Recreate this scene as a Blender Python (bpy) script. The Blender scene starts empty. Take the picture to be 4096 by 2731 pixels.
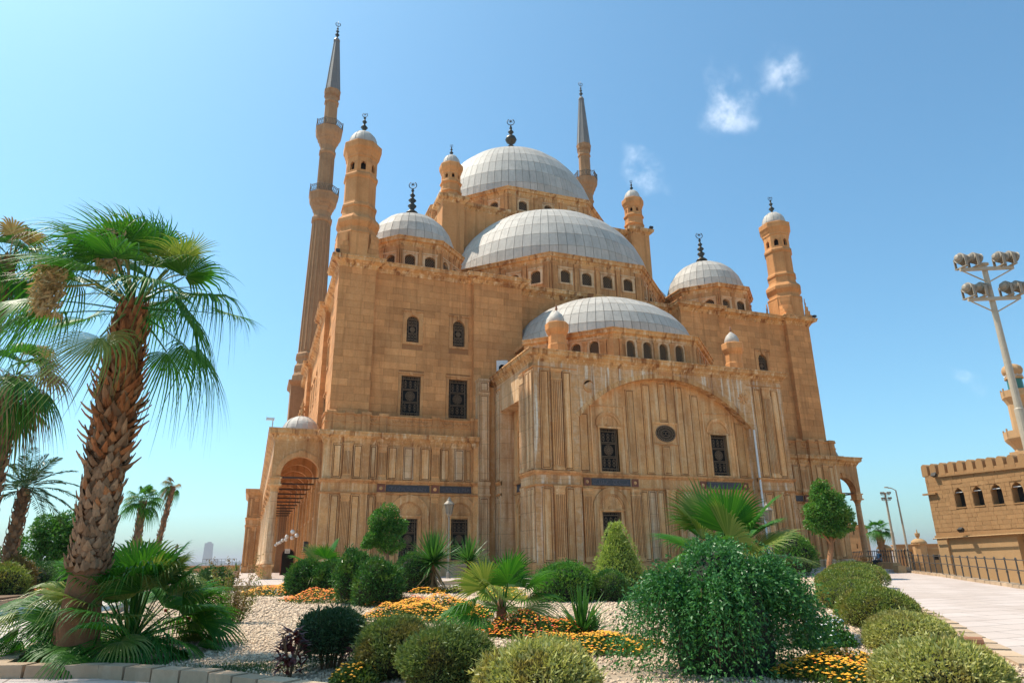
import bpy, bmesh, math, random
import numpy as np
from mathutils import Vector, Matrix, Euler, noise as mnoise
R = math.radians
random.seed(7); RNG = np.random.default_rng(7)
SC = bpy.context.scene; COL = SC.collection

# ------------------------------------------------------------------ camera
CAM = (-27.447, -50.816, 0.254)
cam = bpy.data.cameras.new('camera'); camo = bpy.data.objects.new('camera', cam); COL.objects.link(camo)
cam.sensor_width = 36.0; cam.sensor_fit = 'HORIZONTAL'; cam.lens = 23.809; cam.clip_start = 0.1; cam.clip_end = 60000
yaw, pit, rol = R(20.52), R(18.026), R(-0.719)
fw = Vector((math.sin(yaw)*math.cos(pit), math.cos(yaw)*math.cos(pit), math.sin(pit)))
rt = Vector((math.cos(yaw), -math.sin(yaw), 0)); up = rt.cross(fw)
rt, up = rt*math.cos(rol)+up*math.sin(rol), up*math.cos(rol)-rt*math.sin(rol)
M3 = Matrix((rt, up, -fw)).transposed()
camo.matrix_world = Matrix.Translation(CAM) @ M3.to_4x4()
SC.camera = camo
SC.render.resolution_x = 1024; SC.render.resolution_y = 682

# ------------------------------------------------------------------ light
SUN = Vector((0.43, -0.38, -1.0)).normalized()          # the way the light travels
EL = math.asin(-SUN.z); AZ = math.atan2(-SUN.x, -SUN.y)  # azimuth of the sun from +Y towards +X
world = bpy.data.worlds.new('World'); SC.world = world; world.use_nodes = True
wt = world.node_tree; wt.nodes.clear()
def wn(t, **k):
    n = wt.nodes.new(t)
    for a, b in k.items(): setattr(n, a, b)
    return n
sky = wn('ShaderNodeTexSky', sky_type='NISHITA', sun_disc=False, sun_elevation=EL, sun_rotation=AZ,
         altitude=100.0, air_density=1.0, dust_density=1.5, ozone_density=2.5)
tint = wn('ShaderNodeMix', data_type='RGBA', blend_type='MULTIPLY'); tint.inputs[0].default_value = 1.0
tint.inputs[7].default_value = (0.68, 1.02, 1.02, 1)
wt.links.new(sky.outputs[0], tint.inputs[6])
# thin cloud wisps
tc = wn('ShaderNodeTexCoord')
def cloud_dir(d): return Vector(d).normalized()
nz = wn('ShaderNodeTexNoise'); nz.inputs['Scale'].default_value = 24; nz.inputs['Detail'].default_value = 9; nz.inputs['Roughness'].default_value = 0.62
wt.links.new(tc.outputs['Generated'], nz.inputs['Vector'])
n2 = wn('ShaderNodeTexNoise'); n2.inputs['Scale'].default_value = 11; n2.inputs['Detail'].default_value = 6; wt.links.new(tc.outputs['Generated'], n2.inputs['Vector'])
v1 = wn('ShaderNodeVectorMath', operation='SUBTRACT'); wt.links.new(n2.outputs['Color'], v1.inputs[0]); v1.inputs[1].default_value = (.5, .5, .5)
v2 = wn('ShaderNodeVectorMath', operation='SCALE'); wt.links.new(v1.outputs[0], v2.inputs[0]); v2.inputs['Scale'].default_value = 0.13
v3 = wn('ShaderNodeVectorMath', operation='ADD'); wt.links.new(tc.outputs['Generated'], v3.inputs[0]); wt.links.new(v2.outputs[0], v3.inputs[1])
CLOUDS = [((0.5909, 0.5547, 0.5858), 0.040, 0.36), ((0.5389, 0.6094, 0.5816), 0.044, 0.4), ((0.4695, 0.7124, 0.5216), 0.040, 0.36), ((0.8029, 0.5554, 0.2166), 0.022, 0.4)]
acc = None
for d, w, s in CLOUDS:
    sub = wn('ShaderNodeVectorMath', operation='DISTANCE'); wt.links.new(v3.outputs[0], sub.inputs[0])
    sub.inputs[1].default_value = cloud_dir(d)
    mr = wn('ShaderNodeMapRange', interpolation_type='SMOOTHSTEP'); wt.links.new(sub.outputs['Value'], mr.inputs[0])
    mr.inputs[1].default_value = w; mr.inputs[2].default_value = 0.0; mr.inputs[3].default_value = 0.0; mr.inputs[4].default_value = s
    if acc is None: acc = mr.outputs[0]
    else:
        ad = wn('ShaderNodeMath', operation='MAXIMUM'); wt.links.new(acc, ad.inputs[0]); wt.links.new(mr.outputs[0], ad.inputs[1]); acc = ad.outputs[0]
cr = wn('ShaderNodeMapRange', interpolation_type='SMOOTHSTEP'); wt.links.new(nz.outputs[0], cr.inputs[0])
cr.inputs[1].default_value = 0.34; cr.inputs[2].default_value = 0.74
mm = wn('ShaderNodeMath', operation='MULTIPLY'); wt.links.new(acc, mm.inputs[0]); wt.links.new(cr.outputs[0], mm.inputs[1])
cm = wn('ShaderNodeMix', data_type='RGBA'); wt.links.new(mm.outputs[0], cm.inputs[0]); wt.links.new(tint.outputs[2], cm.inputs[6])
cm.inputs[7].default_value = (9.5, 9.6, 9.8, 1)
bgn = wn('ShaderNodeBackground'); bgn.inputs[1].default_value = 0.122
wt.links.new(cm.outputs[2], bgn.inputs[0])
wo = wn('ShaderNodeOutputWorld'); wt.links.new(bgn.outputs[0], wo.inputs[0])
sl = bpy.data.lights.new('sun', 'SUN'); sl.energy = 3.5; sl.angle = R(0.55); sl.color = (1.0, 0.90, 0.76)
so = bpy.data.objects.new('sun', sl); COL.objects.link(so)
so.rotation_euler = SUN.to_track_quat('-Z', 'Y').to_euler(); so.location = (-60, 40, 120)
SC.view_settings.view_transform = 'Standard'; SC.view_settings.look = 'None'
SC.view_settings.exposure = 0.78; SC.view_settings.gamma = 1.0
SC.render.engine = 'CYCLES'
SC.cycles.max_bounces = 8; SC.cycles.diffuse_bounces = 4; SC.cycles.transparent_max_bounces = 8
SC.cycles.volume_bounces = 0
try: SC.cycles.use_light_tree = False
except Exception: pass

# ------------------------------------------------------------------ object helpers
WM = {}
def worldm(o): return WM.get(o.name, Matrix.Identity(4))
def place(o, parent=None, m=None):
    m = m if m is not None else Matrix.Identity(4)
    COL.objects.link(o); WM[o.name] = m
    if parent is not None:
        o.parent = parent; o.matrix_parent_inverse = worldm(parent).inverted()
    o.matrix_basis = m
    return o
def tag(o, label=None, cat=None, group=None, kind=None):
    if label: o['label'] = label
    if cat: o['category'] = cat
    if group: o['group'] = group
    if kind: o['kind'] = kind
    return o
def empty(name, loc, rz=0, parent=None):
    o = bpy.data.objects.new(name, None); o.empty_display_size = 0.3
    return place(o, parent, Matrix.Translation(loc) @ Matrix.Rotation(rz, 4, 'Z'))
def frame(x, y, z=0, rz=0): return Matrix.Translation((x, y, z)) @ Matrix.Rotation(rz, 4, 'Z')
def inst(name, mesh, parent=None, m=None): return place(bpy.data.objects.new(name, mesh), parent, m)
class MB:
    def __init__(s): s.v = []; s.f = []; s.mi = []; s.cur = 0
    def add(s, vs, fs):
        b = len(s.v); s.v.extend(vs); s.f.extend([tuple(b+i for i in f) for f in fs]); return s
    def box(s, x0, x1, y0, y1, z0, z1):
        return s.add([(x0,y0,z0),(x1,y0,z0),(x1,y1,z0),(x0,y1,z0),(x0,y0,z1),(x1,y0,z1),(x1,y1,z1),(x0,y1,z1)],
                     [(0,3,2,1),(4,5,6,7),(0,1,5,4),(1,2,6,5),(2,3,7,6),(3,0,4,7)])
    def frus(s, x0, x1, y0, y1, z0, z1, i):      # box with the top drawn in by i
        return s.add([(x0,y0,z0),(x1,y0,z0),(x1,y1,z0),(x0,y1,z0),(x0+i,y0+i,z1),(x1-i,y0+i,z1),(x1-i,y1-i,z1),(x0+i,y1-i,z1)],
                     [(0,3,2,1),(4,5,6,7),(0,1,5,4),(1,2,6,5),(2,3,7,6),(3,0,4,7)])
    def prism(s, poly, y0, y1):                  # outline in x,z pushed along y
        n = len(poly)
        vs = [(a, y0, b) for a, b in poly]+[(a, y1, b) for a, b in poly]
        fs = [tuple(range(n)), tuple(range(2*n-1, n-1, -1))]+[(i, n+i, n+(i+1) % n, (i+1) % n) for i in range(n)]
        return s.add(vs, fs)
    def slab(s, poly, z0, z1):                   # outline in x,y pushed along z
        n = len(poly)
        vs = [(a, b, z0) for a, b in poly]+[(a, b, z1) for a, b in poly]
        fs = [tuple(range(n-1, -1, -1)), tuple(range(n, 2*n))]+[(i, (i+1) % n, n+(i+1) % n, n+i) for i in range(n)]
        return s.add(vs, fs)
    def lathe(s, prof, n=16, c=(0, 0), a0=0.0, poly=False, span=None, cap=True):
        k = 1/math.cos(math.pi/n) if poly else 1.0
        full = span is None; m = n if full else n+1
        b = len(s.v)
        for r, z in prof:
            for i in range(m):
                a = a0+(2*math.pi*i/n if full else span*i/n)
                s.v.append((c[0]+r*k*math.cos(a), c[1]+r*k*math.sin(a), z))
        for j in range(len(prof)-1):
            for i in range(n):
                i2 = (i+1) % m
                s.f.append((b+j*m+i, b+j*m+i2, b+(j+1)*m+i2, b+(j+1)*m+i))
        if cap and full:
            s.f.append(tuple(b+i for i in range(m-1, -1, -1))); t = b+(len(prof)-1)*m; s.f.append(tuple(t+i for i in range(m)))
        return s
    def tube(s, pts, rad, n=6, cap=True):
        b = len(s.v); k = len(pts); P = [Vector(p) for p in pts]
        if not hasattr(rad, '__len__'): rad = [rad]*k
        for i in range(k):
            d = (P[min(i+1, k-1)]-P[max(i-1, 0)]).normalized()
            h = Vector((0, 0, 1)) if abs(d.z) < 0.9 else Vector((1, 0, 0))
            u = d.cross(h).normalized(); w = u.cross(d)
            for j in range(n):
                a = 2*math.pi*j/n; s.v.append(tuple(P[i]+(u*math.cos(a)+w*math.sin(a))*rad[i]))
        for i in range(k-1):
            for j in range(n):
                s.f.append((b+i*n+j, b+i*n+(j+1) % n, b+(i+1)*n+(j+1) % n, b+(i+1)*n+j))
        if cap:
            s.f.append(tuple(b+j for j in range(n-1, -1, -1))); s.f.append(tuple(b+(k-1)*n+j for j in range(n)))
        return s
    def ring(s, c, r, t, n=14, m=4, plane='xz', arc=(0, 2*math.pi)):
        full = arc[1]-arc[0] > 6.28
        pts = []
        for i in range(n+1):
            a = arc[0]+(arc[1]-arc[0])*i/n; u, w = r*math.cos(a), r*math.sin(a)
            pts.append((c[0]+u, c[1], c[2]+w) if plane == 'xz' else ((c[0], c[1]+u, c[2]+w) if plane == 'yz' else (c[0]+u, c[1]+w, c[2])))
        return s.tube(pts, t, m, cap=not full)
    def sweep(s, path, prof, closed=False):
        n = len(path); P = [Vector((p[0], p[1])) for p in path]; b = len(s.v); k = len(prof)
        for i in range(n):
            d1 = (P[i]-P[i-1]).normalized() if (i > 0 or closed) else None
            d2 = (P[(i+1) % n]-P[i]).normalized() if (i < n-1 or closed) else None
            d1 = d1 or d2; d2 = d2 or d1
            n1 = Vector((d1.y, -d1.x)); n2 = Vector((d2.y, -d2.x)); m = (n1+n2)/max(0.25, 1+n1.dot(n2))
            for o, z in prof: s.v.append((P[i].x+m.x*o, P[i].y+m.y*o, z))
        for i in range(n if closed else n-1):
            a = b+i*k; c = b+((i+1) % n)*k
            for j in range(k-1): s.f.append((a+j, c+j, c+j+1, a+j+1))
        if not closed:
            s.f.append(tuple(b+j for j in range(k))); s.f.append(tuple(b+(n-1)*k+j for j in range(k-1, -1, -1)))
        return s
    def wall(s, u0, u1, z0, z1, ops=(), depth=0.4, y=0.0, back=False):     # outer face at y, outside is -y
        us = sorted({u0, u1, *[min(max(v, u0), u1) for o in ops for v in o[:2]]}); zs = sorted({z0, z1, *[min(max(v, z0), z1) for o in ops for v in o[2:4]]})
        for i in range(len(us)-1):
            for j in range(len(zs)-1):
                a, b, c, d = us[i], us[i+1], zs[j], zs[j+1]; m = ((a+b)/2, (c+d)/2)
                if any(o[0] < m[0] < o[1] and o[2] < m[1] < o[3] for o in ops): continue
                s.add([(a, y, c), (b, y, c), (b, y, d), (a, y, d)], [(0, 1, 2, 3)])
        for a, b, c, d in ops:
            e = y+depth
            s.add([(a,y,c),(b,y,c),(b,y,d),(a,y,d),(a,e,c),(b,e,c),(b,e,d),(a,e,d)], [(0,4,5,1),(1,5,6,2),(2,6,7,3),(3,7,4,0)]+([(4,7,6,5)] if back else []))
        return s
    def slot(s, i): s.mi += [s.cur]*(len(s.f)-len(s.mi)); s.cur = i; return s
    def mesh(s, name, mat, smooth=False):
        me = bpy.data.meshes.new(name); me.from_pydata([tuple(v) for v in s.v], [], s.f); me.update()
        for m_ in (mat if isinstance(mat, (list, tuple)) else [mat]): me.materials.append(m_)
        if s.mi or s.cur: s.slot(0); me.polygons.foreach_set('material_index', s.mi)
        if smooth: me.polygons.foreach_set('use_smooth', [True]*len(me.polygons))
        return me
    def build(s, name, mat, parent=None, m=None, smooth=False): return inst(name, s.mesh(name, mat, smooth), parent, m)
def npmesh(name, V, F, mat, smooth=False):
    """V (n,3) array, F (m,k) array of k-gons"""
    me = bpy.data.meshes.new(name); V = np.asarray(V, np.float32); F = np.asarray(F, np.int32); k = F.shape[1]
    me.vertices.add(len(V)); me.vertices.foreach_set('co', V.ravel())
    me.loops.add(F.size); me.loops.foreach_set('vertex_index', F.ravel())
    me.polygons.add(len(F)); me.polygons.foreach_set('loop_start', np.arange(0, F.size, k, dtype=np.int32))
    try: me.polygons.foreach_set('loop_total', np.full(len(F), k, np.int32))
    except Exception: pass
    me.update(calc_edges=True)
    if mat: me.materials.append(mat)
    if smooth: me.polygons.foreach_set('use_smooth', np.ones(len(F), bool))
    return me
_cache = {}
def cached(key, fn):
    if key not in _cache: _cache[key] = fn()
    return _cache[key]
def arc_pts(cx, cz, r, a0, a1, n): return [(cx+r*math.cos(a0+(a1-a0)*i/n), cz+r*math.sin(a0+(a1-a0)*i/n)) for i in range(n+1)]

# ------------------------------------------------------------------ materials
def newmat(name):
    m = bpy.data.materials.new(name); m.use_nodes = True; t = m.node_tree; t.nodes.clear()
    o = t.nodes.new('ShaderNodeOutputMaterial'); p = t.nodes.new('ShaderNodeBsdfPrincipled'); t.links.new(p.outputs[0], o.inputs[0])
    return m, t, p, o
class NT:
    def __init__(s, t): s.t = t
    def n(s, ty, **k):
        n = s.t.nodes.new(ty)
        for a, b in k.items(): setattr(n, a, b)
        return n
    def l(s, a, b): s.t.links.new(a, b)
    def noise(s, vec, scale, detail=5, rough=0.55, dist=0.0):
        n = s.n('ShaderNodeTexNoise'); n.inputs['Scale'].default_value = scale; n.inputs['Detail'].default_value = detail
        n.inputs['Roughness'].default_value = rough; n.inputs['Distortion'].default_value = dist; s.l(vec, n.inputs['Vector']); return n.outputs[0]
    def map(s, vec, sc=(1, 1, 1)):
        n = s.n('ShaderNodeMapping'); n.inputs['Scale'].default_value = sc; s.l(vec, n.inputs['Vector']); return n.outputs[0]
    def rng(s, v, a, b, c=0.0, d=1.0):
        n = s.n('ShaderNodeMapRange'); s.l(v, n.inputs[0]); n.inputs[1].default_value = a; n.inputs[2].default_value = b
        n.inputs[3].default_value = c; n.inputs[4].default_value = d; return n.outputs[0]
    def mix(s, f, a, b, mode='MIX'):
        n = s.n('ShaderNodeMix', data_type='RGBA', blend_type=mode)
        for i, v in ((0, f), (6, a), (7, b)):
            if isinstance(v, (int, float)): n.inputs[i].default_value = v
            elif isinstance(v, (tuple, list)): n.inputs[i].default_value = (*v[:3], 1)
            else: s.l(v, n.inputs[i])
        return n.outputs[2]
    def math(s, op, a, b=0.0):
        n = s.n('ShaderNodeMath', operation=op)
        for i, v in ((0, a), (1, b)):
            if isinstance(v, (int, float)): n.inputs[i].default_value = v
            else: s.l(v, n.inputs[i])
        return n.outputs[0]
    def rand(s):
        a = s.n('ShaderNodeObjectInfo').outputs['Random']; b = s.n('ShaderNodeNewGeometry').outputs['Random Per Island']
        return s.math('FRACT', s.math('ADD', s.math('MULTIPLY', a, 7.31), s.math('MULTIPLY', b, 3.77)))
    def bump(s, h, strength, dist, to):
        n = s.n('ShaderNodeBump'); n.inputs['Strength'].default_value = strength; n.inputs['Distance'].default_value = dist
        s.l(h, n.inputs['Height']); s.l(n.outputs[0], to)
def stone(name, base, dark=None, light=None, var=0.18, streak=0.5, grain=9.0, bumpd=0.02, rough=0.86, patch=0.45, lightamt=0.35, joints=None):
    m, t, p, o = newmat(name); k = NT(t)
    pos = k.n('ShaderNodeNewGeometry').outputs['Position']
    dark = dark or tuple(c*0.5 for c in base); light = light or tuple(min(0.8, c*1.35) for c in base)
    big = k.noise(pos, 0.45, 4, 0.6); st = k.noise(k.map(pos, (1.9, 1.9, 0.11)), 1.0, 6, 0.62, 0.3); gr = k.noise(pos, grain, 6, 0.65)
    st2 = k.noise(k.map(pos, (3.1, 3.1, 0.16)), 1.3, 5, 0.6, 0.2); md = k.noise(pos, 2.3, 6, 0.65, 0.5)
    c = k.mix(k.rng(big, 0.40, 0.68, 0, patch), base, dark)
    c = k.mix(k.rng(md, 0.45, 0.75, 0, 0.4), c, light)
    c = k.mix(k.rng(st2, 0.53, 0.68, 0, lightamt), c, light)
    c = k.mix(k.rng(st, 0.52, 0.64, 0, streak), c, dark)
    c = k.mix(k.rng(gr, 0.4, 0.75, 0, 0.35), c, dark)
    v = k.rng(k.rand(), 0, 1, 1-var, 1+var)
    c = k.mix(1.0, c, _grey(k, v), 'MULTIPLY')
    if joints:
        br = k.n('ShaderNodeTexBrick'); br.inputs['Scale'].default_value = 1.0; br.inputs['Mortar Size'].default_value = joints[2]; br.inputs['Brick Width'].default_value = joints[0]; br.inputs['Row Height'].default_value = joints[1]
        br.inputs['Color1'].default_value = (1, 1, 1, 1); br.inputs['Color2'].default_value = (0.86, 0.84, 0.81, 1); br.inputs['Mortar'].default_value = (0.35, 0.33, 0.3, 1)
        sx = k.n('ShaderNodeSeparateXYZ'); k.l(pos, sx.inputs[0]); cx = k.n('ShaderNodeCombineXYZ'); k.l(k.math('ADD', sx.outputs[0], sx.outputs[1]), cx.inputs[0]); k.l(sx.outputs[2], cx.inputs[1])
        if joints[3] == 'flat': k.l(pos, br.inputs['Vector'])
        else: k.l(cx.outputs[0], br.inputs['Vector'])
        c = k.mix(joints[4], c, br.outputs[0], 'MULTIPLY')
    k.l(c, p.inputs['Base Color']); p.inputs['Roughness'].default_value = rough; p.inputs['Specular IOR Level'].default_value = 0.25
    k.bump(k.math('ADD', k.math('MULTIPLY', gr, 0.5), md), 0.6, bumpd, p.inputs['Normal'])
    return m
def _grey(k, v):
    n = k.n('ShaderNodeCombineColor'); [k.l(v, n.inputs[i]) for i in range(3)]; return n.outputs[0]
def plain(name, col, rough=0.5, metal=0.0, var=0.0, bumps=0.0, bsc=20, spec=0.5):
    m, t, p, o = newmat(name); k = NT(t)
    pos = k.n('ShaderNodeNewGeometry').outputs['Position']; ns = k.noise(pos, bsc*0.3, 5, 0.6)
    c = k.mix(k.rng(ns, 0.3, 0.75, 0, 0.5), col, tuple(x*0.62 for x in col))
    if var: c = k.mix(1.0, c, _grey(k, k.rng(k.rand(), 0, 1, 1-var, 1+var)), 'MULTIPLY')
    k.l(c, p.inputs['Base Color']); p.inputs['Roughness'].default_value = rough; p.inputs['Metallic'].default_value = metal; p.inputs['Specular IOR Level'].default_value = spec
    if bumps: k.bump(k.noise(pos, bsc, 4, 0.6), 0.5, bumps, p.inputs['Normal'])
    return m
def leafmat(name, c1, c2, trans=0.35, rough=0.45, spec=0.35, third=None):
    m, t, p, o = newmat(name); k = NT(t)
    r = k.rand(); c = k.mix(r, c1, c2)
    pos = k.n('ShaderNodeNewGeometry').outputs['Position']
    if third: c = k.mix(k.rng(k.noise(pos, 2.2, 3), 0.5, 0.66, 0, 0.85), c, third)
    k.l(c, p.inputs['Base Color']); p.inputs['Roughness'].default_value = rough; p.inputs['Specular IOR Level'].default_value = spec
    tr = k.n('ShaderNodeBsdfTranslucent'); k.l(k.mix(1.0, c, (1.0, 1.05, 0.55), 'MULTIPLY'), tr.inputs[0])
    ms = k.n('ShaderNodeMixShader'); ms.inputs[0].default_value = trans; k.l(p.outputs[0], ms.inputs[1]); k.l(tr.outputs[0], ms.inputs[2])
    k.l(ms.outputs[0], o.inputs[0]); return m
OCH = (0.46, 0.27, 0.135)
M = dict(
    wall=stone('ashlar_limestone', (0.71, 0.325, 0.12), (0.42, 0.175, 0.06), (0.76, 0.41, 0.18), var=0.14, streak=0.5, patch=0.55, lightamt=0.3),
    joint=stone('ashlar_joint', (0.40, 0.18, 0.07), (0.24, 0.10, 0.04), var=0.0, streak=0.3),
    trim=stone('carved_limestone', (0.69, 0.335, 0.13), (0.28, 0.115, 0.042), (0.78, 0.48, 0.235), var=0.08, streak=0.65, patch=0.5),
    cornice=stone('weathered_cornice', (0.74, 0.40, 0.155), (0.25, 0.09, 0.03), (0.84, 0.64, 0.40), var=0.05, streak=0.9, lightamt=0.9, patch=0.55),
    marble=stone('alabaster', (0.78, 0.405, 0.155), (0.33, 0.125, 0.04), (0.84, 0.62, 0.36), var=0.16, streak=0.5, lightamt=0.8, rough=0.6, bumpd=0.012, patch=0.45),
    marble2=stone('alabaster_streaked', (0.74, 0.40, 0.165), (0.28, 0.11, 0.038), (0.85, 0.76, 0.60), var=0.04, streak=0.7, lightamt=1.0, rough=0.6, bumpd=0.012, patch=0.4, joints=(1.3, 0.9, 0.014, 'w', 0.5)),
    marblew=stone('pale_alabaster', (0.78, 0.50, 0.27), (0.36, 0.155, 0.055), (0.84, 0.70, 0.50), var=0.08, streak=0.7, lightamt=0.6, rough=0.6, bumpd=0.012, patch=0.45, joints=(4.0, 1.1, 0.016, 'w', 0.6)),
    grime_shade=stone('grimy_joint_shade', (0.22, 0.09, 0.035), (0.12, 0.045, 0.02), (0.32, 0.15, 0.06), var=0.0, streak=0.3),  # grime plus crevice shade put into the colour, so the relief reads stronger
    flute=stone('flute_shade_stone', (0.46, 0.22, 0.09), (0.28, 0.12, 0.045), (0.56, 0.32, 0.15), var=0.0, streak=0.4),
    redm=stone('red_marble', (0.26, 0.10, 0.06), (0.13, 0.04, 0.025), var=0.06, streak=0.3, rough=0.5),
    bluep=plain('inscription_blue', (0.055, 0.052, 0.062), 0.5, var=0.1),
    railst=plain('balcony_bronze', (0.16, 0.11, 0.07), 0.7),
    bluel=plain('inscription_relief', (0.15, 0.14, 0.155), 0.5),
    lead=stone('lead_sheet', (0.53, 0.475, 0.41), (0.36, 0.32, 0.275), (0.60, 0.55, 0.49), var=0.07, streak=0.45, grain=5, bumpd=0.06, rough=0.6, patch=0.45, lightamt=0.3),
    seam=plain('lead_seam', (0.25, 0.225, 0.195), 0.7),
    spire=plain('spire_lead', (0.20, 0.18, 0.165), 0.55, bumps=0.03, bsc=3),
    mstone=stone('minaret_stone', (0.40, 0.225, 0.115), (0.26, 0.135, 0.065), var=0.04, streak=0.5),
    bronze=plain('bronze', (0.075, 0.065, 0.05), 0.45, 0.6),
    iron=plain('wrought_iron', (0.085, 0.075, 0.065), 0.6, 0.3),
    grille=plain('window_grille_bronze', (0.22, 0.15, 0.095), 0.7, 0.0, spec=0.2),
    pane=plain('dark_pane', (0.010, 0.009, 0.008), 0.55, spec=0.2),
    void=plain('dark_interior', (0.02, 0.016, 0.012), 0.9),
    wood=plain('dark_wood', (0.06, 0.028, 0.015), 0.6),
    globe=plain('white_glass', (0.8, 0.79, 0.75), 0.3),
    white=plain('white_paint', (0.78, 0.78, 0.76), 0.5),
    mast=plain('mast_paint', (0.46, 0.38, 0.28), 0.45),
    lampcase=plain('floodlight_case', (0.30, 0.25, 0.19), 0.5),
    fort=stone('fort_stone', (0.398, 0.225, 0.1), (0.263, 0.141, 0.06), (0.477, 0.289, 0.14), var=0.09, streak=0.2, patch=0.3, lightamt=0.2),
    fortr=stone('fort_render', (0.476, 0.299, 0.147), (0.374, 0.224, 0.104), (0.527, 0.344, 0.179), var=0.03, streak=0.25, patch=0.3, lightamt=0.2),
    pave=stone('pale_paving', (0.57, 0.475, 0.425), (0.43, 0.345, 0.30), (0.61, 0.525, 0.475), var=0.03, streak=0.0, patch=0.5, lightamt=0.1, grain=14, bumpd=0.008, joints=(1.6, 0.8, 0.02, 'flat', 0.8)),
    slab=stone('path_slab', (0.60, 0.52, 0.44), (0.45, 0.38, 0.31), (0.68, 0.61, 0.53), var=0.10, streak=0.0, patch=0.3, grain=14, bumpd=0.01),
    slabj=plain('path_joint', (0.30, 0.24, 0.19), 0.9),
    kerb=stone('kerb_stone', (0.48, 0.345, 0.225), (0.32, 0.21, 0.13), (0.56, 0.43, 0.31), var=0.14, streak=0.1, grain=16, bumpd=0.015),
    bed=stone('gravel_ground', (0.44, 0.33, 0.235), (0.24, 0.17, 0.11), (0.58, 0.47, 0.36), var=0.0, streak=0.0, grain=26, bumpd=0.03),
    gravel=stone('gravel_pebble', (0.64, 0.475, 0.33), (0.36, 0.24, 0.15), (0.76, 0.62, 0.47), var=0.32, streak=0.0, grain=30, bumpd=0.004),
    soil=stone('soil', (0.20, 0.13, 0.08), var=0.0, streak=0.0, grain=20),
    plain_=stone('city_plain', (0.36, 0.30, 0.24), var=0.0, streak=0.0, grain=0.02),
    far=stone('far_masonry', (0.49, 0.292, 0.141), (0.367, 0.206, 0.096), var=0.08, streak=0.2, patch=0.3),
    city=plain('far_concrete', (0.30, 0.29, 0.28), 0.8),
    bark=stone('palm_trunk_fibre', (0.25, 0.11, 0.05), (0.10, 0.042, 0.02), (0.37, 0.19, 0.1), var=0.0, streak=0.6, grain=26, bumpd=0.03),
    boot=stone('palm_leaf_base', (0.25, 0.135, 0.07), (0.12, 0.055, 0.025), (0.40, 0.27, 0.16), var=0.45, streak=0.1, grain=22, bumpd=0.01, lightamt=0.5),
    trunk=stone('tree_bark', (0.22, 0.13, 0.075), (0.11, 0.065, 0.035), var=0.1, streak=0.5, grain=24, bumpd=0.01),
    trunkr=stone('reddish_bark', (0.36, 0.17, 0.08), (0.2, 0.09, 0.04), var=0.0, streak=0.5, grain=24, bumpd=0.01),
    stem=plain('dry_stem', (0.20, 0.12, 0.05), 0.8, var=0.3),
    tyre=plain('black_plastic', (0.03, 0.03, 0.03), 0.5),
    terra=plain('terracotta', (0.36, 0.16, 0.08), 0.7),
    greent=plain('green_glaze', (0.03, 0.16, 0.12), 0.35),
)

# ------------------------------------------------------------------ ground
GY = [-70, -50, -42, -30, -21, -14.02, -14.0, 200]; GZ = [-1.42, -1.38, -1.28, -1.0, -0.85, -0.83, -0.65, -0.60]
def gz(x, y): return float(np.interp(y, GY, GZ)) + 0.22*float(np.clip((x-2)/24, 0, 1))*float(np.clip((y+34)/20, 0, 1))
def xr(y): return 3.3+(y+29.7)*0.784          # the railing line bounds the plateau
rows = [-75, -62, -50, -46, -42, -38, -34, -30, -26, -23.5, -21, -18, -14.02, -14.0, -8, -2, 6, 20, 40, 62]
mb = MB(); nx = 16
for y in rows:
    for i in range(nx+1):
        x = -80+(xr(y)+80)*(i/nx)**0.8; mb.v.append((x, y, gz(x, y)))
W1 = nx+1
for j in range(len(rows)-1):
    for i in range(nx): mb.f.append((j*W1+i, j*W1+i+1, (j+1)*W1+i+1, (j+1)*W1+i))
edge = [j*W1 for j in range(len(rows))]; edge += [(len(rows)-1)*W1+i for i in range(1, W1)]; edge += [j*W1+nx for j in range(len(rows)-2, -1, -1)]; edge += [i for i in range(nx-1, 0, -1)]
b = len(mb.v); mb.v += [(mb.v[e][0], mb.v[e][1], -64.0) for e in edge]
for i in range(len(edge)):
    j = (i+1) % len(edge); mb.f.append((edge[i], edge[j], b+j, b+i))
plateau = tag(mb.build('pavement', M['pave']), kind='structure')
tag(MB().add([(-30000,-30000,-62),(30000,-30000,-62),(30000,30000,-62),(-30000,30000,-62)], [(0,1,2,3)]).build('ground', M['plain_']), kind='structure')
# lower ground beyond the railing
tag(MB().add([(-30,-75,-3.6),(140,-75,-3.6),(140,140,-2.0),(0,140,-2.0)], [(0,1,2,3)]).add([(-30,-75,-64),(140,-75,-64),(140,140,-64),(0,140,-64),(-30,-75,-3.6),(140,-75,-3.6),(140,140,-2.0),(0,140,-2.0)],
    [(0,1,5,4),(1,2,6,5),(2,3,7,6)]).build('lower_terrain', M['fortr']), kind='structure')
# step up to the mosque terrace
tag(MB().box(-80, 6, -14.35, -13.9, -1.4, -0.646).build('terrace_step', M['kerb']), kind='structure')
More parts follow.
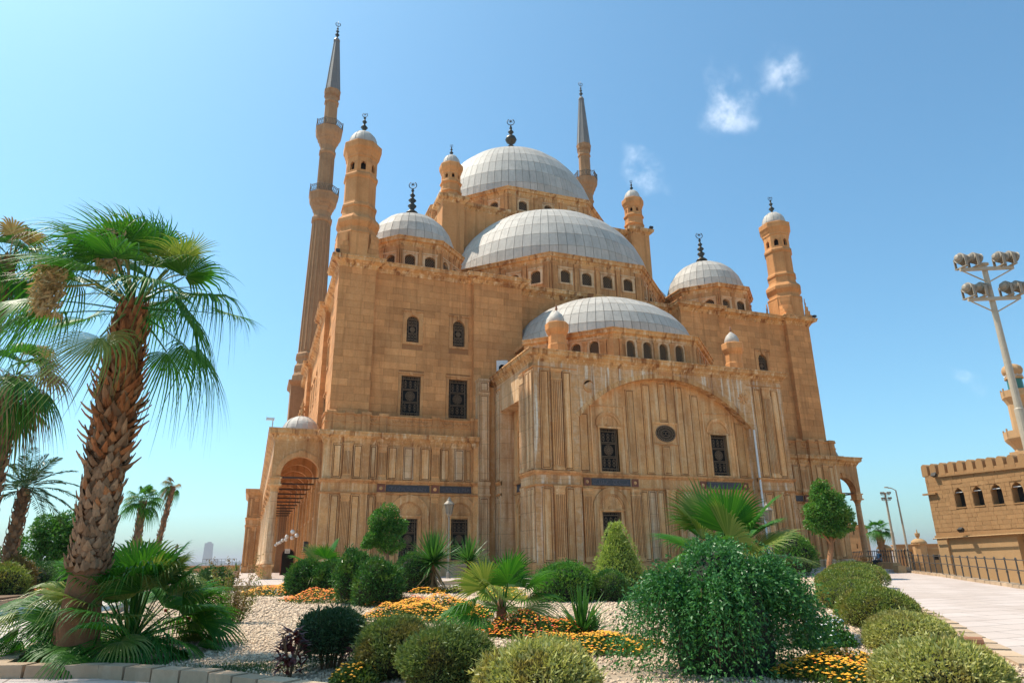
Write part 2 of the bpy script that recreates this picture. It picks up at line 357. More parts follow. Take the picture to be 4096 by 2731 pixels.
# garden bed
BED = [(-30.7,-38.35),(-29.2,-38.95),(-27.7,-40.15),(-26.5,-41.7),(-25.0,-43.6),(-23.2,-47.0),(-19.6,-47.0),(-17.0,-43.55),(-12.0,-38.1),(-3.0,-27.6),(3.5,-19.9),(2.2,-17.6),(-10,-18.6),(-20.5,-21.5),(-30.8,-20.3)]
def inpoly(x, y, P):
    r = False
    for i in range(len(P)):
        a, b = P[i-1], P[i]
        if (a[1] > y) != (b[1] > y) and x < (b[0]-a[0])*(y-a[1])/(b[1]-a[1])+a[0]: r = not r
    return r
bm = bmesh.new(); vs = [bm.verts.new((x, y, 0)) for x, y in BED]; bm.faces.new(vs)
for i in range(10):
    yc = -45+i*2.6
    bmesh.ops.bisect_plane(bm, geom=bm.verts[:]+bm.edges[:]+bm.faces[:], plane_co=(0, yc, 0), plane_no=(0, 1, 0))
for v in bm.verts: v.co.z = gz(v.co.x, v.co.y)+0.05
me = bpy.data.meshes.new('gravel_bed'); bm.to_mesh(me); bm.free(); me.materials.append(M['bed'])
tag(inst('gravel_bed', me), kind='structure')
# gravel: loose pebbles over the bed
n = 0; P = []
while len(P) < 60000:
    x = RNG.uniform(-31, 2, 60000); y = RNG.uniform(-46, -19, 60000)
    d = np.hypot(x-CAM[0], y-CAM[1]); keep = RNG.random(60000) < np.clip((15.0/d)**2.0, 0.05, 1)*0.9*np.clip(.75+.45*np.sin(x*1.7+1.3*np.sin(y*1.1))*np.sin(y*1.9+np.sin(x*.9)), .25, 1)
    for a, c in zip(x[keep], y[keep]):
        if inpoly(a, c, BED): P.append((a, c))
P = np.array(P[:60000]); d = np.hypot(P[:, 0]-CAM[0], P[:, 1]-CAM[1])
sz = RNG.uniform(0.022, 0.048, len(P))*np.clip(d/16, 0.9, 2.0)
octa = np.array([(1,0,0),(0,1,0),(-1,0,0),(0,-1,0),(0.15,0.1,0.75),(0,0,-0.6)], float)
of = np.array([(0,1,4),(1,2,4),(2,3,4),(3,0,4),(1,0,5),(2,1,5),(3,2,5),(0,3,5)])
a = RNG.uniform(0, 6.28, len(P)); ca, sa = np.cos(a), np.sin(a)
V = octa[None]*sz[:, None, None]*RNG.uniform(0.6, 1.3, (len(P), 6, 1))
V = np.stack([V[..., 0]*ca[:, None]-V[..., 1]*sa[:, None]*0.75, V[..., 0]*sa[:, None]+V[..., 1]*ca[:, None]*0.75, V[..., 2]], -1)
V[..., 0] += P[:, 0, None]; V[..., 1] += P[:, 1, None]; V[..., 2] += (np.interp(P[:, 1], GY, GZ)+0.055)[:, None]
F = (of[None]+np.arange(len(P))[:, None, None]*6).reshape(-1, 3)
tag(inst('gravel', npmesh('gravel', V.reshape(-1, 3), F, M['gravel'])), 'pale beige gravel covering the garden bed', 'gravel', kind='stuff')
# kerbs: one stone at a time, along a line
stone_me = MB().frus(-0.5, 0.5, -0.5, 0.5, -0.5, 0.5, 0.03).mesh('kerb_stone', M['kerb'])
def kerb(name, pts, label, step=0.52, w=0.24, h=0.16, top=0.12, closed=False):
    t = empty(name, (pts[0][0], pts[0][1], gz(*pts[0]))); tag(t, label, 'kerb')
    for i in range(len(pts) if closed else len(pts)-1):
        p, q = Vector(pts[i]), Vector(pts[(i+1) % len(pts)]); L = (q-p).length; k = max(1, round(L/step)); dr = (q-p)/L; a = math.atan2(dr.y, dr.x)
        for j in range(k):
            c = p+dr*(L*(j+0.5)/k); l = L/k-0.018; zz = gz(c.x, c.y)+top-h+random.uniform(-0.008, 0.008)
            inst('kerb_stone', stone_me, t, Matrix.Translation((c.x, c.y, zz)) @ Matrix.Rotation(a+random.uniform(-.01, .01), 4, 'Z') @ Matrix.Diagonal((l, w*random.uniform(.95, 1.05), 2*h, 1)))
    return t
kerb('garden_kerb', BED[:6], 'low sandstone kerb in front of the big palm at lower left', 0.5, 0.3, 0.2, 0.17)
kerb('garden_kerb', [BED[14], BED[0]], 'sandstone kerb running back beside the palm along the left path', 0.7, 0.26, 0.2, 0.16)
kerb('garden_kerb', [BED[6], BED[7], BED[8], BED[9], BED[10]], 'pale kerb between clipped hedge and white path at right', 0.8, 0.3, 0.16, 0.1)
kerb('garden_kerb', [BED[11], BED[12], BED[13], BED[14]], 'low kerb between gravel garden and pale walk before the mosque', 0.9, 0.26, 0.14, 0.07)
LB = [(-34.6, -13.0), (-34.5, -20.0), (-34.7, -24.2), (-36.2, -28.0), (-44, -30)]
kerb('border_kerb', LB, 'rounded sandstone kerb of the shrub border left of the path', 0.7, 0.3, 0.2, 0.2)
mb = MB(); mb.slab([(-34.6,-13),(-50,-8),(-60,-20),(-44,-30),(-36.2,-28),(-34.7,-24.2),(-34.5,-20)], -1.3, -0.62)
tag(mb.build('planting_bed', M['soil']), kind='structure')
# slabs of the left path
lp = tag(MB().add([(-34.4,-37.5,0),(-30.95,-37.5,0),(-30.95,-19.5,0),(-34.4,-19.5,0)], [(0,1,2,3)]).build('left_path', M['slabj']), kind='structure')
for v in lp.data.vertices: v.co.z = gz(v.co.x, v.co.y)+0.006
slab_me = MB().frus(-.5, .5, -.5, .5, -.5, .5, 0.04).mesh('paving_slab', M['slab'])
y = -37.4
while y < -19.8:
    h = random.uniform(0.42, 0.62); x = -34.4+random.uniform(0, .4)
    while x < -31.3:
        w = random.uniform(0.55, 0.95); w = min(w, -30.98-x)
        inst('paving_slab', slab_me, lp, Matrix.Translation((x+w/2, y+h/2, gz(x, y+h/2)+0.012+random.uniform(-.006, .008))) @ Matrix.Rotation(random.uniform(-.02, .02), 4, 'Z') @ Matrix.Rotation(math.atan(0.02), 4, 'X') @ Matrix.Diagonal((w-.035, h-.035, 0.05, 1)))
        x += w
    y += h

# ------------------------------------------------------------------ the mosque
MQ = empty('mosque', (0, 21.96, -0.65))
tag(MQ, 'huge ochre stone mosque with grey lead domes and two pencil minarets', 'mosque')
YC = 21.96
def spin(q):  # matrix turning the front side to side q about the hall's centre
    return Matrix.Translation((0, YC, 0)) @ Matrix.Rotation(q*math.pi/2, 4, 'Z') @ Matrix.Translation((0, -YC, 0))
def seg(p, q): return frame(p[0], p[1], 0, math.atan2(q[1]-p[1], q[0]-p[0])), math.hypot(q[0]-p[0], q[1]-p[1])
unit_stone = MB().add([(0,-1,0),(1,-1,0),(1,-1,1),(0,-1,1),(0,0,0),(1,0,0),(1,0,1),(0,0,1)], [(0,1,2,3),(0,4,5,1),(1,5,6,2),(2,6,7,3),(3,7,4,0)]).mesh('stone', M['wall'])
STONES = []
def ashlar(m, u0, u1, z0, z1, holes=(), ch=0.56, store=STONES, lmin=0.8, lmax=1.7, y=0.0):
    z = z0; nrow = max(1, round((z1-z0)/ch)); ch = (z1-z0)/nrow
    for r in range(nrow):
        u = u0-random.uniform(0, 0.8)
        while u < u1-0.05:
            l = random.uniform(lmin, lmax); a, b = max(u, u0), min(u+l, u1); u += l
            parts = [(a, b)]
            for h in holes:
                if h[2] < z+ch-0.02 and h[3] > z+0.02:
                    nw = []
                    for c, d in parts:
                        if h[1] <= c or h[0] >= d: nw.append((c, d))
                        else:
                            if h[0]-c > 0.06: nw.append((c, h[0]))
                            if d-h[1] > 0.06: nw.append((h[1], d))
                    parts = nw
            for c, d in parts:
                if d-c > 0.06:
                    t = random.uniform(0.010, 0.030)
                    store.append((m @ Matrix.Translation((c+0.008, y, z+0.008)) @ Matrix.Diagonal((d-c-0.016, t, ch-0.016, 1)), (d-c)*ch))
        z += ch
def lay(store, parent, mesh, matname, limit=300, name='stone'):
    """the stones that show largest as objects, the rest as one piece"""
    cp = Vector(CAM)
    def key(s):
        c = s[0] @ Vector((.5, -.5, .5)); nrm = s[0].to_3x3() @ Vector((0, -1, 0)); d = cp-c
        return -s[1]*max(0.01, nrm.normalized().dot(d.normalized()))/d.length_squared
    store.sort(key=key)
    for s in store[:limit]: inst(name, mesh, parent, s[0])
    if len(store) > limit:
        mb = MB(); loc = [v.co.copy() for v in mesh.vertices]; fs = [tuple(p.vertices) for p in mesh.polygons]
        for s in store[limit:]: mb.add([tuple(s[0] @ v) for v in loc], fs)
        tag(mb.build(name+'_courses', M[matname], parent), kind='stuff')

# ---- windows (built in their own frame: x along the wall, y inward, z up)
def grille_mesh(w, h, arch, kind):
    mb = MB(); t = 0.035
    def bar(x0, z0, x1, z1, r=0.018): mb.tube([(x0, 0, z0), (x1, 0, z1)], r*1.3, 4, cap=False)
    if kind == 'lattice':
        n = 5; zt = h
        s = w/n
        for i in range(-int(h/s/1.5)-1, n+1):
            for sg in (1, -1):
                x0 = -w/2+i*s if sg > 0 else w/2-i*s
                zz0, zz1 = 0.0, zt; x1 = x0+sg*(zz1)/1.5
                a0, a1 = 0.0, 1.0
                dx = x1-x0
                lo = (-w/2-x0)/dx; hi = (w/2-x0)/dx
                if lo > hi: lo, hi = hi, lo
                a0, a1 = max(0, lo), min(1, hi)
                if a1 > a0: bar(x0+dx*a0, zt*a0, x0+dx*a1, zt*a1, 0.02)
        return mb.mesh('grille', M['grille'])
    iw = w/2-0.16; e = 0.22
    for x in (-w/2+.02, -iw, iw, w/2-.02): bar(x, 0, x, h, 0.022)
    for z in (0.02, e, h-e, h-.02): bar(-w/2, z, w/2, z, 0.022)
    z1, z2 = e+(h-2*e)*0.31, e+(h-2*e)*0.69
    for z in (z1-.05, z1+.05, z2-.05, z2+.05): bar(-iw, z, iw, z, 0.018)
    zc = h/2
    for r in (0.42, 0.33, 0.24, 0.14, 0.06): mb.ring((0, 0, zc), r*2*iw/1.3*0.95, 0.018, 16, 4)
    for k in range(12):
        a = k*math.pi/6; rr = 2*iw/1.3
        bar(0.06*math.cos(a), zc+0.06*math.sin(a), 0.40*rr*math.cos(a), zc+0.40*rr*math.sin(a), 0.012)
    for zz in (e+(z1-e)/2, h-e-(z1-e)/2):
        for x in (-iw*0.66, 0, iw*0.66):
            mb.ring((x, 0, zz+0.12), 0.11, 0.016, 10, 4); mb.ring((x, 0, zz-0.12), 0.11, 0.016, 10, 4); bar(x, zz-.3, x, zz+.3, 0.012)
    nn = int(h/0.34)
    for i in range(nn):
        z = (i+.5)*h/nn
        for x in (-w/2+.09, w/2-.09): mb.ring((x, 0, z), 0.065, 0.014, 8, 4)
    for i in range(4):
        x = -iw+(i+.5)*2*iw/4
        for z in (0.12, h-0.12): mb.ring((x, 0, z), 0.075, 0.014, 8, 4)
    return mb.mesh('grille', M['grille'])
def arch_frame(w, h, fw, ft, arch, mat, key=True, shell=False):
    """frame round an opening w x h (h to the crown when arched), outer size w+2fw by h+ft; lies on the wall, 0.06 proud"""
    mb = MB(); o = w/2+fw; r = w/2 if arch == 'round' else w*0.62
    if arch:
        if arch == 'round': sp = h-w/2; pts = arc_pts(0, sp, w/2, math.pi, 0, 12)
        else:
            rise = w*0.28; sp = h-rise; rr = (w*w/4+rise*rise)/(2*rise); a = math.asin(w/2/rr); pts = [(rr*math.sin(-a+2*a*i/10), sp-(rr-rise)+rr*math.cos(-a+2*a*i/10)) for i in range(11)]
        poly = [(-o, -fw*.6), (-w/2, -fw*.6), (-w/2, sp)]+pts[1:-1]+[(w/2, sp), (w/2, -fw*.6), (o, -fw*.6), (o, h+ft), (-o, h+ft)]
        mb.prism(poly, -0.055, 0.30)
    else:
        mb.box(-o, -w/2, -.055, .25, -fw*.6, h+ft); mb.box(w/2, o, -.055, .25, -fw*.6, h+ft); mb.box(-w/2, w/2, -.055, .25, h, h+ft)
    mb.box(-w/2, w/2, -.06, .25, -fw*.6-.002, 0)
    mb.box(-o-.05, o+.05, -.13, 0, h+ft-.10, h+ft+.02)
    if key: mb.prism([(-.10, h+.01), (.10, h+.01), (.16, h+ft+.03), (-.16, h+ft+.03)], -.17, 0.02)
    return mb.mesh('window_frame', mat)
def window(m, w, h, fw=0.3, ft=0.4, arch='', kind='ornate', mat='trim', key=True, set_=0.16, parent=MQ):
    fr = inst('window', cached(('wf', w, h, fw, ft, arch, mat, key), lambda: arch_frame(w, h, fw, ft, arch, M[mat], key)), parent, m)
    inst('grille', cached(('wg', w, h, arch, kind), lambda: grille_mesh(w, h, arch, kind)), fr, m @ Matrix.Translation((0, set_, 0)))
    inst('pane', cached(('wp', w, h), lambda: MB().add([(-w/2,0,0),(w/2,0,0),(w/2,0,h),(-w/2,0,h)], [(0,1,2,3)]).mesh('pane', M['pane'])), fr, m @ Matrix.Translation((0, set_+.13, 0)))
    return fr
def shell_mesh(w):   # fluted shell tympanum, half disc of diameter w, spring line at z=0
    mb = MB(); r = w/2; n = 18
    for i in range(n):
        a0, a1 = math.pi*i/n, math.pi*(i+1)/n; am = (a0+a1)/2
        mb.add([(0.22*r*math.cos(a0), 0.07, 0.22*r*math.sin(a0)), (0.86*r*math.cos(a0), 0.09, 0.86*r*math.sin(a0)), (0.90*r*math.cos(am), 0.02, 0.90*r*math.sin(am)), (0.86*r*math.cos(a1), 0.09, 0.86*r*math.sin(a1)), (0.22*r*math.cos(a1), 0.07, 0.22*r*math.sin(a1)), (0.22*r*math.cos(am), 0.04, 0.22*r*math.sin(am))], [(0,1,2,5), (5,2,3,4)])
    mb.prism(arc_pts(0, 0, 0.24*r, 0, math.pi, 8), -0.03, 0.1)
    o = arc_pts(0, 0, r, 0, math.pi, 18); i_ = arc_pts(0, 0, 0.87*r, math.pi, 0, 18); mb.prism(o+i_, -0.02, 0.1)
    mb.prism(arc_pts(0, 0, r*.99, 0, math.pi, 18), 0.088, 0.2)
    return mb.mesh('tympanum', M['trim'])
def archband_mesh(w, bw, hs, leg):     # raised archivolt: inner diameter w, band bw, legs down to -leg
    r = w/2; o = [(r+bw, -leg)]+arc_pts(0, 0, r+bw, 0, math.pi, 20)+[(-r-bw, -leg)]; i_ = [(-r, -leg)]+arc_pts(0, 0, r, math.pi, 0, 20)+[(r, -leg)]
    mb = MB(); mb.prism(o+i_, -hs, 0.05)
    o = arc_pts(0, 0, r+bw+.05, 0, math.pi, 20); i_ = arc_pts(0, 0, r+bw-.04, math.pi, 0, 20); mb.prism(o+i_, -hs-.05, 0.05)
    return mb.mesh('archivolt', M['marble'])
def panel(m, u0, u1, z0, z1, mat='marble', fr=0.055, parent=MQ, d=0.095):
    w, h = u1-u0, z1-z0
    def mk():
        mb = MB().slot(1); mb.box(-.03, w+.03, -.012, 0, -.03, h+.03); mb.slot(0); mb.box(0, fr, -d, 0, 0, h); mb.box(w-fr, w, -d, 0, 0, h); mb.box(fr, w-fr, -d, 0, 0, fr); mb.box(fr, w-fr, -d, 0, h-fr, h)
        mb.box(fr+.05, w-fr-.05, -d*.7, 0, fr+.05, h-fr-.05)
        return mb.mesh('panel', [M[mat], M['grime_shade']])
    return inst('panel', cached(('pn', round(w, 3), round(h, 3), mat, fr, d), mk), parent, m @ Matrix.Translation((u0, 0, z0)))
def pilaster(m, u0, u1, z0, z1, mat='marble', parent=MQ, d=0.13, cap=0.45):
    w, h = u1-u0, z1-z0
    def mk():
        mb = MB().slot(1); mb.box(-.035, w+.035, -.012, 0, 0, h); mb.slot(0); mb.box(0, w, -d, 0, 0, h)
        mb.box(-.05, w+.05, -d-.06, 0, 0, .16); mb.box(-.02, w+.02, -d-.03, 0, .16, .24)
        mb.box(-.03, w+.03, -d-.035, 0, h-cap, h-cap+.06); mb.box(-.06, w+.06, -d-.07, 0, h-.1, h); mb.box(-.03, w+.03, -d-.04, 0, h-.2, h-.1)
        n = 5; s = (w-.08)/n
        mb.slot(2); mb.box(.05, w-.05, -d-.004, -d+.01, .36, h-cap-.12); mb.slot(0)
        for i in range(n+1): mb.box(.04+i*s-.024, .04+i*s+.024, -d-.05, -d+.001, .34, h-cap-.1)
        return mb.mesh('pilaster', [M[mat], M['grime_shade'], M['flute']])
    return inst('pilaster', cached(('pl', round(w, 3), round(h, 3), mat, d, cap), mk), parent, m @ Matrix.Translation((u0, 0, z0)))
def roundel(m, u, z, s, mat='redm', parent=MQ):
    mk = lambda: MB().box(-s/2, s/2, -.06, 0, -s/2, s/2).box(-s/2, s/2, -.1, -.05, -s/2, -s/2+.06).box(-s/2, s/2, -.1, -.05, s/2-.06, s/2).box(-s/2, -s/2+.06, -.1, -.05, -s/2+.06, s/2-.06).box(s/2-.06, s/2, -.1, -.05, -s/2+.06, s/2-.06).mesh('roundel', M[mat])
    o = inst('roundel', cached(('rd', s, mat), mk), parent, m @ Matrix.Translation((u, 0, z)))
    dk = lambda: MB().add([(0, -.12, 0)]+[(s*.26*math.cos(a), -.055, s*.26*math.sin(a)) for a in [i*math.pi/6 for i in range(12)]], [(0, 1+(i+1) % 12, 1+i) for i in range(12)]).mesh('boss', M['marble'])
    inst('boss', cached(('bs', s), dk), o, m @ Matrix.Translation((u, 0, z)))
def inscription(m, u0, u1, z0, z1, parent=MQ, parts=2):
    w, h = u1-u0, z1-z0; mm = m @ Matrix.Translation((u0, 0, z0))
    o = MB().box(0, w, -.05, 0, 0, h).box(0, w, -.08, -.045, 0, .05).box(0, w, -.08, -.045, h-.05, h).build('inscription_panel', M['bluep'], parent, mm)
    mb = MB(); rnd = random.Random(int(u0*100)); pw = w/parts
    for k in range(parts):
        x = k*pw+.12; e = (k+1)*pw-.12
        if parts > 1:
            mb.box(x-.04, e+.04, -.072, -.048, .07, .095); mb.box(x-.04, e+.04, -.072, -.048, h-.095, h-.07)
        while x < e-.15:
            l = rnd.uniform(.12, .3); zb = rnd.uniform(.18, .3)*h
            pts = [(min(e, x+l*t), -.055, zb+h*.13*math.sin(t*3.1+rnd.uniform(0, 3))) for t in (0, .33, .66, 1)]
            mb.tube(pts, .017, 4)
            if rnd.random() < .6: mb.tube([(x+l*.3, -.055, zb), (x+l*.25, -.055, h*rnd.uniform(.6, .84))], .015, 4)
            if rnd.random() < .5: mb.ring((x+l*.6, -.055, h*rnd.uniform(.45, .68)), .045, .014, 8, 4)
            x += l*.8
    mb.build('lettering', M['bluel'], o, mm)
    return o

# ---- hall walls
Z0, ZT = 9.0, 22.45
FRONT = [(-23,-1.04),(-20.2,-1.04),(-20.2,-.6),(-12.1,-.6),(-12.1,-1.04),(-7.9,-1.04),(-7.9,.3),(7.9,.3),(7.9,-1.04),(12.1,-1.04),(12.1,-.6),(20.2,-.6),(20.2,-1.04),(23,-1.04)]
WIN_UP = [(-17.03, 16.78, 0.98, 2.2), (-13.26, 16.78, 0.98, 2.2)]; WIN_LO = [(-17.03, 10.93, 1.5, 3.1), (-13.26, 10.93, 1.5, 3.1)]
def side_walls(q):
    S = spin(q); hall = MB()
    path = FRONT if q == 0 else [(-23,-1.04),(-20.2,-1.04),(-20.2,-.6),(-12.1,-.6),(-12.1,-1.04),(-7.9,-1.04),(-7.9,-.6),(7.9,-.6),(7.9,-1.04),(12.1,-1.04),(12.1,-.6),(20.2,-.6),(20.2,-1.04),(23,-1.04)]
    wall = None; wins = []
    for i in range(len(path)-1):
        p, qq = path[i], path[i+1]; m, L = seg(p, qq); ops = []; holes = []
        if abs(p[1]-qq[1]) < 1e-6 and L > 4.5:
            cs = [c for c in ([-17.03, -13.26, 13.26, 17.03]+([-5, -1.7, 1.7, 5] if q else [])) if p[0] < c < qq[0]]
            for c in cs:
                u = c-p[0]
                ops += [(u-.49, u+.49, 16.78, 18.98), (u-.75, u+.75, 10.93, 14.03)]; holes += [(u-.82, u+.82, 16.5, 19.45), (u-.98, u+.98, 10.7, 14.35)]
                wins += [(m @ Matrix.Translation((u, 0, 16.78)), .98, 2.2, .32, .42, 'round', 'ornate'), (m @ Matrix.Translation((u, 0, 10.93)), 1.5, 3.1, .22, .26, '', 'ornate')]
        tmp = MB().wall(0, L, Z0, ZT, ops, 0.5); hall.add([tuple(m @ Vector(v)) for v in tmp.v], tmp.f)
        if q in (0, 3) and L > 0.2: ashlar(S @ m, 0.0, L, 9.4, ZT-.1, holes)
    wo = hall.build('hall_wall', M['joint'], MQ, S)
    for w in wins: window(S @ w[0], w[1], w[2], w[3], w[4], w[5], w[6])
    return wo
HALLW = [side_walls(q) for q in range(4)]
lay(STONES, HALLW[0], unit_stone, 'wall')
PERI = FRONT[:-1]
full = []
for q in range(4):
    S = spin(q)
    for p in (FRONT if q == 0 else [(-23,-1.04),(-20.2,-1.04),(-20.2,-.6),(-12.1,-.6),(-12.1,-1.04),(-7.9,-1.04),(-7.9,-.6),(7.9,-.6),(7.9,-1.04),(12.1,-1.04),(12.1,-.6),(20.2,-.6),(20.2,-1.04),(23,-1.04)]):
        v = S @ Vector((p[0], p[1], 0)); full.append((v.x, v.y))
cl = [p for i, p in enumerate(full) if math.hypot(p[0]-full[i-1][0], p[1]-full[i-1][1]) > 0.05]
CORN = [(-.4, 22.3), (.06, 22.3), (.10, 22.42), (.16, 22.46), (.20, 22.58), (.34, 22.66), (.52, 22.74), (.60, 22.78), (.62, 22.98), (.68, 23.0), (.68, 23.08), (.0, 23.14), (-.5, 23.12)]
MB().sweep(cl, CORN, True).build('cornice', M['cornice'], MQ)
MB().slab([(-22.6, -.2), (-8.2, -.2), (-8.2, .7), (8.2, .7), (8.2, -.2), (22.6, -.2), (22.6, 44.1), (-22.6, 44.1)], 22.6, 22.95).build('roof', M['trim'], MQ)

# ---- finials
def finial_mesh(kind):
    mb = MB()
    if kind == 'big':
        mb.lathe([(.55,0),(.35,.12),(.22,.3),(.25,.45),(.62,.8),(.78,1.15),(.62,1.55),(.25,1.85),(.16,2.0),(.22,2.1),(.40,2.35),(.22,2.6),(.12,2.7),(.18,2.85),(.2,3.05),(.1,3.25),(.08,3.5)], 12)
        c, r = 3.95, .48
    elif kind == 'mid':
        mb.lathe([(.62,0),(.55,.15),(.25,.4),(.2,.55),(.42,.85),(.2,1.1),(.15,1.2),(.38,1.45),(.15,1.7),(.12,1.8),(.26,2.0),(.11,2.2),(.08,2.4),(.16,2.5),(.07,2.7)], 12)
        c, r = 3.1, .36
    else:
        mb.lathe([(.16,0),(.10,.1),(.09,.25),(.28,.5),(.09,.75),(.07,.85),(.19,1.03),(.07,1.2),(.06,1.3),(.11,1.4),(.05,1.5)], 10)
        c, r = 1.68, .2
    mb.ring((0, 0, c), r, r*.12, 18, 5, 'xz', (R(125), R(415)))
    for k in range(8):
        a = k*math.pi/4; mb.tube([(0, 0, c+r*.25), (r*.75*math.cos(a), 0, c+r*.25+r*.75*math.sin(a))], [r*.1, r*.03], 4)
    return mb.mesh('finial', M['bronze'], True)
FIN = {k: finial_mesh(k) for k in ('big', 'mid', 'small')}
def finial(kind, x, y, z, parent, s=1.0): return inst('finial', FIN[kind], parent, Matrix.Translation((x, y, z)) @ Matrix.Rotation(R(-20), 4, 'Z') @ Matrix.Scale(s, 4))

# ---- domes of lead sheets
PANELS = []
def dome(name, cx, cy, z0, rad, h, nseg, nring, a0=0.0, a1=2*math.pi, parent=MQ, pw=1.0, tmax=R(82), show=True):
    prof = lambda t: (rad*math.cos(t)**pw, z0+h*math.sin(t))
    base = MB(); n = max(24, nseg); span = a1-a0; fullc = span > 6.2
    pr = [(prof(R(90)*i/14)[0]*0.992, prof(R(90)*i/14)[1]-.02) for i in range(14)]+[(0.01, z0+h-.02)]
    base.lathe(pr, n, (cx, cy), a0, span=None if fullc else span, cap=False)
    d = base.build(name, M['seam'], parent, smooth=True)
    g = 0.019
    for i in range(nring):
        t0, t1 = tmax*(i/nring), tmax*((i+1)/nring)
        k = nseg if i < nring-1 else nseg//2
        for j in range(k):
            b0, b1 = a0+span*j/k, a0+span*(j+1)/k
            (r0, za), (r1, zb) = prof(t0), prof(t1)
            ga = g/max(r0, .3); gt = g/h
            (r0, za), (r1, zb) = prof(t0+gt), prof(t1-gt); b0 += ga; b1 -= g/max(r1, .3)
            vs = []
            for r_, z_, f in ((r0, za, 1.004), (r1, zb, 1.004)):
                for bb in (b0, b1): vs.append((cx+r_*f*math.cos(bb), cy+r_*f*math.sin(bb), z_+.03))
            nin = [(cx+(v[0]-cx)*.985, cy+(v[1]-cy)*.985, v[2]-.08) for v in vs]
            fs = [(0, 1, 3, 2), (0, 4, 5, 1), (1, 5, 7, 3), (3, 7, 6, 2), (2, 6, 4, 0)]
            PANELS.append((vs+nin, fs, d, (r0*(b1-b0))*(h/nring)))
    cap = MB(); rt_, zt_ = prof(tmax-.01); cap.lathe([(rt_, zt_+.04), (rt_*.6, zt_+(z0+h-zt_)*.7+.04), (0.02, z0+h+.05)], 24, (cx, cy)); cap.build('dome_crown', M['lead'], d, smooth=True)
    return d
def lay_panels(limit=300):
    cp = Vector(CAM)
    def key(p):
        v = [Vector(q) for q in p[0][:4]]; c = sum(v, Vector())/4; n = (v[1]-v[0]).cross(v[2]-v[0]).normalized(); d = cp-c
        return -p[3]*max(0, n.dot(d.normalized()))/d.length_squared
    PANELS.sort(key=key); rest = {}
    for vs, fs, d, a in PANELS[:limit]: MB().add(vs, fs).build('lead_panel', M['lead'], d)
    for vs, fs, d, a in PANELS[limit:]: rest.setdefault(d.name, (d, MB()))[1].add(vs, fs)
    for d, mb in rest.values(): tag(mb.build('lead_panels', M['lead'], d), kind='stuff')

# ---- polygonal drums with windows
DCORN = lambda z: [(-.5, z-.78), (.0, z-.78), (.05, z-.62), (.09, z-.58), (.12, z-.42), (.30, z-.34), (.34, z-.12), (.42, z-.08), (.42, z), (-.6, z+.05)]
def octagon(cx, cy, ap, ks, rot=0.0):
    Rr = ap/math.cos(R(22.5)); return [(cx+Rr*math.sin(R(45*k-22.5)+rot), cy-Rr*math.cos(R(45*k-22.5)+rot)) for k in ks]
def drum(name, cx, cy, ap, z0, z1, facets, nwin, ww, wh, wz, gap, rot=0.0, kind='lattice', pil=True, arch='seg'):
    ap -= .42; ks = list(range(facets[0], facets[1]+2)); P = octagon(cx, cy, ap, ks, rot)
    body = MB(); wins = []
    d = None; items = []
    for i in range(len(P)-1):
        m, L = seg(P[i], P[i+1]); us = [L/2+(k-(nwin-1)/2)*gap for k in range(nwin)]
        ops = [(u-ww/2, u+ww/2, wz, wz+wh) for u in us]
        t = MB().wall(0, L, z0, z1-.5, ops, 0.45); body.add([tuple(m @ Vector(v)) for v in t.v], t.f)
        items.append((m, L, us))
    d = body.build(name, M['trim'], MQ)
    closed = facets[1]-facets[0] >= 7
    MB().sweep(P[:-1] if closed else P, DCORN(z1), closed).build('cornice', M['cornice'], d)
    cap = MB().slab(octagon(cx, cy, ap-.05, range(8), rot), z1-.3, z1+.01); cap.build('drum_roof', M['trim'], d)
    for m, L, us in items:
        for u in us: window(m @ Matrix.Translation((u, 0, wz)), ww, wh, .24, .24, arch, kind, 'marblew', key=False, set_=.2)
        if pil:
            for u in [us[0]-gap/2, us[-1]+gap/2]+[(us[k]+us[k+1])/2 for k in range(len(us)-1)]:
                wd = .17 if us[0] < u < us[-1] else .24
                pilaster(m, max(.02, u-wd), min(L-.02, u+wd), z0, z1-.78, 'trim', d, .09, .3)
    return d
# central
dc = drum('central_drum', 0, YC, 11.88, 35.6, 39.3, (0, 7), 3, .95, 1.15, 36.75, 3.05)
cd = dome('central_dome', 0, YC, 39.3, 10.6, 11.45, 80, 9, pw=0.97); finial('big', 0, YC, 52.72, cd); MB().lathe([(.7, 50.6), (.45, 51.2), (.4, 52.8)], 12, (0, YC)).build('finial_stem', M['bronze'], cd)
# central block under the drum
for q in range(4):
    S = spin(q); mb = MB().wall(-10.2, 10.2, 22.6, 36.1, (), .3, 10.55)
    mb.build('central_block_wall', M['wall'], MQ, S)
    MB().sweep([(-10, 10.55), (10, 10.55)], [(-.5, 35.7), (0, 35.7), (.1, 35.85), (.25, 35.95), (.42, 36.1), (.46, 36.35), (-2.2, 36.4)]).build('cornice', M['cornice'], MQ, S)
    MB().box(-12.25, -9.9, 9.7, 12.05, 22.6, 36.3).build('pier', M['wall'], MQ, S)
    MB().sweep([(-12.25, 12.05), (-12.25, 9.7), (-9.9, 9.7), (-9.9, 12.05)], [(-.5, 35.8), (0, 35.8), (.1, 35.95), (.25, 36.05), (.42, 36.2), (.46, 36.5), (-1.15, 36.6)], True).build('cornice', M['cornice'], MQ, S)
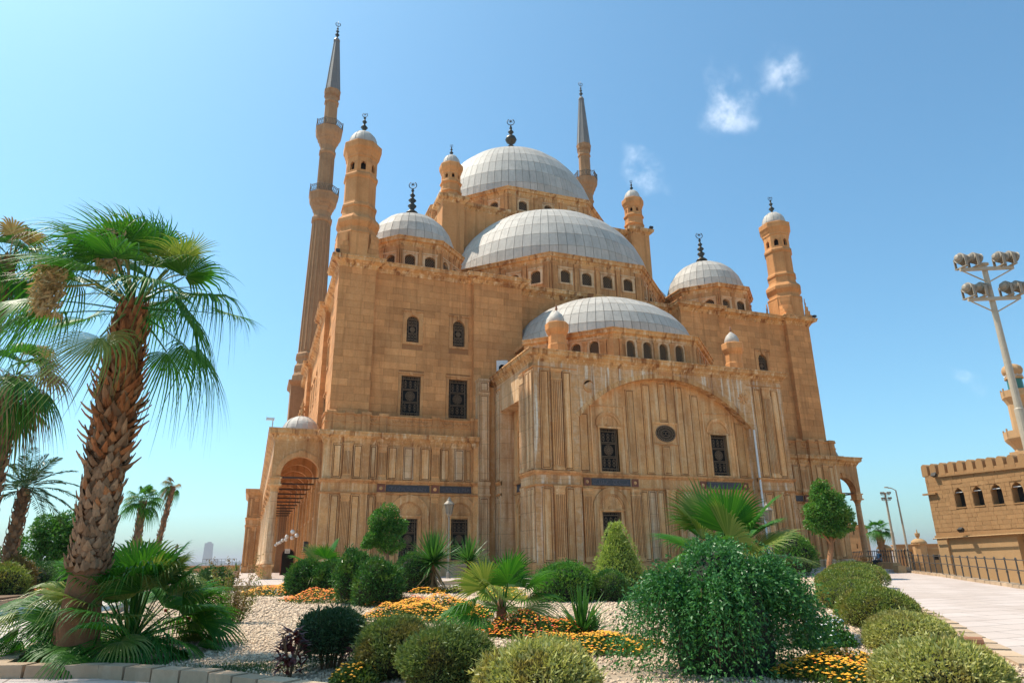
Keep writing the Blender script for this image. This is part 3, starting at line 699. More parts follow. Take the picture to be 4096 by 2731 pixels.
# half domes on the four sides and small domes over the corners
for q in range(4):
    a = q*math.pi/2; c = spin(q) @ Vector((0, 11.27, 0)); e = spin(q) @ Vector((-16.18, 5.78, 0))
    vis = q in (0, 3)
    if q in (0, 3, 1):
        drum('half_dome_drum', c.x, c.y, 11.61, 22.9, 26.69, (-1, 1) if vis else (-1, 1), 4, .95, 1.25, 24.0, 2.13, a)
    hd = dome('half_dome', c.x, c.y, 26.69, 10.85, 9.2, 40, 9, a+math.pi, a+2*math.pi, pw=0.92)
    dd = drum('corner_drum', e.x, e.y, 4.68, 22.9, 26.87, (0, 7), 2, .88, 1.15, 24.15, 1.74, a)
    sd = dome('corner_dome', e.x, e.y, 26.87, 4.1, 4.22, 34, 6, pw=.95); finial('mid', e.x, e.y, 31.5, sd); MB().lathe([(.8, 30.95), (.6, 31.3), (.5, 31.6)], 12, (e.x, e.y)).build('finial_stem', M['bronze'], sd)
# apse half dome
drum('apse_drum', 0, .16, 9.12, 13.9, 16.8, (-1, 1), 4, .72, 1.38, 14.62, 1.42, 0, 'lattice', True, 'round')
dome('apse_dome', 0, .16, 16.8, 8.1, 5.25, 36, 7, math.pi, 2*math.pi, pw=.92)
lay_panels()

# ---- turrets
def turret(cx, cy, sc, parts, win, dome_, fin, base_sq=None, name='turret', wall='wall'):
    mb = MB()
    for pr in parts: mb.lathe([(r, z) for r, z in pr], 8, (cx, cy), R(22.5), True)
    t = mb.build(name, M[wall], MQ)
    ap, za, zb, w0, w1, ww = win
    lan = MB()
    for k in range(8):
        m = frame(cx, cy, 0, k*math.pi/4) @ Matrix.Translation((0, -ap, 0)); L = ap*math.tan(R(22.5))
        lan2 = MB().wall(-L, L, za, zb, [(-ww/2, ww/2, w0, w1)], .25)
        lan2.prism([(-ww/2, w1-ww*.55), (0, w1+.001), (-ww/2, w1+.001)], .0, .2); lan2.prism([(ww/2, w1-ww*.55), (ww/2, w1+.001), (0, w1+.001)], .0, .2)
        lan.add([tuple(m @ Vector(v)) for v in lan2.v], lan2.f)
    lan.build('lantern', M[wall], t)
    MB().lathe([(ap*.7, za), (ap*.7, zb)], 10, (cx, cy)).build('lantern_shade_core', M['void'], t)  # added dark cylinder; shade behind the openings put into its colour
    r, z, h = dome_
    dm = MB().lathe([(r*math.cos(R(90)*i/8)**.9, z+h*math.sin(R(90)*i/8)) for i in range(8)]+[(.02, z+h)], 20, (cx, cy))
    for k in range(10):
        a = k*math.pi/5+.2; dm.tube([(cx+r*1.0*math.cos(R(90)*i/8)**.9*math.cos(a), cy+r*math.cos(R(90)*i/8)**.9*math.sin(a), z+h*math.sin(R(90)*i/8)) for i in range(8)], .025, 4)
    do = dm.build('cap_dome', M['lead'], t, smooth=True)
    finial('small', cx, cy, z+h-.05, t, fin)
    return t
def big_turret(cx, cy):
    parts = [[(1.62,25.2),(1.66,25.3),(1.62,25.45),(1.45,25.55),(1.42,25.9),(1.55,26.1),(1.66,26.3),(1.66,26.6),(1.5,26.85),(1.36,27.0),(1.30,27.25),(1.30,27.75),(1.38,27.8),(1.38,27.98),(1.27,28.15),(1.24,28.3),(1.23,30.45),(1.34,30.6),(1.34,30.8),(1.22,31.0)],
             [(1.2,32.4),(1.28,32.5),(1.28,32.68),(1.35,32.85),(1.42,33.1),(1.52,33.3),(1.53,33.78),(1.5,33.86),(1.1,33.92)]]
    t = turret(cx, cy, 1, parts, (1.22, 30.95, 32.45, 31.2, 32.0, .42), (1.24, 33.9, 1.62), 1.1)
    mb = MB().lathe([(1.62, 23.1), (1.62, 25.25)], 8, (cx, cy), R(22.5), True)
    for sx in (-1, 1):                         # stepped squinch blocks filling the corners of the square base
        for sy in (-1, 1):
            for k in range(5):
                e = 1.62*math.tan(R(22.5)); r = 1.64; zz = 23.1+k*.42; sh = k*.19
                mb.slab([(cx+sx*(e+sh*.4), cy+sy*r), (cx+sx*(r-sh*.75), cy+sy*r) if k == 0 else (cx+sx*(r-sh), cy+sy*(r-.02)), (cx+sx*(r-.02), cy+sy*(r-sh)), (cx+sx*r, cy+sy*(e+sh*.4))][::(1 if sx*sy > 0 else -1)], zz, zz+.40)
    mb.build('turret_base', M['wall'], t)
    return t
for sx in (-1, 1): big_turret(21.7*sx, YC-21.7)
def small_turret(cx, cy):
    p = [[(1.22,36.5),(1.2,36.65),(1.02,37.0),(1.0,37.25),(1.1,37.33),(1.1,37.47),(1.0,37.6),(.97,38.3),(1.1,38.42),(1.1,38.58),(.97,38.75)], [(.95,39.6),(1.02,39.7),(1.03,39.82),(1.08,39.95),(1.18,40.2),(1.2,40.66),(1.16,40.74),(.9,40.78)]]
    return turret(cx, cy, 1, p, (.95, 38.7, 39.65, 38.95, 39.5, .3), (.97, 40.77, 1.36), .78)
for sx in (-1, 1):
    for sy in (-1, 1): small_turret(11.1*sx, YC+11.1*sy)
def apse_turret(cx, cy):
    mb = MB().lathe([(.68,14.0),(.66,15.2),(.62,15.3),(.6,15.9),(.62,16.0),(.7,16.15),(.8,16.4),(.82,16.85),(.78,16.9),(.5,16.95)], 8, (cx, cy), R(22.5), True)
    t = mb.build('turret', M['wall'], MQ)
    MB().lathe([(.52,16.93),(.58,17.05),(.56,17.3),(.42,17.6),(.2,17.82),(.06,17.95)], 18, (cx, cy)).build('cap_dome', M['lead'], t, smooth=True)
    MB().lathe([(.05,17.9),(.05,18.0),(.12,18.1),(.05,18.2),(.08,18.27),(.02,18.43)], 8, (cx, cy)).build('finial', M['terra'], t, smooth=True)
for sx in (-1, 1): apse_turret(7.8*sx, -7.8)

# ---- minarets
def minaret(cx, cy):
    base = MB().box(cx-2.25, cx+2.25, cy-2.25, cy+2.25, -.65, 23.4); base.sweep([(cx-2.25, cy-2.25), (cx+2.25, cy-2.25), (cx+2.25, cy+2.25), (cx-2.25, cy+2.25)], [(0, 22.9), (.15, 23.1), (.35, 23.3), (.4, 23.6), (-.5, 23.7)], True)
    t = base.build('minaret', M['mstone'], MQ)
    L = [(2.2,23.6),(2.2,24.6),(1.9,25.2),(2.0,25.5),(2.0,26.0),(1.75,26.4),(1.72,27.0),(1.9,27.3),(1.9,27.7),(1.65,28.0)]
    MB().lathe(L, 8, (cx, cy), R(22.5), True).build('minaret_foot', M['mstone'], t)
    sh = MB().lathe([(1.56,28.0),(1.22,48.6)], 16, (cx, cy), R(11.25), True)
    for k in range(16):
        a = R(11.25)+k*R(22.5)
        sh.tube([(cx+1.575/math.cos(R(11.25))*math.cos(a), cy+1.575/math.cos(R(11.25))*math.sin(a), 28.3), (cx+1.25/math.cos(R(11.25))*math.cos(a), cy+1.25/math.cos(R(11.25))*math.sin(a), 48.0)], [.12, .10], 5)
    sh.lathe([(1.3,48.3),(1.45,48.5),(1.45,48.9),(1.28,49.1),(1.22,49.4),(1.22,50.0),(1.42,50.4),(1.42,50.6),(1.65,51.0),(1.68,51.2),(1.9,51.6),(1.98,52.0),(2.05,52.6),(2.12,52.7),(2.12,52.85),(1.0,52.9)], 8, (cx, cy), R(22.5), True)
    sh.build('shaft', M['mstone'], t)
    up_ = MB().lathe([(1.1,52.8),(1.06,60.0)], 8, (cx, cy), R(22.5), True)
    for k in range(8):
        for off in (-.2, .2):
            a = k*R(45); px, py = cx+1.09*math.cos(a)-off*math.sin(a), cy+1.09*math.sin(a)+off*math.cos(a); up_.tube([(px, py, 53.4), (px-.03*math.cos(a), py-.03*math.sin(a), 59.6)], .06, 4)
    up_.lathe([(1.1,59.9),(1.22,60.1),(1.22,60.4),(1.1,60.6),(1.1,61.4),(1.3,61.9),(1.32,62.1),(1.55,62.5),(1.6,62.8),(1.8,63.2),(1.92,63.6),(1.95,64.2),(2.0,64.35),(.9,64.4)], 8, (cx, cy), R(22.5), True)
    up_.lathe([(.96,64.3),(.93,69.2),(1.08,69.35),(1.08,69.55),(.98,69.7),(1.0,70.6),(1.15,70.9),(1.2,71.4),(1.24,71.5),(1.24,71.62),(.9,71.7)], 8, (cx, cy), R(22.5), True)
    up_.build('upper_shaft', M['mstone'], t)
    sp = MB().lathe([(1.12,71.6),(1.0,73.2),(.42,81.4),(.5,81.5),(.5,81.7),(.3,82.1),(.1,82.3)], 8, (cx, cy), R(22.5), True)
    for k in range(8):
        a = R(22.5)+k*R(45); kk = 1/math.cos(R(22.5)); sp.tube([(cx+1.12*kk*math.cos(a), cy+1.12*kk*math.sin(a), 71.6), (cx+1.0*kk*math.cos(a), cy+1.0*kk*math.sin(a), 73.2), (cx+.42*kk*math.cos(a), cy+.42*kk*math.sin(a), 81.4)], .05, 4)
    sp.build('spire', M['spire'], t)
    MB().lathe([(.1,82.2),(.12,82.5),(.36,82.85),(.1,83.2),(.1,83.3),(.28,83.55),(.09,83.8),(.08,83.9),(.2,84.1),(.07,84.3),(.05,84.6)], 10, (cx, cy)).ring((cx, cy, 85.0), .38, .06, 16, 5, 'xz', (R(130), R(410))).tube([(cx, cy, 84.8), (cx, cy, 85.6)], .04, 4).tube([(cx-.25, cy, 85.2), (cx+.25, cy, 85.2)], .03, 4).build('finial', M['bronze'], t, smooth=True)
    for zb, rb, n in ((52.85, 2.05, 8), (64.35, 1.93, 8)):
        rb_ = MB(); P = octagon(cx, cy, rb, range(8))
        for i in range(8):
            p, q = P[i], P[(i+1) % 8]; rb_.tube([(p[0], p[1], zb), (p[0], p[1], zb+1.35)], .07, 5)
            rb_.tube([(*p, zb+1.15), (*q, zb+1.15)], .05, 4); rb_.tube([(*p, zb+.12), (*q, zb+.12)], .05, 4)
            for k in range(5):
                f0, f1 = k/5, (k+1)/5
                a = [(p[j]+(q[j]-p[j])*f0) for j in (0, 1)]; b_ = [(p[j]+(q[j]-p[j])*f1) for j in (0, 1)]
                rb_.tube([(*a, zb+.12), (*b_, zb+1.15)], .035, 4); rb_.tube([(*b_, zb+.12), (*a, zb+1.15)], .035, 4)
        rb_.build('balcony_railing', M['railst'], t)
    for k in range(8):
        a = k*R(45); MB().ring((0, -1.13, 70.75), .32, .07, 8, 4, 'xz', (math.pi, 2*math.pi)).build('swag', M['mstone'], t, Matrix.Translation((cx, cy, 0)) @ Matrix.Rotation(a, 4, 'Z'))
for sx in (-1, 1): minaret(22.14*sx, 43.44)

# ---- lower storey of the hall, front
I4 = Matrix.Identity(4)
def mir(P): return [(-x, y) for x, y in reversed(P)]
def mirrored(s, u0, u1): return (u0, u1) if s < 0 else (-u1, -u0)
LOWCORN = [(-.8, 8.45), (.02, 8.45), (.06, 8.58), (.10, 8.62), (.14, 8.80), (.26, 8.90), (.36, 8.97), (.38, 9.16), (.43, 9.18), (.43, 9.28), (-.9, 9.36)]
STRING = [(-.1, 5.66), (.05, 5.68), (.07, 5.76), (.16, 5.82), (.18, 5.94), (-.1, 5.97)]
STRING2 = [(-.1, 4.92), (.04, 4.93), (.10, 4.98), (.11, 5.07), (-.1, 5.10)]
PLINTH = [(-.1, -.75), (.16, -.75), (.16, .06), (.10, .12), (.04, .18), (-.1, .2)]
for s in (-1, 1):
    A = frame(0, -1.7); B = frame(0, -1.5)
    wl = MB()
    u0, u1 = mirrored(s, -23.25, -20.06); t = MB().wall(u0, u1, -.7, 8.6, (), .3); wl.add([tuple(A @ Vector(v)) for v in t.v], t.f)
    u0, u1 = mirrored(s, -20.06, -12.0); ops = [(s*17.03-.65 if s > 0 else -17.03-.65, (17.03 if s > 0 else -17.03)+.65, .44, 3.29), ((13.26 if s > 0 else -13.26)-.65, (13.26 if s > 0 else -13.26)+.65, .44, 3.29)]
    t = MB().wall(u0, u1, -.7, 8.6, ops, .5); wl.add([tuple(B @ Vector(v)) for v in t.v], t.f)
    a, b = mirrored(s, -12.3, -11.8); wl.box(a, b, -1.75, -1.2, -.7, 8.6)
    e = s*20.06; wl.add([(e, -1.7, -.7), (e, -1.5, -.7), (e, -1.5, 8.6), (e, -1.7, 8.6)], [(0, 1, 2, 3)])
    low = wl.build('lower_wall', M['marble'], MQ)
    P = [(-23.25, -.6), (-23.25, -1.7), (-20.06, -1.7), (-20.06, -1.5), (-19.5, -1.5), (-19.5, -1.63), (-18.76, -1.63), (-18.76, -1.5), (-15.55, -1.5), (-15.55, -1.63), (-14.82, -1.63), (-14.82, -1.5), (-12.36, -1.5), (-12.36, -1.78), (-11.95, -1.78)]
    PP = P if s < 0 else mir(P)
    MB().sweep(PP, LOWCORN).build('cornice', M['cornice'], low)
    MB().sweep(PP, STRING).build('string_course', M['trim'], low)
    MB().sweep(PP, STRING2).build('string_course', M['trim'], low)
    MB().sweep(PP, PLINTH).build('plinth', M['marblew'], low)
    # parapet with pedestals and a carved frieze
    par = MB(); Q = [(-23.35, .3), (-23.35, -1.62), (-20.1, -1.62), (-20.1, -1.4), (-12.3, -1.4), (-12.3, -1.6), (-11.95, -1.6)]; QQ = Q if s < 0 else mir(Q)
    par.sweep(QQ, [(-.3, 9.2), (0, 9.2), (0, 9.95), (.04, 9.98), (.04, 10.02), (-.02, 10.05), (-.02, 10.48), (.06, 10.52), (.08, 10.62), (-.3, 10.66)]).build('parapet', M['trim'], low)
    for c in (-22.9, -21.6, -20.45, -19.13, -15.18, -12.15):
        yy = -1.66 if c < -20.2 else (-1.46 if c > -20 and c < -12.3 else -1.64); c_ = c if s < 0 else -c
        MB().box(c_-.29, c_+.29, yy-.06, yy+.35, 9.25, 10.55).box(c_-.36, c_+.36, yy-.13, yy+.4, 10.55, 10.74).box(c_-.34, c_+.34, yy-.1, yy+.38, 9.98, 10.08).frus(c_-.34, c_+.34, yy-.11, yy+.38, 10.74, 10.8, .1).build('parapet_pedestal', M['trim'], low)
    sw = MB()
    k = -19.9
    while k < -12.6:
        c_ = k if s < 0 else -k
        if not any(abs(k-c) < .5 for c in (-19.13, -15.18, -12.15)): sw.ring((c_, -1.40, 10.42), .24, .045, 8, 4, 'xz', (math.pi, 2*math.pi)); sw.ring((c_, -1.39, 10.25), .07, .04, 8, 4)
        k += .55
    sw.build('garland', M['trim'], low)
    # panels and pilasters
    up_z, lo_z = (6.02, 8.35), (.25, 4.85)
    for u in ((-22.62, -22.02), (-21.2, -20.6)):
        panel(A, *mirrored(s, *u), *up_z, parent=low); panel(A, *mirrored(s, *u), *lo_z, parent=low)
    for z0, z1 in (up_z, lo_z): pilaster(A, *mirrored(s, -21.9, -21.3), z0-.08, z1+.1, parent=low)
    for u in ((-20.0, -19.55), (-18.72, -18.04), (-17.56, -16.83), (-16.31, -15.6), (-14.78, -14.13), (-13.72, -13.0), (-12.86, -12.42)):
        panel(B, *mirrored(s, *u), *up_z, mat='marblew' if u[0] in (-17.56, -13.72) else 'marble', parent=low)
    for u in ((-19.43, -18.83), (-15.48, -14.9)):
        for z0, z1 in (up_z, lo_z): pilaster(B, *mirrored(s, *u), z0-.08, z1+.1, parent=low)
        c = sum(mirrored(s, *u))/2; roundel(frame(0, -1.58), c, 5.36, .55, parent=low)
    panel(B, *mirrored(s, -20.0, -19.55), *lo_z, parent=low)
    inscription(B, *mirrored(s, -18.76, -15.58), 5.14, 5.62, low, 1); inscription(B, *mirrored(s, -14.8, -12.4), 5.14, 5.62, low, 1)
    for c in (-17.03, -13.26):
        c_ = c if s < 0 else -c; m = B @ Matrix.Translation((c_, 0, .44))
        window(m, 1.3, 2.85, .26, .2, '', 'ornate', 'marble', key=False, parent=MQ)
        inst('tympanum', cached('sh1', lambda: shell_mesh(1.86)), low, B @ Matrix.Translation((c_, -.04, 3.56)))
        inst('archivolt', cached('ab1', lambda: archband_mesh(1.9, .42, .1, 3.2)), low, B @ Matrix.Translation((c_, 0, 3.52)))
    # tall pale slab in the corner between hall and apse
    a, b = mirrored(s, -11.95, -11.1)
    sl_ = MB().box(a, b, -1.95, -.4, -.7, 13.75); sl_.box(a-.05, b+.05, -2.0, -.4, 13.75, 13.92); sl_.box(a-.04, b+.04, -2.0, -.4, 12.7, 12.82); sl_.box(a-.06, b+.06, -2.03, -.4, 5.7, 5.95); sl_.box(a-.06, b+.06, -2.03, -.4, 4.95, 5.08); sl_.box(a-.1, b+.1, -2.07, -.4, -.7, .2)
    o = sl_.build('corner_slab', M['marblew'], MQ)
    for z0, z1 in ((.3, 4.8), (6.05, 12.6), (12.9, 13.65)): panel(frame(0, -1.95), a+.08, b-.08, z0, z1, 'marblew', parent=o)
    a, b = mirrored(s, -11.1, -10.4); MB().box(a, b, -1.45, -.4, -.7, 13.4).build('corner_infill', M['marble'], MQ)

# ---- apse block
AX, AY, RC = 10.5, -9.6, -8.94
rise = 3.3; hw = 7.22; rr = (hw*hw+rise*rise)/(2*rise); al = math.asin(hw/rr)
arcp = [(rr*math.sin(-al+2*al*i/28), 9.65-(rr-rise)+rr*math.cos(-al+2*al*i/28)) for i in range(29)]
front = MB().prism([(-AX, -.7), (-hw, -.7)]+arcp+[(hw, -.7), (AX, -.7), (AX, 13.6), (-AX, 13.6)], AY, RC+.3).build('apse_front', M['marble2'], MQ)
n = 28                                                    # voussoir edge of the big arch, one stone at a time
for i in range(n):
    a0, a1 = -al+2*al*i/n+.0012, -al+2*al*(i+1)/n-.0012; zc = 9.65-(rr-rise)
    MB().prism([((rr-.03)*math.sin(a0), zc+(rr-.03)*math.cos(a0)), ((rr-.03)*math.sin(a1), zc+(rr-.03)*math.cos(a1)), ((rr+.30)*math.sin(a1), zc+(rr+.30)*math.cos(a1)), ((rr+.30)*math.sin(a0), zc+(rr+.30)*math.cos(a0))], AY-.035, RC).build('voussoir', M['cornice'], front)
ops = [(-4.6-.72, -4.6+.72, 6.1, 9.12), (4.6-.72, 4.6+.72, 6.1, 9.12), (-4.7-.72, -4.7+.72, .4, 3.4), (4.7-.72, 4.7+.72, .4, 3.4)]
ops = [(-5.33, -3.89, 6.1, 9.12), (3.89, 5.33, 6.1, 9.12), (-5.45, -4.01, .4, 3.4), (4.01, 5.45, .4, 3.4)]
rec = MB().wall(-hw, hw, -.7, 13.2, ops, .5, RC).build('recess_wall', M['marble'], MQ)
F1, FR = frame(0, AY), frame(0, RC)
for s in (-1, 1):
    for (z0, z1, pz) in ((6.05, 12.75, 'u'), (.25, 4.85, 'l')):
        for u in ((-10.05, -9.4), (-8.36, -7.75)): panel(F1, *mirrored(s, *u), z0, z1, parent=front)
        pilaster(F1, *mirrored(s, -9.24, -8.5), z0-.08, z1+.12, parent=front, d=.15, cap=.75 if pz == 'u' else .45)
    cu, cl_ = s*4.61, s*4.73
    window(FR @ Matrix.Translation((cu, 0, 6.1)), 1.44, 3.02, .16, .08, '', 'ornate', 'marble', key=False)
    window(FR @ Matrix.Translation((cl_, 0, .4)), 1.44, 3.0, .22, .16, '', 'ornate', 'marble', key=False)
    inst('tympanum', cached('sh2', lambda: shell_mesh(1.75)), rec, FR @ Matrix.Translation((cu, -.04, 9.28)))
    inst('archivolt', cached('ab2', lambda: archband_mesh(1.75, .12, .06, .02)), rec, FR @ Matrix.Translation((cu, 0, 9.28)))
    inst('tympanum', cached('sh3', lambda: shell_mesh(1.95)), rec, FR @ Matrix.Translation((cl_, -.04, 3.62)))
    inst('archivolt', cached('ab3', lambda: archband_mesh(2.0, .36, .1, 3.3)), rec, FR @ Matrix.Translation((cl_, 0, 3.6)))
    a, b = mirrored(s, -6.0, -3.3); mb = MB(); mb.box(a, a+.08, -.07, 0, 6.02, 10.75); mb.box(b-.08, b, -.07, 0, 6.02, 10.75); mb.box(a+.08, b-.08, -.07, 0, 10.67, 10.75); mb.build('window_surround', M['marble'], rec, FR)
    panel(FR, *mirrored(s, -6.95, -6.2), 6.05, 10.1, parent=rec, d=.08)
    panel(FR, *mirrored(s, -3.1, -2.42), 6.05, 12.0, parent=rec, d=.08); panel(FR, *mirrored(s, -1.72, -1.05), 6.05, 12.55, parent=rec, d=.08)
    pilaster(FR, *mirrored(s, -6.86, -6.18), .2, 4.95, parent=rec); pilaster(FR, *mirrored(s, -3.14, -2.46), .2, 4.95, parent=rec)
    for u in ((-2.36, -1.82), (-1.74, -1.16), (-1.08, -.52)): panel(FR, *mirrored(s, *u), .25, 4.85, mat='marblew' if u[0] == -1.74 else 'marble', parent=rec)
    roundel(frame(0, RC-.03), s*6.5, 5.37, .5, parent=rec); roundel(frame(0, RC-.03), s*2.8, 5.37, .5, parent=rec)
    a, b = mirrored(s, -6.15, -3.15); inscription(FR, a, b, 5.14, 5.62, rec, 2)
pilaster(FR, -.34, .34, .2, 4.95, parent=rec)
panel(FR, -.34, .34, 9.85, 12.75, parent=rec, d=.08); panel(FR, -.34, .34, 6.05, 8.1, parent=rec, d=.08)
# oculus
oc = MB(); el = [(.80*math.cos(i*math.pi/16), 8.97+.58*math.sin(i*math.pi/16)) for i in range(33)]
oc.box(-1.04, 1.04, -.10, 0, 8.18, 8.30); oc.box(-1.04, 1.04, -.10, 0, 9.66, 9.78); oc.box(-1.04, -.92, -.10, 0, 8.30, 9.66); oc.box(.92, 1.04, -.10, 0, 8.30, 9.66); oc.box(-.92, .92, -.045, 0, 8.30, 9.66)
oo = oc.build('oculus', M['marble'], rec, FR)
g_ = MB(); g_.v = [(0, -.05, 8.97)]+[(x, -.05, z) for x, z in el[:-1]]; g_.f = [(0, 1+(i+1) % 32, 1+i) for i in range(32)]; inst('pane', g_.mesh('pane', M['pane']), oo, FR)
g_ = MB(); g_.tube([(x, -.08, z) for x, z in el], .05, 5); g_.tube([(x*.78, -.07, 8.97+(z-8.97)*.78) for x, z in el], .025, 4); g_.tube([(x*.45, -.07, 8.97+(z-8.97)*.45) for x, z in el], .025, 4)
for k in range(28):
    a = k*math.pi/14; g_.tube([(.8*.5*math.cos(a), -.07, 8.97+.58*.5*math.sin(a)), (.8*.95*math.cos(a), -.07, 8.97+.58*.95*math.sin(a))], .016, 4)
g_.ring((-.13, -.08, 8.97), .13, .02, 10, 4); g_.ring((.13, -.08, 8.97), .13, .02, 10, 4); inst('grille', g_.mesh('grille', M['grille']), oo, FR)
# crescent and star reliefs on the spandrels, small cartouche at the crown
mn = MB(); po = arc_pts(0, 0, .42, R(-50), R(230), 22); pi_ = arc_pts(.16, .08, .34, R(205), R(-28), 18); mn.prism(po+pi_, -.07, .02); mn.build('crescent_relief', M['trim'], front, F1 @ Matrix.Translation((-6.35, 0, 11.85)) @ Matrix.Rotation(R(-75), 4, 'Y'))
st = MB()
for k in range(8):
    a = k*math.pi/4; st.prism([(.10*math.cos(a-.4), .10*math.sin(a-.4)), (.42*math.cos(a-.22), .42*math.sin(a-.22)), (.46*math.cos(a), .46*math.sin(a)), (.42*math.cos(a+.22), .42*math.sin(a+.22)), (.10*math.cos(a+.4), .10*math.sin(a+.4))], -.06-.01*(k % 2), .02)
st.build('star_relief', M['trim'], front, F1 @ Matrix.Translation((6.75, 0, 11.9)))
ca = MB(); ca.box(-.6, .6, -.05, 0, -.16, .16)
for k in range(7): ca.ring((-.5+k*.165, -.05, .02*(-1)**k), .1, .03, 8, 4)
ca.build('cartouche', M['trim'], front, F1 @ Matrix.Translation((0, 0, 13.28)))
# sides of the apse with the deep niches
for s in (-1, 1):
    m = frame(-AX, 0, 0, R(-90)) if s < 0 else frame(AX, AY, 0, R(90))
    fu = (lambda a, b: (a, b)) if s < 0 else (lambda a, b: (9.6-b, 9.6-a))
    sw_ = MB().wall(0, 9.6, -.7, 13.6, [(*fu(2.79, 6.93), -.7, 11.2)], 1.1).build('apse_side', M['marblew'], MQ, m)
    cc = sum(fu(2.79, 6.93))/2
    MB().wall(*fu(2.75, 6.97), -.7, 11.3, [(cc-.7, cc+.7, .44, 3.4), (cc-.7, cc+.7, 6.1, 9.1)], .4, 1.1).build('niche_wall', M['marble'], sw_, m)
    mi = m @ Matrix.Translation((cc, 1.1, 0))
    window(mi @ Matrix.Translation((0, 0, 6.1)), 1.4, 3.0, .16, .1, '', 'ornate', 'marble', key=False); window(mi @ Matrix.Translation((0, 0, .44)), 1.4, 2.96, .2, .12, '', 'ornate', 'marble', key=False)
    for z in (9.25, 3.6): inst('tympanum', cached('sh2', lambda: shell_mesh(1.75)), sw_, mi @ Matrix.Translation((0, -.04, z))); inst('archivolt', cached('ab3', lambda: archband_mesh(2.0, .36, .1, 3.3)), sw_, mi @ Matrix.Translation((0, 0, z)))
    MB().box(-2.05, 2.05, -.12, 0, 4.95, 5.08).box(-2.05, 2.05, -.14, 0, 5.68, 5.95).build('string_course', M['trim'], sw_, mi)
    inscription(mi, -1.5, 1.5, 5.12, 5.64, sw_, 1)
    for (z0, z1, cp) in ((6.05, 12.75, .75), (.25, 4.85, .45)):
        pilaster(m, *fu(7.25, 7.95), z0-.08, z1+.1, 'marblew', sw_, .15, cp)
        panel(m, *fu(8.2, 8.75), z0, z1, 'marblew', parent=sw_); panel(m, *fu(8.9, 9.4), z0, z1, 'marblew', parent=sw_); panel(m, *fu(2.05, 2.6), z0, z1, 'marblew', parent=sw_)
MB().sweep([(-AX, -.4), (-AX, AY), (AX, AY), (AX, -.4)], [(-.5, 13.35), (.02, 13.35), (.06, 13.5), (.12, 13.54), (.16, 13.66), (.30, 13.76), (.42, 13.84), (.45, 14.04), (.52, 14.06), (.52, 14.16), (-1.5, 14.2)]).build('cornice', M['cornice'], MQ)
MB().slab([(-AX+.3, 0.2), (-AX+.3, AY+.3), (AX-.3, AY+.3), (AX-.3, .2)], 13.7, 13.95).build('apse_roof', M['trim'], MQ)
for pth in ([(-AX, -6.93), (-AX, AY), (-hw, AY)], [(hw, AY), (AX, AY), (AX, -6.93)], [(-AX, -1.9), (-AX, -2.79)], [(AX, -2.79), (AX, -1.9)], [(-hw, RC), (hw, RC)]):
    for pr in (STRING, STRING2, PLINTH): MB().sweep(pth, pr).build('string_course', M['trim'], MQ)
    if pth[0][1] != RC: MB().sweep(pth, [(-.1, 12.93), (.03, 12.94), (.07, 13.02), (-.1, 13.05)]).build('string_course', M['trim'], MQ)
# slim stone strip down both sides of the arch, white rain pipe on the right
MB().tube([(hw+.12, AY-.09, 9.5), (hw+.12, AY-.09, -.4)], .075, 8).build('rain_pipe', M['white'], front)
# small pale dormer on the apse roof
dm = MB().prism([(-.45, 0), (-.27, 0), (-.27, .95)]+arc_pts(0, .95, .27, math.pi, 0, 8)[1:-1]+[(.27, .95), (.27, 0), (.45, 0), (.45, 1.55), (-.45, 1.55)], -.06, .5)
d_ = dm.build('roof_dormer', M['white'], MQ, frame(-9.9, -1.6, 14.1, R(-20))); MB().box(-.3, .3, .12, .3, 0, 1.4).build('pane', M['pane'], d_, frame(-9.9, -1.6, 14.1, R(-20)))

# ---- side arcades
def column_parts():
    ped = MB().box(-.36, .36, -.36, .36, -.66, -.52).frus(-.36, .36, -.36, .36, -.52, -.46, .04).box(-.31, .31, -.31, .31, -.46, .1).box(-.37, .37, -.37, .37, .1, .17).box(-.41, .41, -.41, .41, .17, .3)
    for a in range(4):
        t = MB(); t.lathe([(.17, -.025), (.15, .0), (.11, .0), (.1, -.02)], 14); Mx = Matrix.Rotation(a*math.pi/2, 4, 'Z') @ Matrix.Translation((0, -.31, -.18)) @ Matrix.Rotation(R(90), 4, 'X'); ped.add([tuple(Mx @ Vector(v)) for v in t.v], t.f)
    sh = MB().lathe([(.36, .3), (.36, .38), (.32, .42), (.33, .5), (.285, .56), (.275, .6), (.27, 2.4), (.235, 4.95), (.26, 4.98), (.26, 5.04), (.235, 5.06)], 20)
    cp = MB().lathe([(.235, 5.05), (.25, 5.15), (.30, 5.3), (.38, 5.42), (.40, 5.46)], 16).box(-.42, .42, -.42, .42, 5.46, 5.58).box(-.34, .34, -.34, .34, 5.58, 5.95).box(-.42, .42, -.42, .42, 5.95, 6.05)
    return ped.mesh('pedestal', M['marble']), sh.mesh('column', M['marblew'], True), cp.mesh('capital', M['marble'])
PED, SHA, CAPM = column_parts()
NB, BAY, Y0 = 11, 4.05, -.42
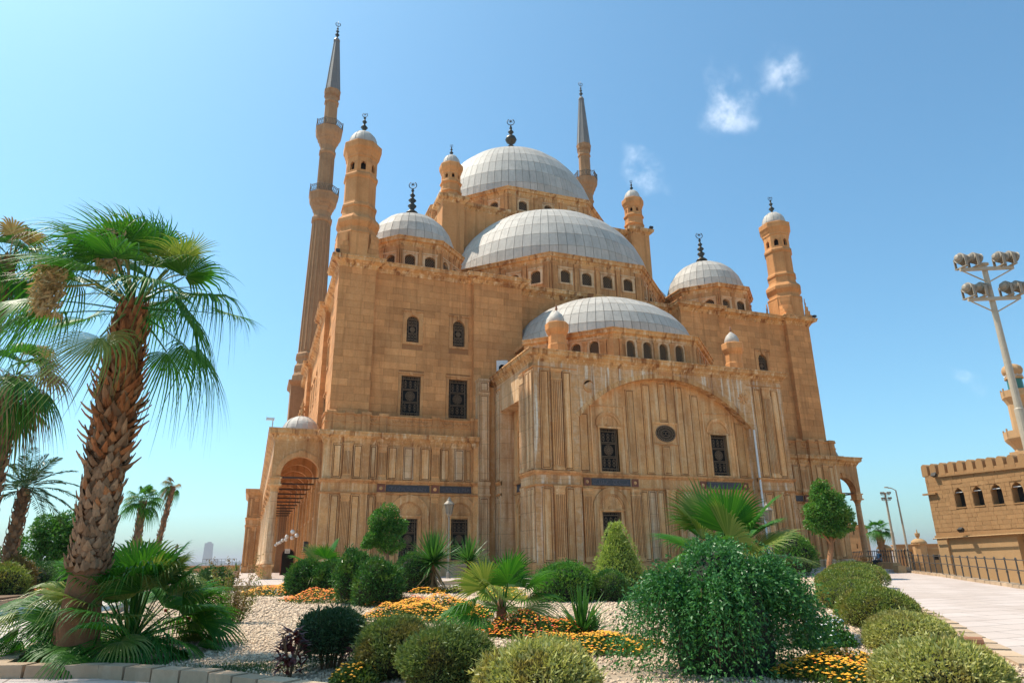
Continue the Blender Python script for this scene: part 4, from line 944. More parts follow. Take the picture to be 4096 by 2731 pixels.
for s in (-1, 1):
    X = lambda x: x if s < 0 else -x
    ay = -.7
    r = 1.3; cx, sp = -24.65, 6.2
    poly = [(-26.55, 6.0), (-25.95, 6.0), (-25.95, sp)]+arc_pts(cx, sp, r, math.pi, 0, 18)[1:-1]+[(-23.35, sp), (-23.35, 6.0), (-23.2, 6.0), (-23.2, 8.8), (-26.55, 8.8)]
    poly = [(X(a), b) for a, b in poly]
    if s > 0: poly = poly[::-1]
    ar = MB().prism(poly, ay, ay+.5).build('arcade_front', M['marble'], MQ)
    o = arc_pts(cx, sp, r+.34, 0, math.pi, 24); i_ = arc_pts(cx, sp, r-.001, math.pi, 0, 24)
    MB().prism([(X(a), b) for a, b in o+i_], ay-.07, ay+.02).build('archivolt', M['trim'], ar)
    MB().prism([(X(cx)-.16, sp+r-.05), (X(cx)+.16, sp+r-.05), (X(cx)+.22, sp+r+.42), (X(cx)-.22, sp+r+.42)], ay-.14, ay).build('keystone', M['trim'], ar)
    trans = cached(('tr', s), lambda: MB().prism(poly, 0, .42).mesh('transverse_arch', M['trim']))
    r2 = BAY/2-.34
    sidep = [(0, 6.0), (.34, 6.0)]+arc_pts(BAY/2, 6.05, r2, math.pi, 0, 14)+[(BAY-.34, 6.0), (BAY, 6.0), (BAY, 8.8), (0, 8.8)]
    sidem = cached('sidearch', lambda: MB().prism(sidep, 0, .6).mesh('side_arch', M['marble']))
    for k in range(NB):
        yk = Y0+BAY*k
        c = inst('column', SHA, MQ, frame(X(-26.25), yk, 0)); inst('pedestal', PED, c, frame(X(-26.25), yk, 0)); inst('capital', CAPM, c, frame(X(-26.25), yk, 0))
        if k: inst('transverse_arch', trans, MQ, frame(0, yk-.21, 0))
        MB().box(min(X(-26.0), X(-23.3)), max(X(-26.0), X(-23.3)), yk-.05, yk+.05, 6.0, 6.12).build('tie_beam', M['wood'], MQ)
        if k < NB-1:
            m = frame(X(-26.55), yk+BAY, 0, R(-90)) if s < 0 else frame(X(-26.55), yk, 0, R(90))
            inst('side_arch', sidem, MQ, m)
            MB().box(X(-26.25)-.04, X(-26.25)+.04, yk, yk+BAY, 6.0, 6.1).build('tie_beam', M['wood'], MQ)
            if s < 0 or k < 2:
                dz = MB().lathe([(1.34*math.cos(R(90)*i/8), 9.55+1.22*math.sin(R(90)*i/8)) for i in range(8)]+[(.02, 10.77)], 20, (X(-24.75), yk+1.75))
                for q in range(10):
                    a = q*math.pi/5; dz.tube([(X(-24.75)+1.35*math.cos(R(90)*i/8)*math.cos(a), yk+1.75+1.35*math.cos(R(90)*i/8)*math.sin(a), 9.55+1.22*math.sin(R(90)*i/8)) for i in range(8)], .022, 4)
                dz.lathe([(1.5, 9.35), (1.5, 9.5), (1.36, 9.56)], 20, (X(-24.75), yk+1.75))
                d_ = dz.build('arcade_dome', M['lead'], MQ, smooth=False)
                MB().lathe([(.3,10.7),(.14,10.85),(.1,11.0),(.24,11.15),(.1,11.3),(.08,11.4),(.2,11.52),(.08,11.65),(.12,11.75),(.05,11.85),(.02,12.15)], 10, (X(-24.75), yk+1.75)).build('finial', M['trim'], d_, smooth=True)
    MB().box(min(X(-26.5), X(-23.2)), max(X(-26.5), X(-23.2)), ay+.1, 43, 8.75, 9.4).build('arcade_roof', M['trim'], MQ)
    P = [(-26.55, 43), (-26.55, ay), (-23.3, ay)]; P = P if s < 0 else mir(P)
    MB().sweep(P, [(-.3, 8.6), (.02, 8.6), (.05, 8.72), (.12, 8.78), (.16, 8.9), (.3, 9.0), (.38, 9.06), (.40, 9.3), (.46, 9.32), (.46, 9.42), (-.4, 9.48)]).build('cornice', M['cornice'], MQ)
    # wall inside the arcade
    m = frame(-23.25, 45, 0, R(-90)) if s < 0 else frame(23.25, -1.7, 0, R(90))
    L = 46.7; uy = (lambda y: 45-y) if s < 0 else (lambda y: y+1.7)
    ops = [(uy(Y0+BAY*(k+.5))-.65, uy(Y0+BAY*(k+.5))+.65, .44, 3.3) for k in range(NB-1)]
    iw = MB().wall(0, L, -.7, 9.0, ops, .5).build('arcade_wall', M['marble'], MQ, m)
    for k in range(NB):
        u = uy(Y0+BAY*k); pilaster(m, u-.3, u+.3, -.6, 6.0, parent=iw, d=.2)
        if k < NB-1 and s < 0:
            u = uy(Y0+BAY*(k+.5)); window(m @ Matrix.Translation((u, 0, .44)), 1.3, 2.85, .26, .2, '', 'ornate', 'marble', key=False)
            panel(m, u-1.45, u-.95, 0, 5.6, parent=iw); panel(m, u+.95, u+1.45, 0, 5.6, parent=iw)
    MB().box(min(X(-26.9), X(-23.2)), max(X(-26.9), X(-23.2)), -1.05, 43, -.75, -.62).build('arcade_floor', M['pave'], MQ)
# portal block at the far end of the left arcade and the court behind
pb = MB().box(-28.25, -23.0, 43.0, 54.0, -.7, 9.2); pb.sweep([(-28.25, 54), (-28.25, 43), (-23.0, 43)], [(0, 8.6), (.1, 8.8), (.3, 9.0), (.4, 9.1), (.42, 9.5), (-.6, 9.6)]); pb.sweep([(-28.25, 54), (-28.25, 43), (-23.0, 43)], [(0, 5.7), (.12, 5.78), (.15, 5.95), (0, 6.0)]); pb.sweep([(-28.25, 54), (-28.25, 43), (-23.0, 43)], [(0, 4.9), (.1, 4.98), (.1, 5.1), (0, 5.12)])
po_ = pb.build('portal_block', M['marble'], MQ)
mf = frame(0, 43.0)
for z0, z1 in ((.1, 4.8), (6.1, 8.4)): panel(mf, -28.1, -27.6, z0, z1, parent=po_); pilaster(mf, -27.5, -26.95, z0, z1+.1, parent=po_); panel(mf, -25.6, -25.1, z0, z1, parent=po_); panel(mf, -24.2, -23.6, z0, z1, parent=po_)
MB().box(-23.6, 23.6, 45.3, 99, -.7, 9.0).box(-24, 24, 45.6, 99.4, 9.0, 9.5).build('court_wall', M['marble'], MQ)

# ------------------------------------------------------------------ right side: railing, low wall, fort
RD = Vector((0.617, 0.787, 0)); RP = Vector((2.95, -29.7, 0))
def rline(s): p = RP+RD*s; return p.x, p.y
post_me = MB().lathe([(.035, 0), (.03, .95), (.045, .96), (.05, 1.0), (.03, 1.04), (.01, 1.06)], 8).lathe([(.045, .48), (.045, .54)], 8).mesh('post', M['iron'])
def railing(name, s0, s1, step, label, h=0.0, off=0.0):
    x, y = rline(s0); t = empty(name, (x, y, gz(x, y))); tag(t, label, 'railing')
    n = int((s1-s0)/step); pts = []
    for i in range(n+1):
        x, y = rline(s0+i*step); z = gz(min(x, xr(y)-.2), y)+.14+h; x -= RD.y*off; y += RD.x*off; pts.append((x, y, z))
        inst('post', post_me, t, Matrix.Translation((x, y, z-.1)) @ Matrix.Diagonal((1, 1, 1.1, 1)))
    for k in (.55, .96):
        rl = MB(); rl.tube([(p[0], p[1], p[2]+k) for p in pts], .022, 6); rl.build('rail', M['iron'], t)
railing('railing', -9.9, 18.7, 1.3, 'black iron railing with ball tops along the white path before the fort wall')
railing('railing', 19.2, 52, 1.0, 'farther closely spaced iron railing running behind the right arcade column', .12, -.3)
kerb('railing_kerb', [rline(-14), rline(22)], 'rough pale stone kerb under the iron railing', 0.7, 0.5, 0.16, 0.14)
lw = empty('low_wall', (*rline(17.2), -.6)); tag(lw, 'low grey stone sitting wall in front of the far railing', 'wall')
blk = MB().frus(-.5, .5, -.5, .5, -.5, .5, .03).mesh('block', M['far'])
for i in range(16):
    x, y = rline(18.2+i*1.3); x -= RD.y*.75; y += RD.x*.75
    inst('block', blk, lw, Matrix.Translation((x, y, gz(x, y)+.16)) @ Matrix.Rotation(math.atan2(RD.y, RD.x), 4, 'Z') @ Matrix.Diagonal((1.28, .5, .56, 1)))
# fort
FT = frame(19.4, -13.4, 0, R(-96)); FO = empty('fort_building', (19.4, -13.4, -3), R(-96)); tag(FO, 'sunlit sandstone fort wall with round topped battlements and arched windows', 'fort')
topz = lambda s: 6.27-.04*s; strz = lambda s: 1.76+.015*s
FS = []; ops = [(c-.40, c+.40, 3.58-.01*c, 4.92-.012*c) for c in (2.62, 4.08, 5.52, 7.0, 8.5, 10, 11.5)]
up_ = MB().wall(0, 14, 1.7, 6.0, ops, .55); up_.add([(0, 0, 1.7), (0, 8, 1.7), (0, 8, 6.2), (0, 0, 6.2)], [(0, 3, 2, 1)]); up_.add([(0, 0, 6.0), (14, 0, 5.75), (14, 8, 5.75), (0, 8, 6.0)], [(0, 1, 2, 3)])
for c in ops: up_.prism([(c[0], c[3]-.45), (c[0]+.12, c[3]-.2), ((c[0]+c[1])/2, c[3]+.002), (c[0], c[3]+.002)], .01, .5); up_.prism([(c[1], c[3]-.45), (c[1], c[3]+.002), ((c[0]+c[1])/2, c[3]+.002), (c[1]-.12, c[3]-.2)], .01, .5)
fw_ = up_.build('upper_wall', M['fort'], FO, FT)
ashlar(FT, 0, 14, 1.95, 5.75, [(o[0]-.02, o[1]+.02, o[2]-.02, o[3]+.02) for o in ops], .29, FS, .35, .75)
fstone = MB().add([(0,-1,0),(1,-1,0),(1,-1,1),(0,-1,1),(0,0,0),(1,0,0),(1,0,1),(0,0,1)], [(0,1,2,3),(0,4,5,1),(1,5,6,2),(2,6,7,3),(3,7,4,0)]).mesh('stone', M['fort'])
lay(FS, fw_, fstone, 'fort', 300)
for o in ops:
    w = MB().box(o[0], o[1], .5, .55, o[2], o[3]).build('window', M['void'], FO, FT); MB().box(o[0]-.04, o[1]+.04, -.06, .5, o[2]-.07, o[2]).build('sill', M['fort'], w, FT)
    MB().box(o[0], o[1], .12, .18, o[3]-.34, o[3]-.29).build('bar', M['white'], w, FT)
lowb = MB().box(0, .85, -.02, 7.9, -3.6, 1.6); lowb.box(.85, 6.1, .14, 7.9, -3.6, 1.6); lowb.box(6.1, 14, .6, 7.9, -3.6, 1.6); lowb.build('lower_wall', M['fortr'], FO, FT)
ld = MB(); ld.prism([(-.05, 1.55), (14, 1.75), (14, 1.9), (-.05, 1.72)], -.1, .2); ld.build('string_course', M['fort'], FO, FT)
MB().tube([(-.05, -.26, 1.5), (6.2, -.26, 1.6), (14, -.26, 1.7)], .05, 6).build('pipe', M['fortr'], FO, FT)
MB().box(-.3, .85, -.22, 0, 4.6, 4.72).build('ledge', M['fort'], FO, FT)
MB().prism([(.9, 5.78), (14, 5.45), (14, 5.58), (.9, 5.9)], -.14, .1).build('coping', M['fort'], FO, FT)
mpoly = [(-.26, -.25), (.26, -.25), (.26, .36)]+arc_pts(0, .36, .26, 0, math.pi, 8)[1:-1]+[(-.26, .36)]
mer = MB().prism(mpoly, -.02, .42).mesh('merlon', M['fort'])
for i in range(19): inst('merlon', mer, FO, FT @ Matrix.Translation((.08+i*.77, 0, topz(i*.77)-.05)) @ Matrix.Rotation(R(random.uniform(-2, 2)), 4, 'Y'))
for i in range(8): inst('merlon', mer, FO, FT @ Matrix.Rotation(R(90), 4, 'Z') @ Matrix.Translation((.5+i*.77, -.02, topz(0)-.05)))
fl = MB(); fl.box(-.16, .16, -.1, .1, 0, .22).box(-.2, .2, -.14, -.1, -.03, .25)
flood_s = fl.mesh('floodlight', M['tyre'])
tag(inst('floodlight', flood_s, None, FT @ Matrix.Translation((1.05, -.2, 5.85)) @ Matrix.Rotation(R(-30), 4, 'X')), 'small black floodlight between the battlements of the fort', 'floodlight')
tag(inst('floodlight', flood_s, None, FT @ Matrix.Translation((2.6, -.35, 1.95)) @ Matrix.Rotation(R(40), 4, 'X')), 'small black floodlight on the string course of the fort', 'floodlight')
# far stone minaret with green neck
mx, my = 91.1, 23.7; FM = empty('stone_minaret', (mx, my, -3)); tag(FM, 'stone minaret with ribbed bulb and green neck behind the tall floodlight mast', 'minaret')
MB().box(mx-2.2, mx+2.2, my-2.2, my+2.2, -3, 16.5).lathe([(2.2,16.3),(2.1,16.9),(2.4,17.5),(2.6,17.8),(2.9,18.2),(3.1,18.6),(3.1,18.9),(1.5,18.9)], 8, (mx, my), R(22.5), True).lathe([(1.75,18.8),(1.65,24.3),(1.8,24.7),(2.0,25.2),(2.2,25.5),(2.2,25.7),(1.0,25.7)], 8, (mx, my), R(22.5), True).build('shaft', M['far'], FM)
for zb, rb in ((18.9, 3.0), (25.7, 2.1)):
    P = octagon(mx, my, rb, range(8)); b_ = MB()
    for i in range(8):
        p, q = P[i], P[(i+1) % 8]; b_.tube([(*p, zb), (*p, zb+1.35)], .14, 5); a = math.atan2(q[1]-p[1], q[0]-p[0]); L = math.hypot(q[0]-p[0], q[1]-p[1]); m = frame(*p, 0, a); t = MB().box(0, L, -.06, .06, zb, zb+.95); b_.add([tuple(m @ Vector(v)) for v in t.v], t.f)
    b_.build('balcony', M['far'], FM)
MB().lathe([(1.15,25.7),(1.1,28.7)], 16, (mx, my)).build('neck', M['greent'], FM)
MB().lathe([(1.35,28.6),(1.4,28.8),(1.2,28.95),(1.25,29.4)], 16, (mx, my)).build('neck_ring', M['far'], FM)
lt = MB()
for i in range(26):
    a = i*2*math.pi/26; lt.tube([(mx+1.28*math.cos(a), my+1.28*math.sin(a), 29.02), (mx+1.28*math.cos(a+.08), my+1.28*math.sin(a+.08), 29.2+.16*(i % 3)/2), (mx+1.28*math.cos(a+.17), my+1.28*math.sin(a+.17), 29.05)], .05, 4)
lt.build('lettering', M['white'], FM)
ob = MB(); n = 40
for j, (r, z) in enumerate([(1.2, 29.4), (1.42, 29.75), (1.48, 30.2), (1.3, 30.7), (.85, 31.1), (.3, 31.3)]):
    for i in range(n): a = i*2*math.pi/n; k = 1+.07*math.cos(a*10); ob.v.append((mx+r*k*math.cos(a), my+r*k*math.sin(a), z))
for j in range(5):
    for i in range(n): ob.f.append((j*n+i, j*n+(i+1) % n, (j+1)*n+(i+1) % n, (j+1)*n+i))
ob.build('bulb', M['far'], FM, smooth=True)
MB().lathe([(.1,31.2),(.1,31.5),(.32,31.75),(.1,32.0),(.25,32.2),(.08,32.4),(.18,32.6),(.05,32.75),(.02,33.1)], 8, (mx, my)).build('finial', M['bronze'], FM)

# floodlight masts
def flood_mesh():
    mb = MB(); t = MB().lathe([(.19, -.24), (.20, -.22), (.17, -.2), (.15, -.05), (.13, .1), (.08, .16), (.02, .17)], 14)
    for k in range(6): t.lathe([(.185, -.17+k*.04), (.185, -.155+k*.04)], 14)
    Mx = Matrix.Translation((0, 0, .34)) @ Matrix.Rotation(R(-78), 4, 'Y'); mb.add([tuple(Mx @ Vector(v)) for v in t.v], t.f)
    mb.box(-.05, .05, -.21, -.19, .0, .36); mb.box(-.05, .05, .19, .21, .0, .36); mb.box(-.06, .06, -.22, .22, -.01, .02)
    return mb.mesh('floodlight', M['lampcase'])
FLM = flood_mesh()
def mast(x, y, zb, zt, r0, r1, rz, label, sc=1.0, arms=((0.0, 1.55), (-.98, 1.5))):
    t = empty('floodlight_mast', (x, y, zb)); tag(t, label, 'floodlight mast')
    MB().lathe([(r0*1.6, zb), (r0*1.6, zb+.05), (r0, zb+.1), (r0, zb+(zt-zb)*.55), (r0*.8, zb+(zt-zb)*.55+.03), (r1, zt), (r1*1.9, zt+.03), (r1*1.9, zt+.08), (r1*.8, zt+.12)], 14, (x, y)).build('pole', M['mast'], t)
    for dz, w in arms:
        m = frame(x, y, zt-.12+dz*sc, rz); w *= sc
        a = MB().box(-w/2, w/2, -.07*sc-r1, .0-r1, -.05*sc, .05*sc); a.tube([(-w/2+.05, -.05-r1, -.05*sc), (0, -.03, -.42*sc)], .022*sc, 5); a.tube([(w/2-.05, -.05-r1, -.05*sc), (0, -.03, -.42*sc)], .022*sc, 5)
        ao = a.build('cross_arm', M['mast'], t, m)
        for u in (-.46, -.22, .26, .46): inst('floodlight', FLM, ao, m @ Matrix.Translation((u*w, -.04-r1, .06*sc)) @ Matrix.Rotation(R(15+random.uniform(-8, 8)), 4, 'Z') @ Matrix.Scale(.92*sc, 4))
mast(-7.16, -38.0, gz(-7.16, -38), 8.70, .125, .075, R(-25), 'tall tan floodlight mast with two cross arms of round lamps at right edge')
mast(40.2, 8.6, -2.2, 7.2, .16, .1, R(-40), 'distant floodlight mast with two rows of lamps beyond the railing', .62)
sl_ = MB().tube([(41.0, 7.7, -2.2), (41.0, 7.7, 3), (40.95, 7.75, 7.5), (40.6, 7.95, 7.75), (40.2, 8.2, 7.85)], [.13, .11, .07, .06, .06], 8).box(39.9, 40.3, 8.1, 8.3, 7.8, 7.92)
tag(sl_.build('street_lamp', M['mast']), 'thin street lamp pole with short bent arm right of the distant mast', 'street lamp')
# lantern posts
def lantern(x, y, zb, zt, label, s=1.0, mat='lampcase'):
    t = empty('lamp_post', (x, y, zb)); tag(t, label, 'lamp post', 'lantern posts')
    MB().lathe([(.13, zb), (.13, zb+.3), (.07, zb+.4), (.055, zt-1.35*s), (.09, zt-1.33*s), (.05, zt-1.25*s), (.16*s, zt-1.15*s), (.18*s, zt-1.1*s)], 10, (x, y)).build('pole', M['lampcase' if mat != 'tyre' else 'tyre'], t)
    MB().lathe([(.15*s, zt-1.08*s), (.25*s, zt-.5*s)], 6, (x, y), 0, True).build('glass', M['lampglass'], t)
    f = MB()
    for k in range(6):
        a = R(30)+k*math.pi/3; c = 1/math.cos(R(30)); f.tube([(x+.155*c*s*math.cos(a-R(30)), y+.155*c*s*math.sin(a-R(30)), zt-1.1*s), (x+.255*c*s*math.cos(a-R(30)), y+.255*c*s*math.sin(a-R(30)), zt-.5*s)], .022*s, 4)
    f.lathe([(.31*s, zt-.52*s), (.31*s, zt-.47*s), (.12*s, zt-.25*s), (.13*s, zt-.18*s), (.05*s, zt-.1*s), (.06*s, zt-.06*s), (.01, zt)], 6, (x, y), 0, True).build('cap', M['lampcase' if mat != 'tyre' else 'tyre'], t)
def _glass():
    m, t, p, o = newmat('lantern_glass'); p.inputs['Base Color'].default_value = (.34, .29, .22, 1); p.inputs['Roughness'].default_value = .15; p.inputs['Transmission Weight'].default_value = .5; return m
M['lampglass'] = _glass()
lantern(-15.66, -7.4, -.65, 4.34, 'tan lantern lamp post in front of the hall windows', 1.0)
lantern(2.5, -15.7, -.7, 3.62, 'tan lantern lamp post in front of the right part of the apse', 1.0)
lantern(-34.9, 33.8, -.62, 2.6, 'dark lamp post beside the far left parapet', .55, 'tyre')
# bench
bx, by = -21.0, -21.2; bz = gz(bx, by); BT = empty('park_bench', (bx, by, bz), R(8)); tag(BT, 'black slatted park bench on the gravel behind round shrubs', 'bench'); mB = frame(bx, by, bz, R(8))
slt = MB().box(-.8, .8, -.012, .012, -.035, .035).mesh('slat', M['tyre'])
for k in range(5): inst('slat', slt, BT, mB @ Matrix.Translation((0, -.02-.02*k*-1, .46+k*.085)) @ Matrix.Rotation(R(-10), 4, 'X'))
for k in range(5): inst('slat', slt, BT, mB @ Matrix.Translation((0, .1+k*.085, .43)) @ Matrix.Rotation(R(90), 4, 'X'))
for x in (-.68, .68): MB().box(x-.03, x+.03, -.04, .02, 0, .84).box(x-.03, x+.03, .42, .48, 0, .42).box(x-.03, x+.03, .02, .48, .36, .41).build('leg', M['tyre'], BT, mB)
# things round the mosque
t = empty('security_camera', (-26.8, -.6, 9.45)); tag(t, 'white security camera on the left corner of the arcade roof', 'camera')
MB().box(-26.84, -26.76, -.64, -.56, 9.45, 10.0).build('bracket', M['white'], t); MB().box(-27.2, -26.7, -.72, -.52, 10.0, 10.16).box(-27.25, -27.2, -.74, -.5, 9.98, 10.2).build('housing', M['white'], t)
tag(MB().box(-.16, .16, -.12, .12, 0, .2).box(-.03, .03, -.03, .03, -.12, 0).build('cornice_floodlight', M['tyre'], None, frame(23.5, -1.5, 23.25)), 'small dark floodlight on the cornice end of the right corner tower', 'floodlight')
tag(MB().box(-.16, .16, -.12, .12, 0, .2).box(-.03, .03, -.03, .03, -.12, 0).build('cornice_floodlight', M['tyre'], None, frame(-23.3, -1.5, 23.25)), 'small dark floodlight on the cornice of the left corner tower', 'floodlight')
tag(MB().box(-.2, .2, -.14, .14, 0, .25).box(-.03, .03, -.03, .03, -.15, 0).build('cornice_floodlight', M['tyre'], None, frame(12.5, 9.5, 36.7)), 'small dark floodlight on the pier below the right inner turret', 'floodlight')
for i, (x, y, z) in enumerate([(-24.7, 1.6, 2.5), (-24.25, 4.2, 2.35), (-24.75, 8.6, 2.42), (-24.3, 9.4, 2.35), (-24.6, 13.2, 2.35), (-24.72, 17.0, 2.4), (-24.72, 22.4, 2.38), (-24.72, 28.6, 2.45), (-24.72, 34.7, 2.44)]):
    g = empty('globe_lamp', (x, y, z)); words = ['largest white globe lamp, nearest in the hanging row of the arcade', 'second white globe lamp hanging just below the largest one', 'third white globe lamp from the front of the arcade row', 'fourth white globe lamp from the front of the arcade row', 'fifth white globe lamp of the hanging arcade row', 'sixth white globe lamp of the hanging arcade row', 'third white globe lamp from the far end of the arcade row', 'second white globe lamp from the far end of the arcade row', 'smallest white globe lamp at the far end of the arcade row']
    tag(g, words[i], 'lamp', 'globe lamps hanging in the arcade')
    MB().lathe([(.16*math.sin(math.pi*k/10)+.001, z-.16*math.cos(math.pi*k/10)) for k in range(11)], 16, (x, y)).build('globe', M['globe'], g, smooth=True)
    MB().tube([(x, y, z+.15), (x, y, 6.05)], .012, 4).build('chain', M['iron'], g)
bd = empty('door_screen', (-24.1, 18, -.62)); tag(bd, 'dark arched wooden door screen standing in the left arcade', 'door')
MB().prism([(-.52, 0), (.52, 0), (.52, 1.95)]+arc_pts(0, 1.95, .52, 0, math.pi, 10)[1:-1]+[(-.52, 1.95)], -.03, .03).box(-.6, .6, -.1, .1, -.02, .04).build('leaf', M['pane'], bd, frame(-24.1, 18, -.6) @ Matrix.Diagonal((1, 1, .9, 1)))
o = [(.6, 0), (.6, 1.95)]+arc_pts(0, 1.95, .6, 0, math.pi, 10)[1:-1]+[(-.6, 1.95), (-.6, 0)]; i_ = [(-.52, 0), (-.52, 1.95)]+arc_pts(0, 1.95, .52, math.pi, 0, 10)[1:-1]+[(.52, 1.95), (.52, 0)]
MB().prism(o+i_, -.05, .05).build('frame', M['redm'], bd, frame(-24.1, 18, -.6) @ Matrix.Diagonal((1, 1, .9, 1)))
sg = empty('exit_sign', (-24.15, 17.9, 1.5)); tag(sg, 'small white sign board above the dark door in the arcade', 'sign')
MB().box(-24.4, -23.95, 17.88, 17.92, 1.28, 1.68).build('board', M['white'], sg)
tx = bpy.data.curves.new('lettering', 'FONT'); tx.body = 'Exit'; tx.size = .2; tx.align_x = 'CENTER'; tx.extrude = .003; to = bpy.data.objects.new('lettering', tx); tx.materials.append(M['tyre'])
COL.objects.link(to); bpy.context.view_layer.update()
tm_ = bpy.data.meshes.new_from_object(to.evaluated_get(bpy.context.evaluated_depsgraph_get())); bpy.data.objects.remove(to)
inst('lettering', tm_, sg, Matrix.Translation((-24.17, 17.87, 1.36)) @ Matrix.Rotation(R(90), 4, 'X'))
sp_ = empty('loudspeaker', (-23.6, 3.6, 1.3)); tag(sp_, 'black loudspeaker box on the arcade wall', 'loudspeaker')
MB().box(-23.75, -23.4, 3.35, 3.75, 1.2, 1.9).build('cabinet', M['tyre'], sp_); MB().box(-23.74, -23.42, 3.32, 3.35, 1.25, 1.85).build('grille', M['iron'], sp_)
# orange pipe end on the kerb
pp = MB().tube([(-16.9, -41.6, -1.08), (-16.0, -42.12, -1.09)], .085, 12, cap=False).tube([(-16.9, -41.6, -1.08), (-16.0, -42.12, -1.09)], .07, 12, cap=False)
pt = empty('drain_pipe', (-16.4, -41.9, -1.2)); tag(pt, 'orange plastic pipe end lying on the kerb beside the white path', 'pipe'); pp.build('pipe', M['orangep'] if 'orangep' in M else M['terra'], pt); MB().tube([(-16.85, -41.63, -1.08), (-16.12, -42.05, -1.09)], .069, 12).build('pipe_bore', M['void'], pt)

# ------------------------------------------------------------------ background
bt = empty('fort_tower', (58, 33, -3)); tag(bt, 'distant tan fort tower with battlements seen behind the small tree', 'tower')
mT = frame(57.0, 31.0, 0, R(-52)); sl2 = [(-2.2+i*1.0, -2.2+i*1.0+.16, 1.6, 2.25) for i in range(5)]+[(.6, .76, 3.6, 4.4), (1.5, 1.66, 3.6, 4.4)]
MB().wall(-3.2, 2.2, -3, 5.0, sl2, .4, 0, True).add([(2.2, 0, -3), (2.2, 5, -3), (2.2, 5, 5), (2.2, 0, 5), (-3.2, 0, -3), (-3.2, 5, -3), (-3.2, 5, 5), (-3.2, 0, 5)], [(0, 1, 2, 3), (4, 7, 6, 5), (3, 2, 6, 7)]).build('wall', M['far'], bt, mT)
MB().box(-3.35, 2.35, -.15, 5.1, 4.55, 4.9).build('corbel', M['far'], bt, mT)
for i in range(7): MB().box(-3.3+i*.82, -3.3+i*.82+.5, -.14, .3, 4.9, 5.4).build('merlon', M['far'], bt, mT)
def block(name, px, py, w, d, z0, z1, rz, mat, label, cat='building', extra=None):
    t = empty(name, (px, py, z0), rz); tag(t, label, cat); m = frame(px, py, 0, rz)
    MB().box(-w/2, w/2, 0, d, z0, z1).build('wall', M[mat], t, m); MB().box(-w/2-.12, w/2+.12, -.12, d+.1, z1, z1+.18).build('coping', M[mat], t, m)
    if extra: extra(t, m)
def wins(n, w, z0, z1, ww=.5):
    def f(t, m):
        for i in range(n): MB().box(-w/2+(i+.5)*w/n-ww/2, -w/2+(i+.5)*w/n+ww/2, -.02, .1, z0, z1).build('window', M['void'], t, m)
    return f
block('citadel_building', 66, 24, 11, 6, -3, 1.9, R(-45), 'far', 'low tan building beyond the railing left of the far palm', extra=wins(4, 11, .6, 1.3))
block('citadel_building', 78, 8, 26, 6, -3, 2.9, R(-52), 'far', 'long low tan citadel building behind the distant masts', extra=wins(9, 26, .4, 1.3, .6))
block('citadel_building', 64, 3, 9, 5, -3, .9, R(-50), 'fortr', 'low flat roofed shed beyond the railing near the fort', extra=wins(3, 9, -.4, .3))
block('citadel_building', 58, 18, 7, 4, -3, 1.2, R(-48), 'fortr', 'small pale flat roofed building right behind the far railing', extra=wins(3, 7, -.1, .5))
for (x, y, h, lab) in ((53.5, 22.0, 1.6, 'left small domed pavilion beside the far palm'), (56.5, 19.0, 2.3, 'tallest small domed pavilion right of the far palm'), (66, 5.5, 1.3, 'small domed pavilion farther right near the fort')):
    t = empty('domed_pavilion', (x, y, -2.2)); tag(t, lab, 'pavilion', 'domed pavilions beyond the railing')
    MB().lathe([(.85, -2.2), (.85, h-.5), (1.0, h-.45), (1.0, h-.3)], 8, (x, y)).build('wall', M['far'], t)
    MB().lathe([(.95*math.cos(R(90)*i/6), h-.3+.65*math.sin(R(90)*i/6)) for i in range(6)]+[(.03, h+.36)], 14, (x, y)).build('dome', M['fortr'], t, smooth=True)
    MB().lathe([(.1, h+.3), (.3, h+.7), (.32, h+1.0), (.1, h+1.05), (.04, h+1.5)], 8, (x, y)).build('finial', M['far'], t)
# low parapet on the left and the city in the haze
pw = empty('parapet_wall', (-60, 48, -.6)); tag(pw, 'low tan parapet wall at the far edge of the terrace', 'wall')
MB().box(-80, -28.4, 48, 48.5, -.8, .22).build('wall', M['far'], pw); MB().box(-80, -28.3, 47.9, 48.6, .22, .32).build('coping', M['kerb'], pw)
fr_ = empty('fence', (-33, 47.3, -.6)); tag(fr_, 'thin metal fence by the far corner of the arcade', 'fence')
for i in range(10): MB().tube([(-33+i*.45, 48.2, .3), (-33+i*.45, 48.2, 1.1)], .018, 5).build('bar', M['iron'], fr_)
MB().tube([(-33, 48.2, 1.1), (-28.9, 48.2, 1.1)], .02, 5).build('rail', M['iron'], fr_)
def cityblock(px, dist, z0, z1, w, d, label, slant=0.0, setb=None):
    a = yaw+math.atan((px-2048)/2709*0.93); x, y = CAM[0]+dist*math.sin(a), CAM[1]+dist*math.cos(a)
    t = empty('city_building', (x, y, z0)); tag(t, label, 'building', 'city buildings in the haze'); m = frame(x, y, 0, -a)
    MB().prism([(-w/2*1.05, z0), (w/2*1.05, z0), (w/2*.88, z1-slant), (-w/2*.88, z1)], 0, d).build('tower', M['city'], t, m)
    b_ = MB().box(-w*.2, w*.25, d*.2, d*.6, z1-slant, z1+w*.12); b_.build('roof_plant', M['city'], t, m)
    f_ = MB(); n = max(4, int((z1-z0)/9))
    for k in range(n): zz = z0+(k+.4)*(z1-z0)/n; f_.box(-w/2*.86, w/2*.86, -.35, .05, zz, zz+.8)
    tag(f_.build('floor_bands', M['pane'], t, m), kind='stuff')
cityblock(787, 6400, -62, 182, 76, 60, 'tall pale skyscraper fading in the haze on the left horizon', 3)
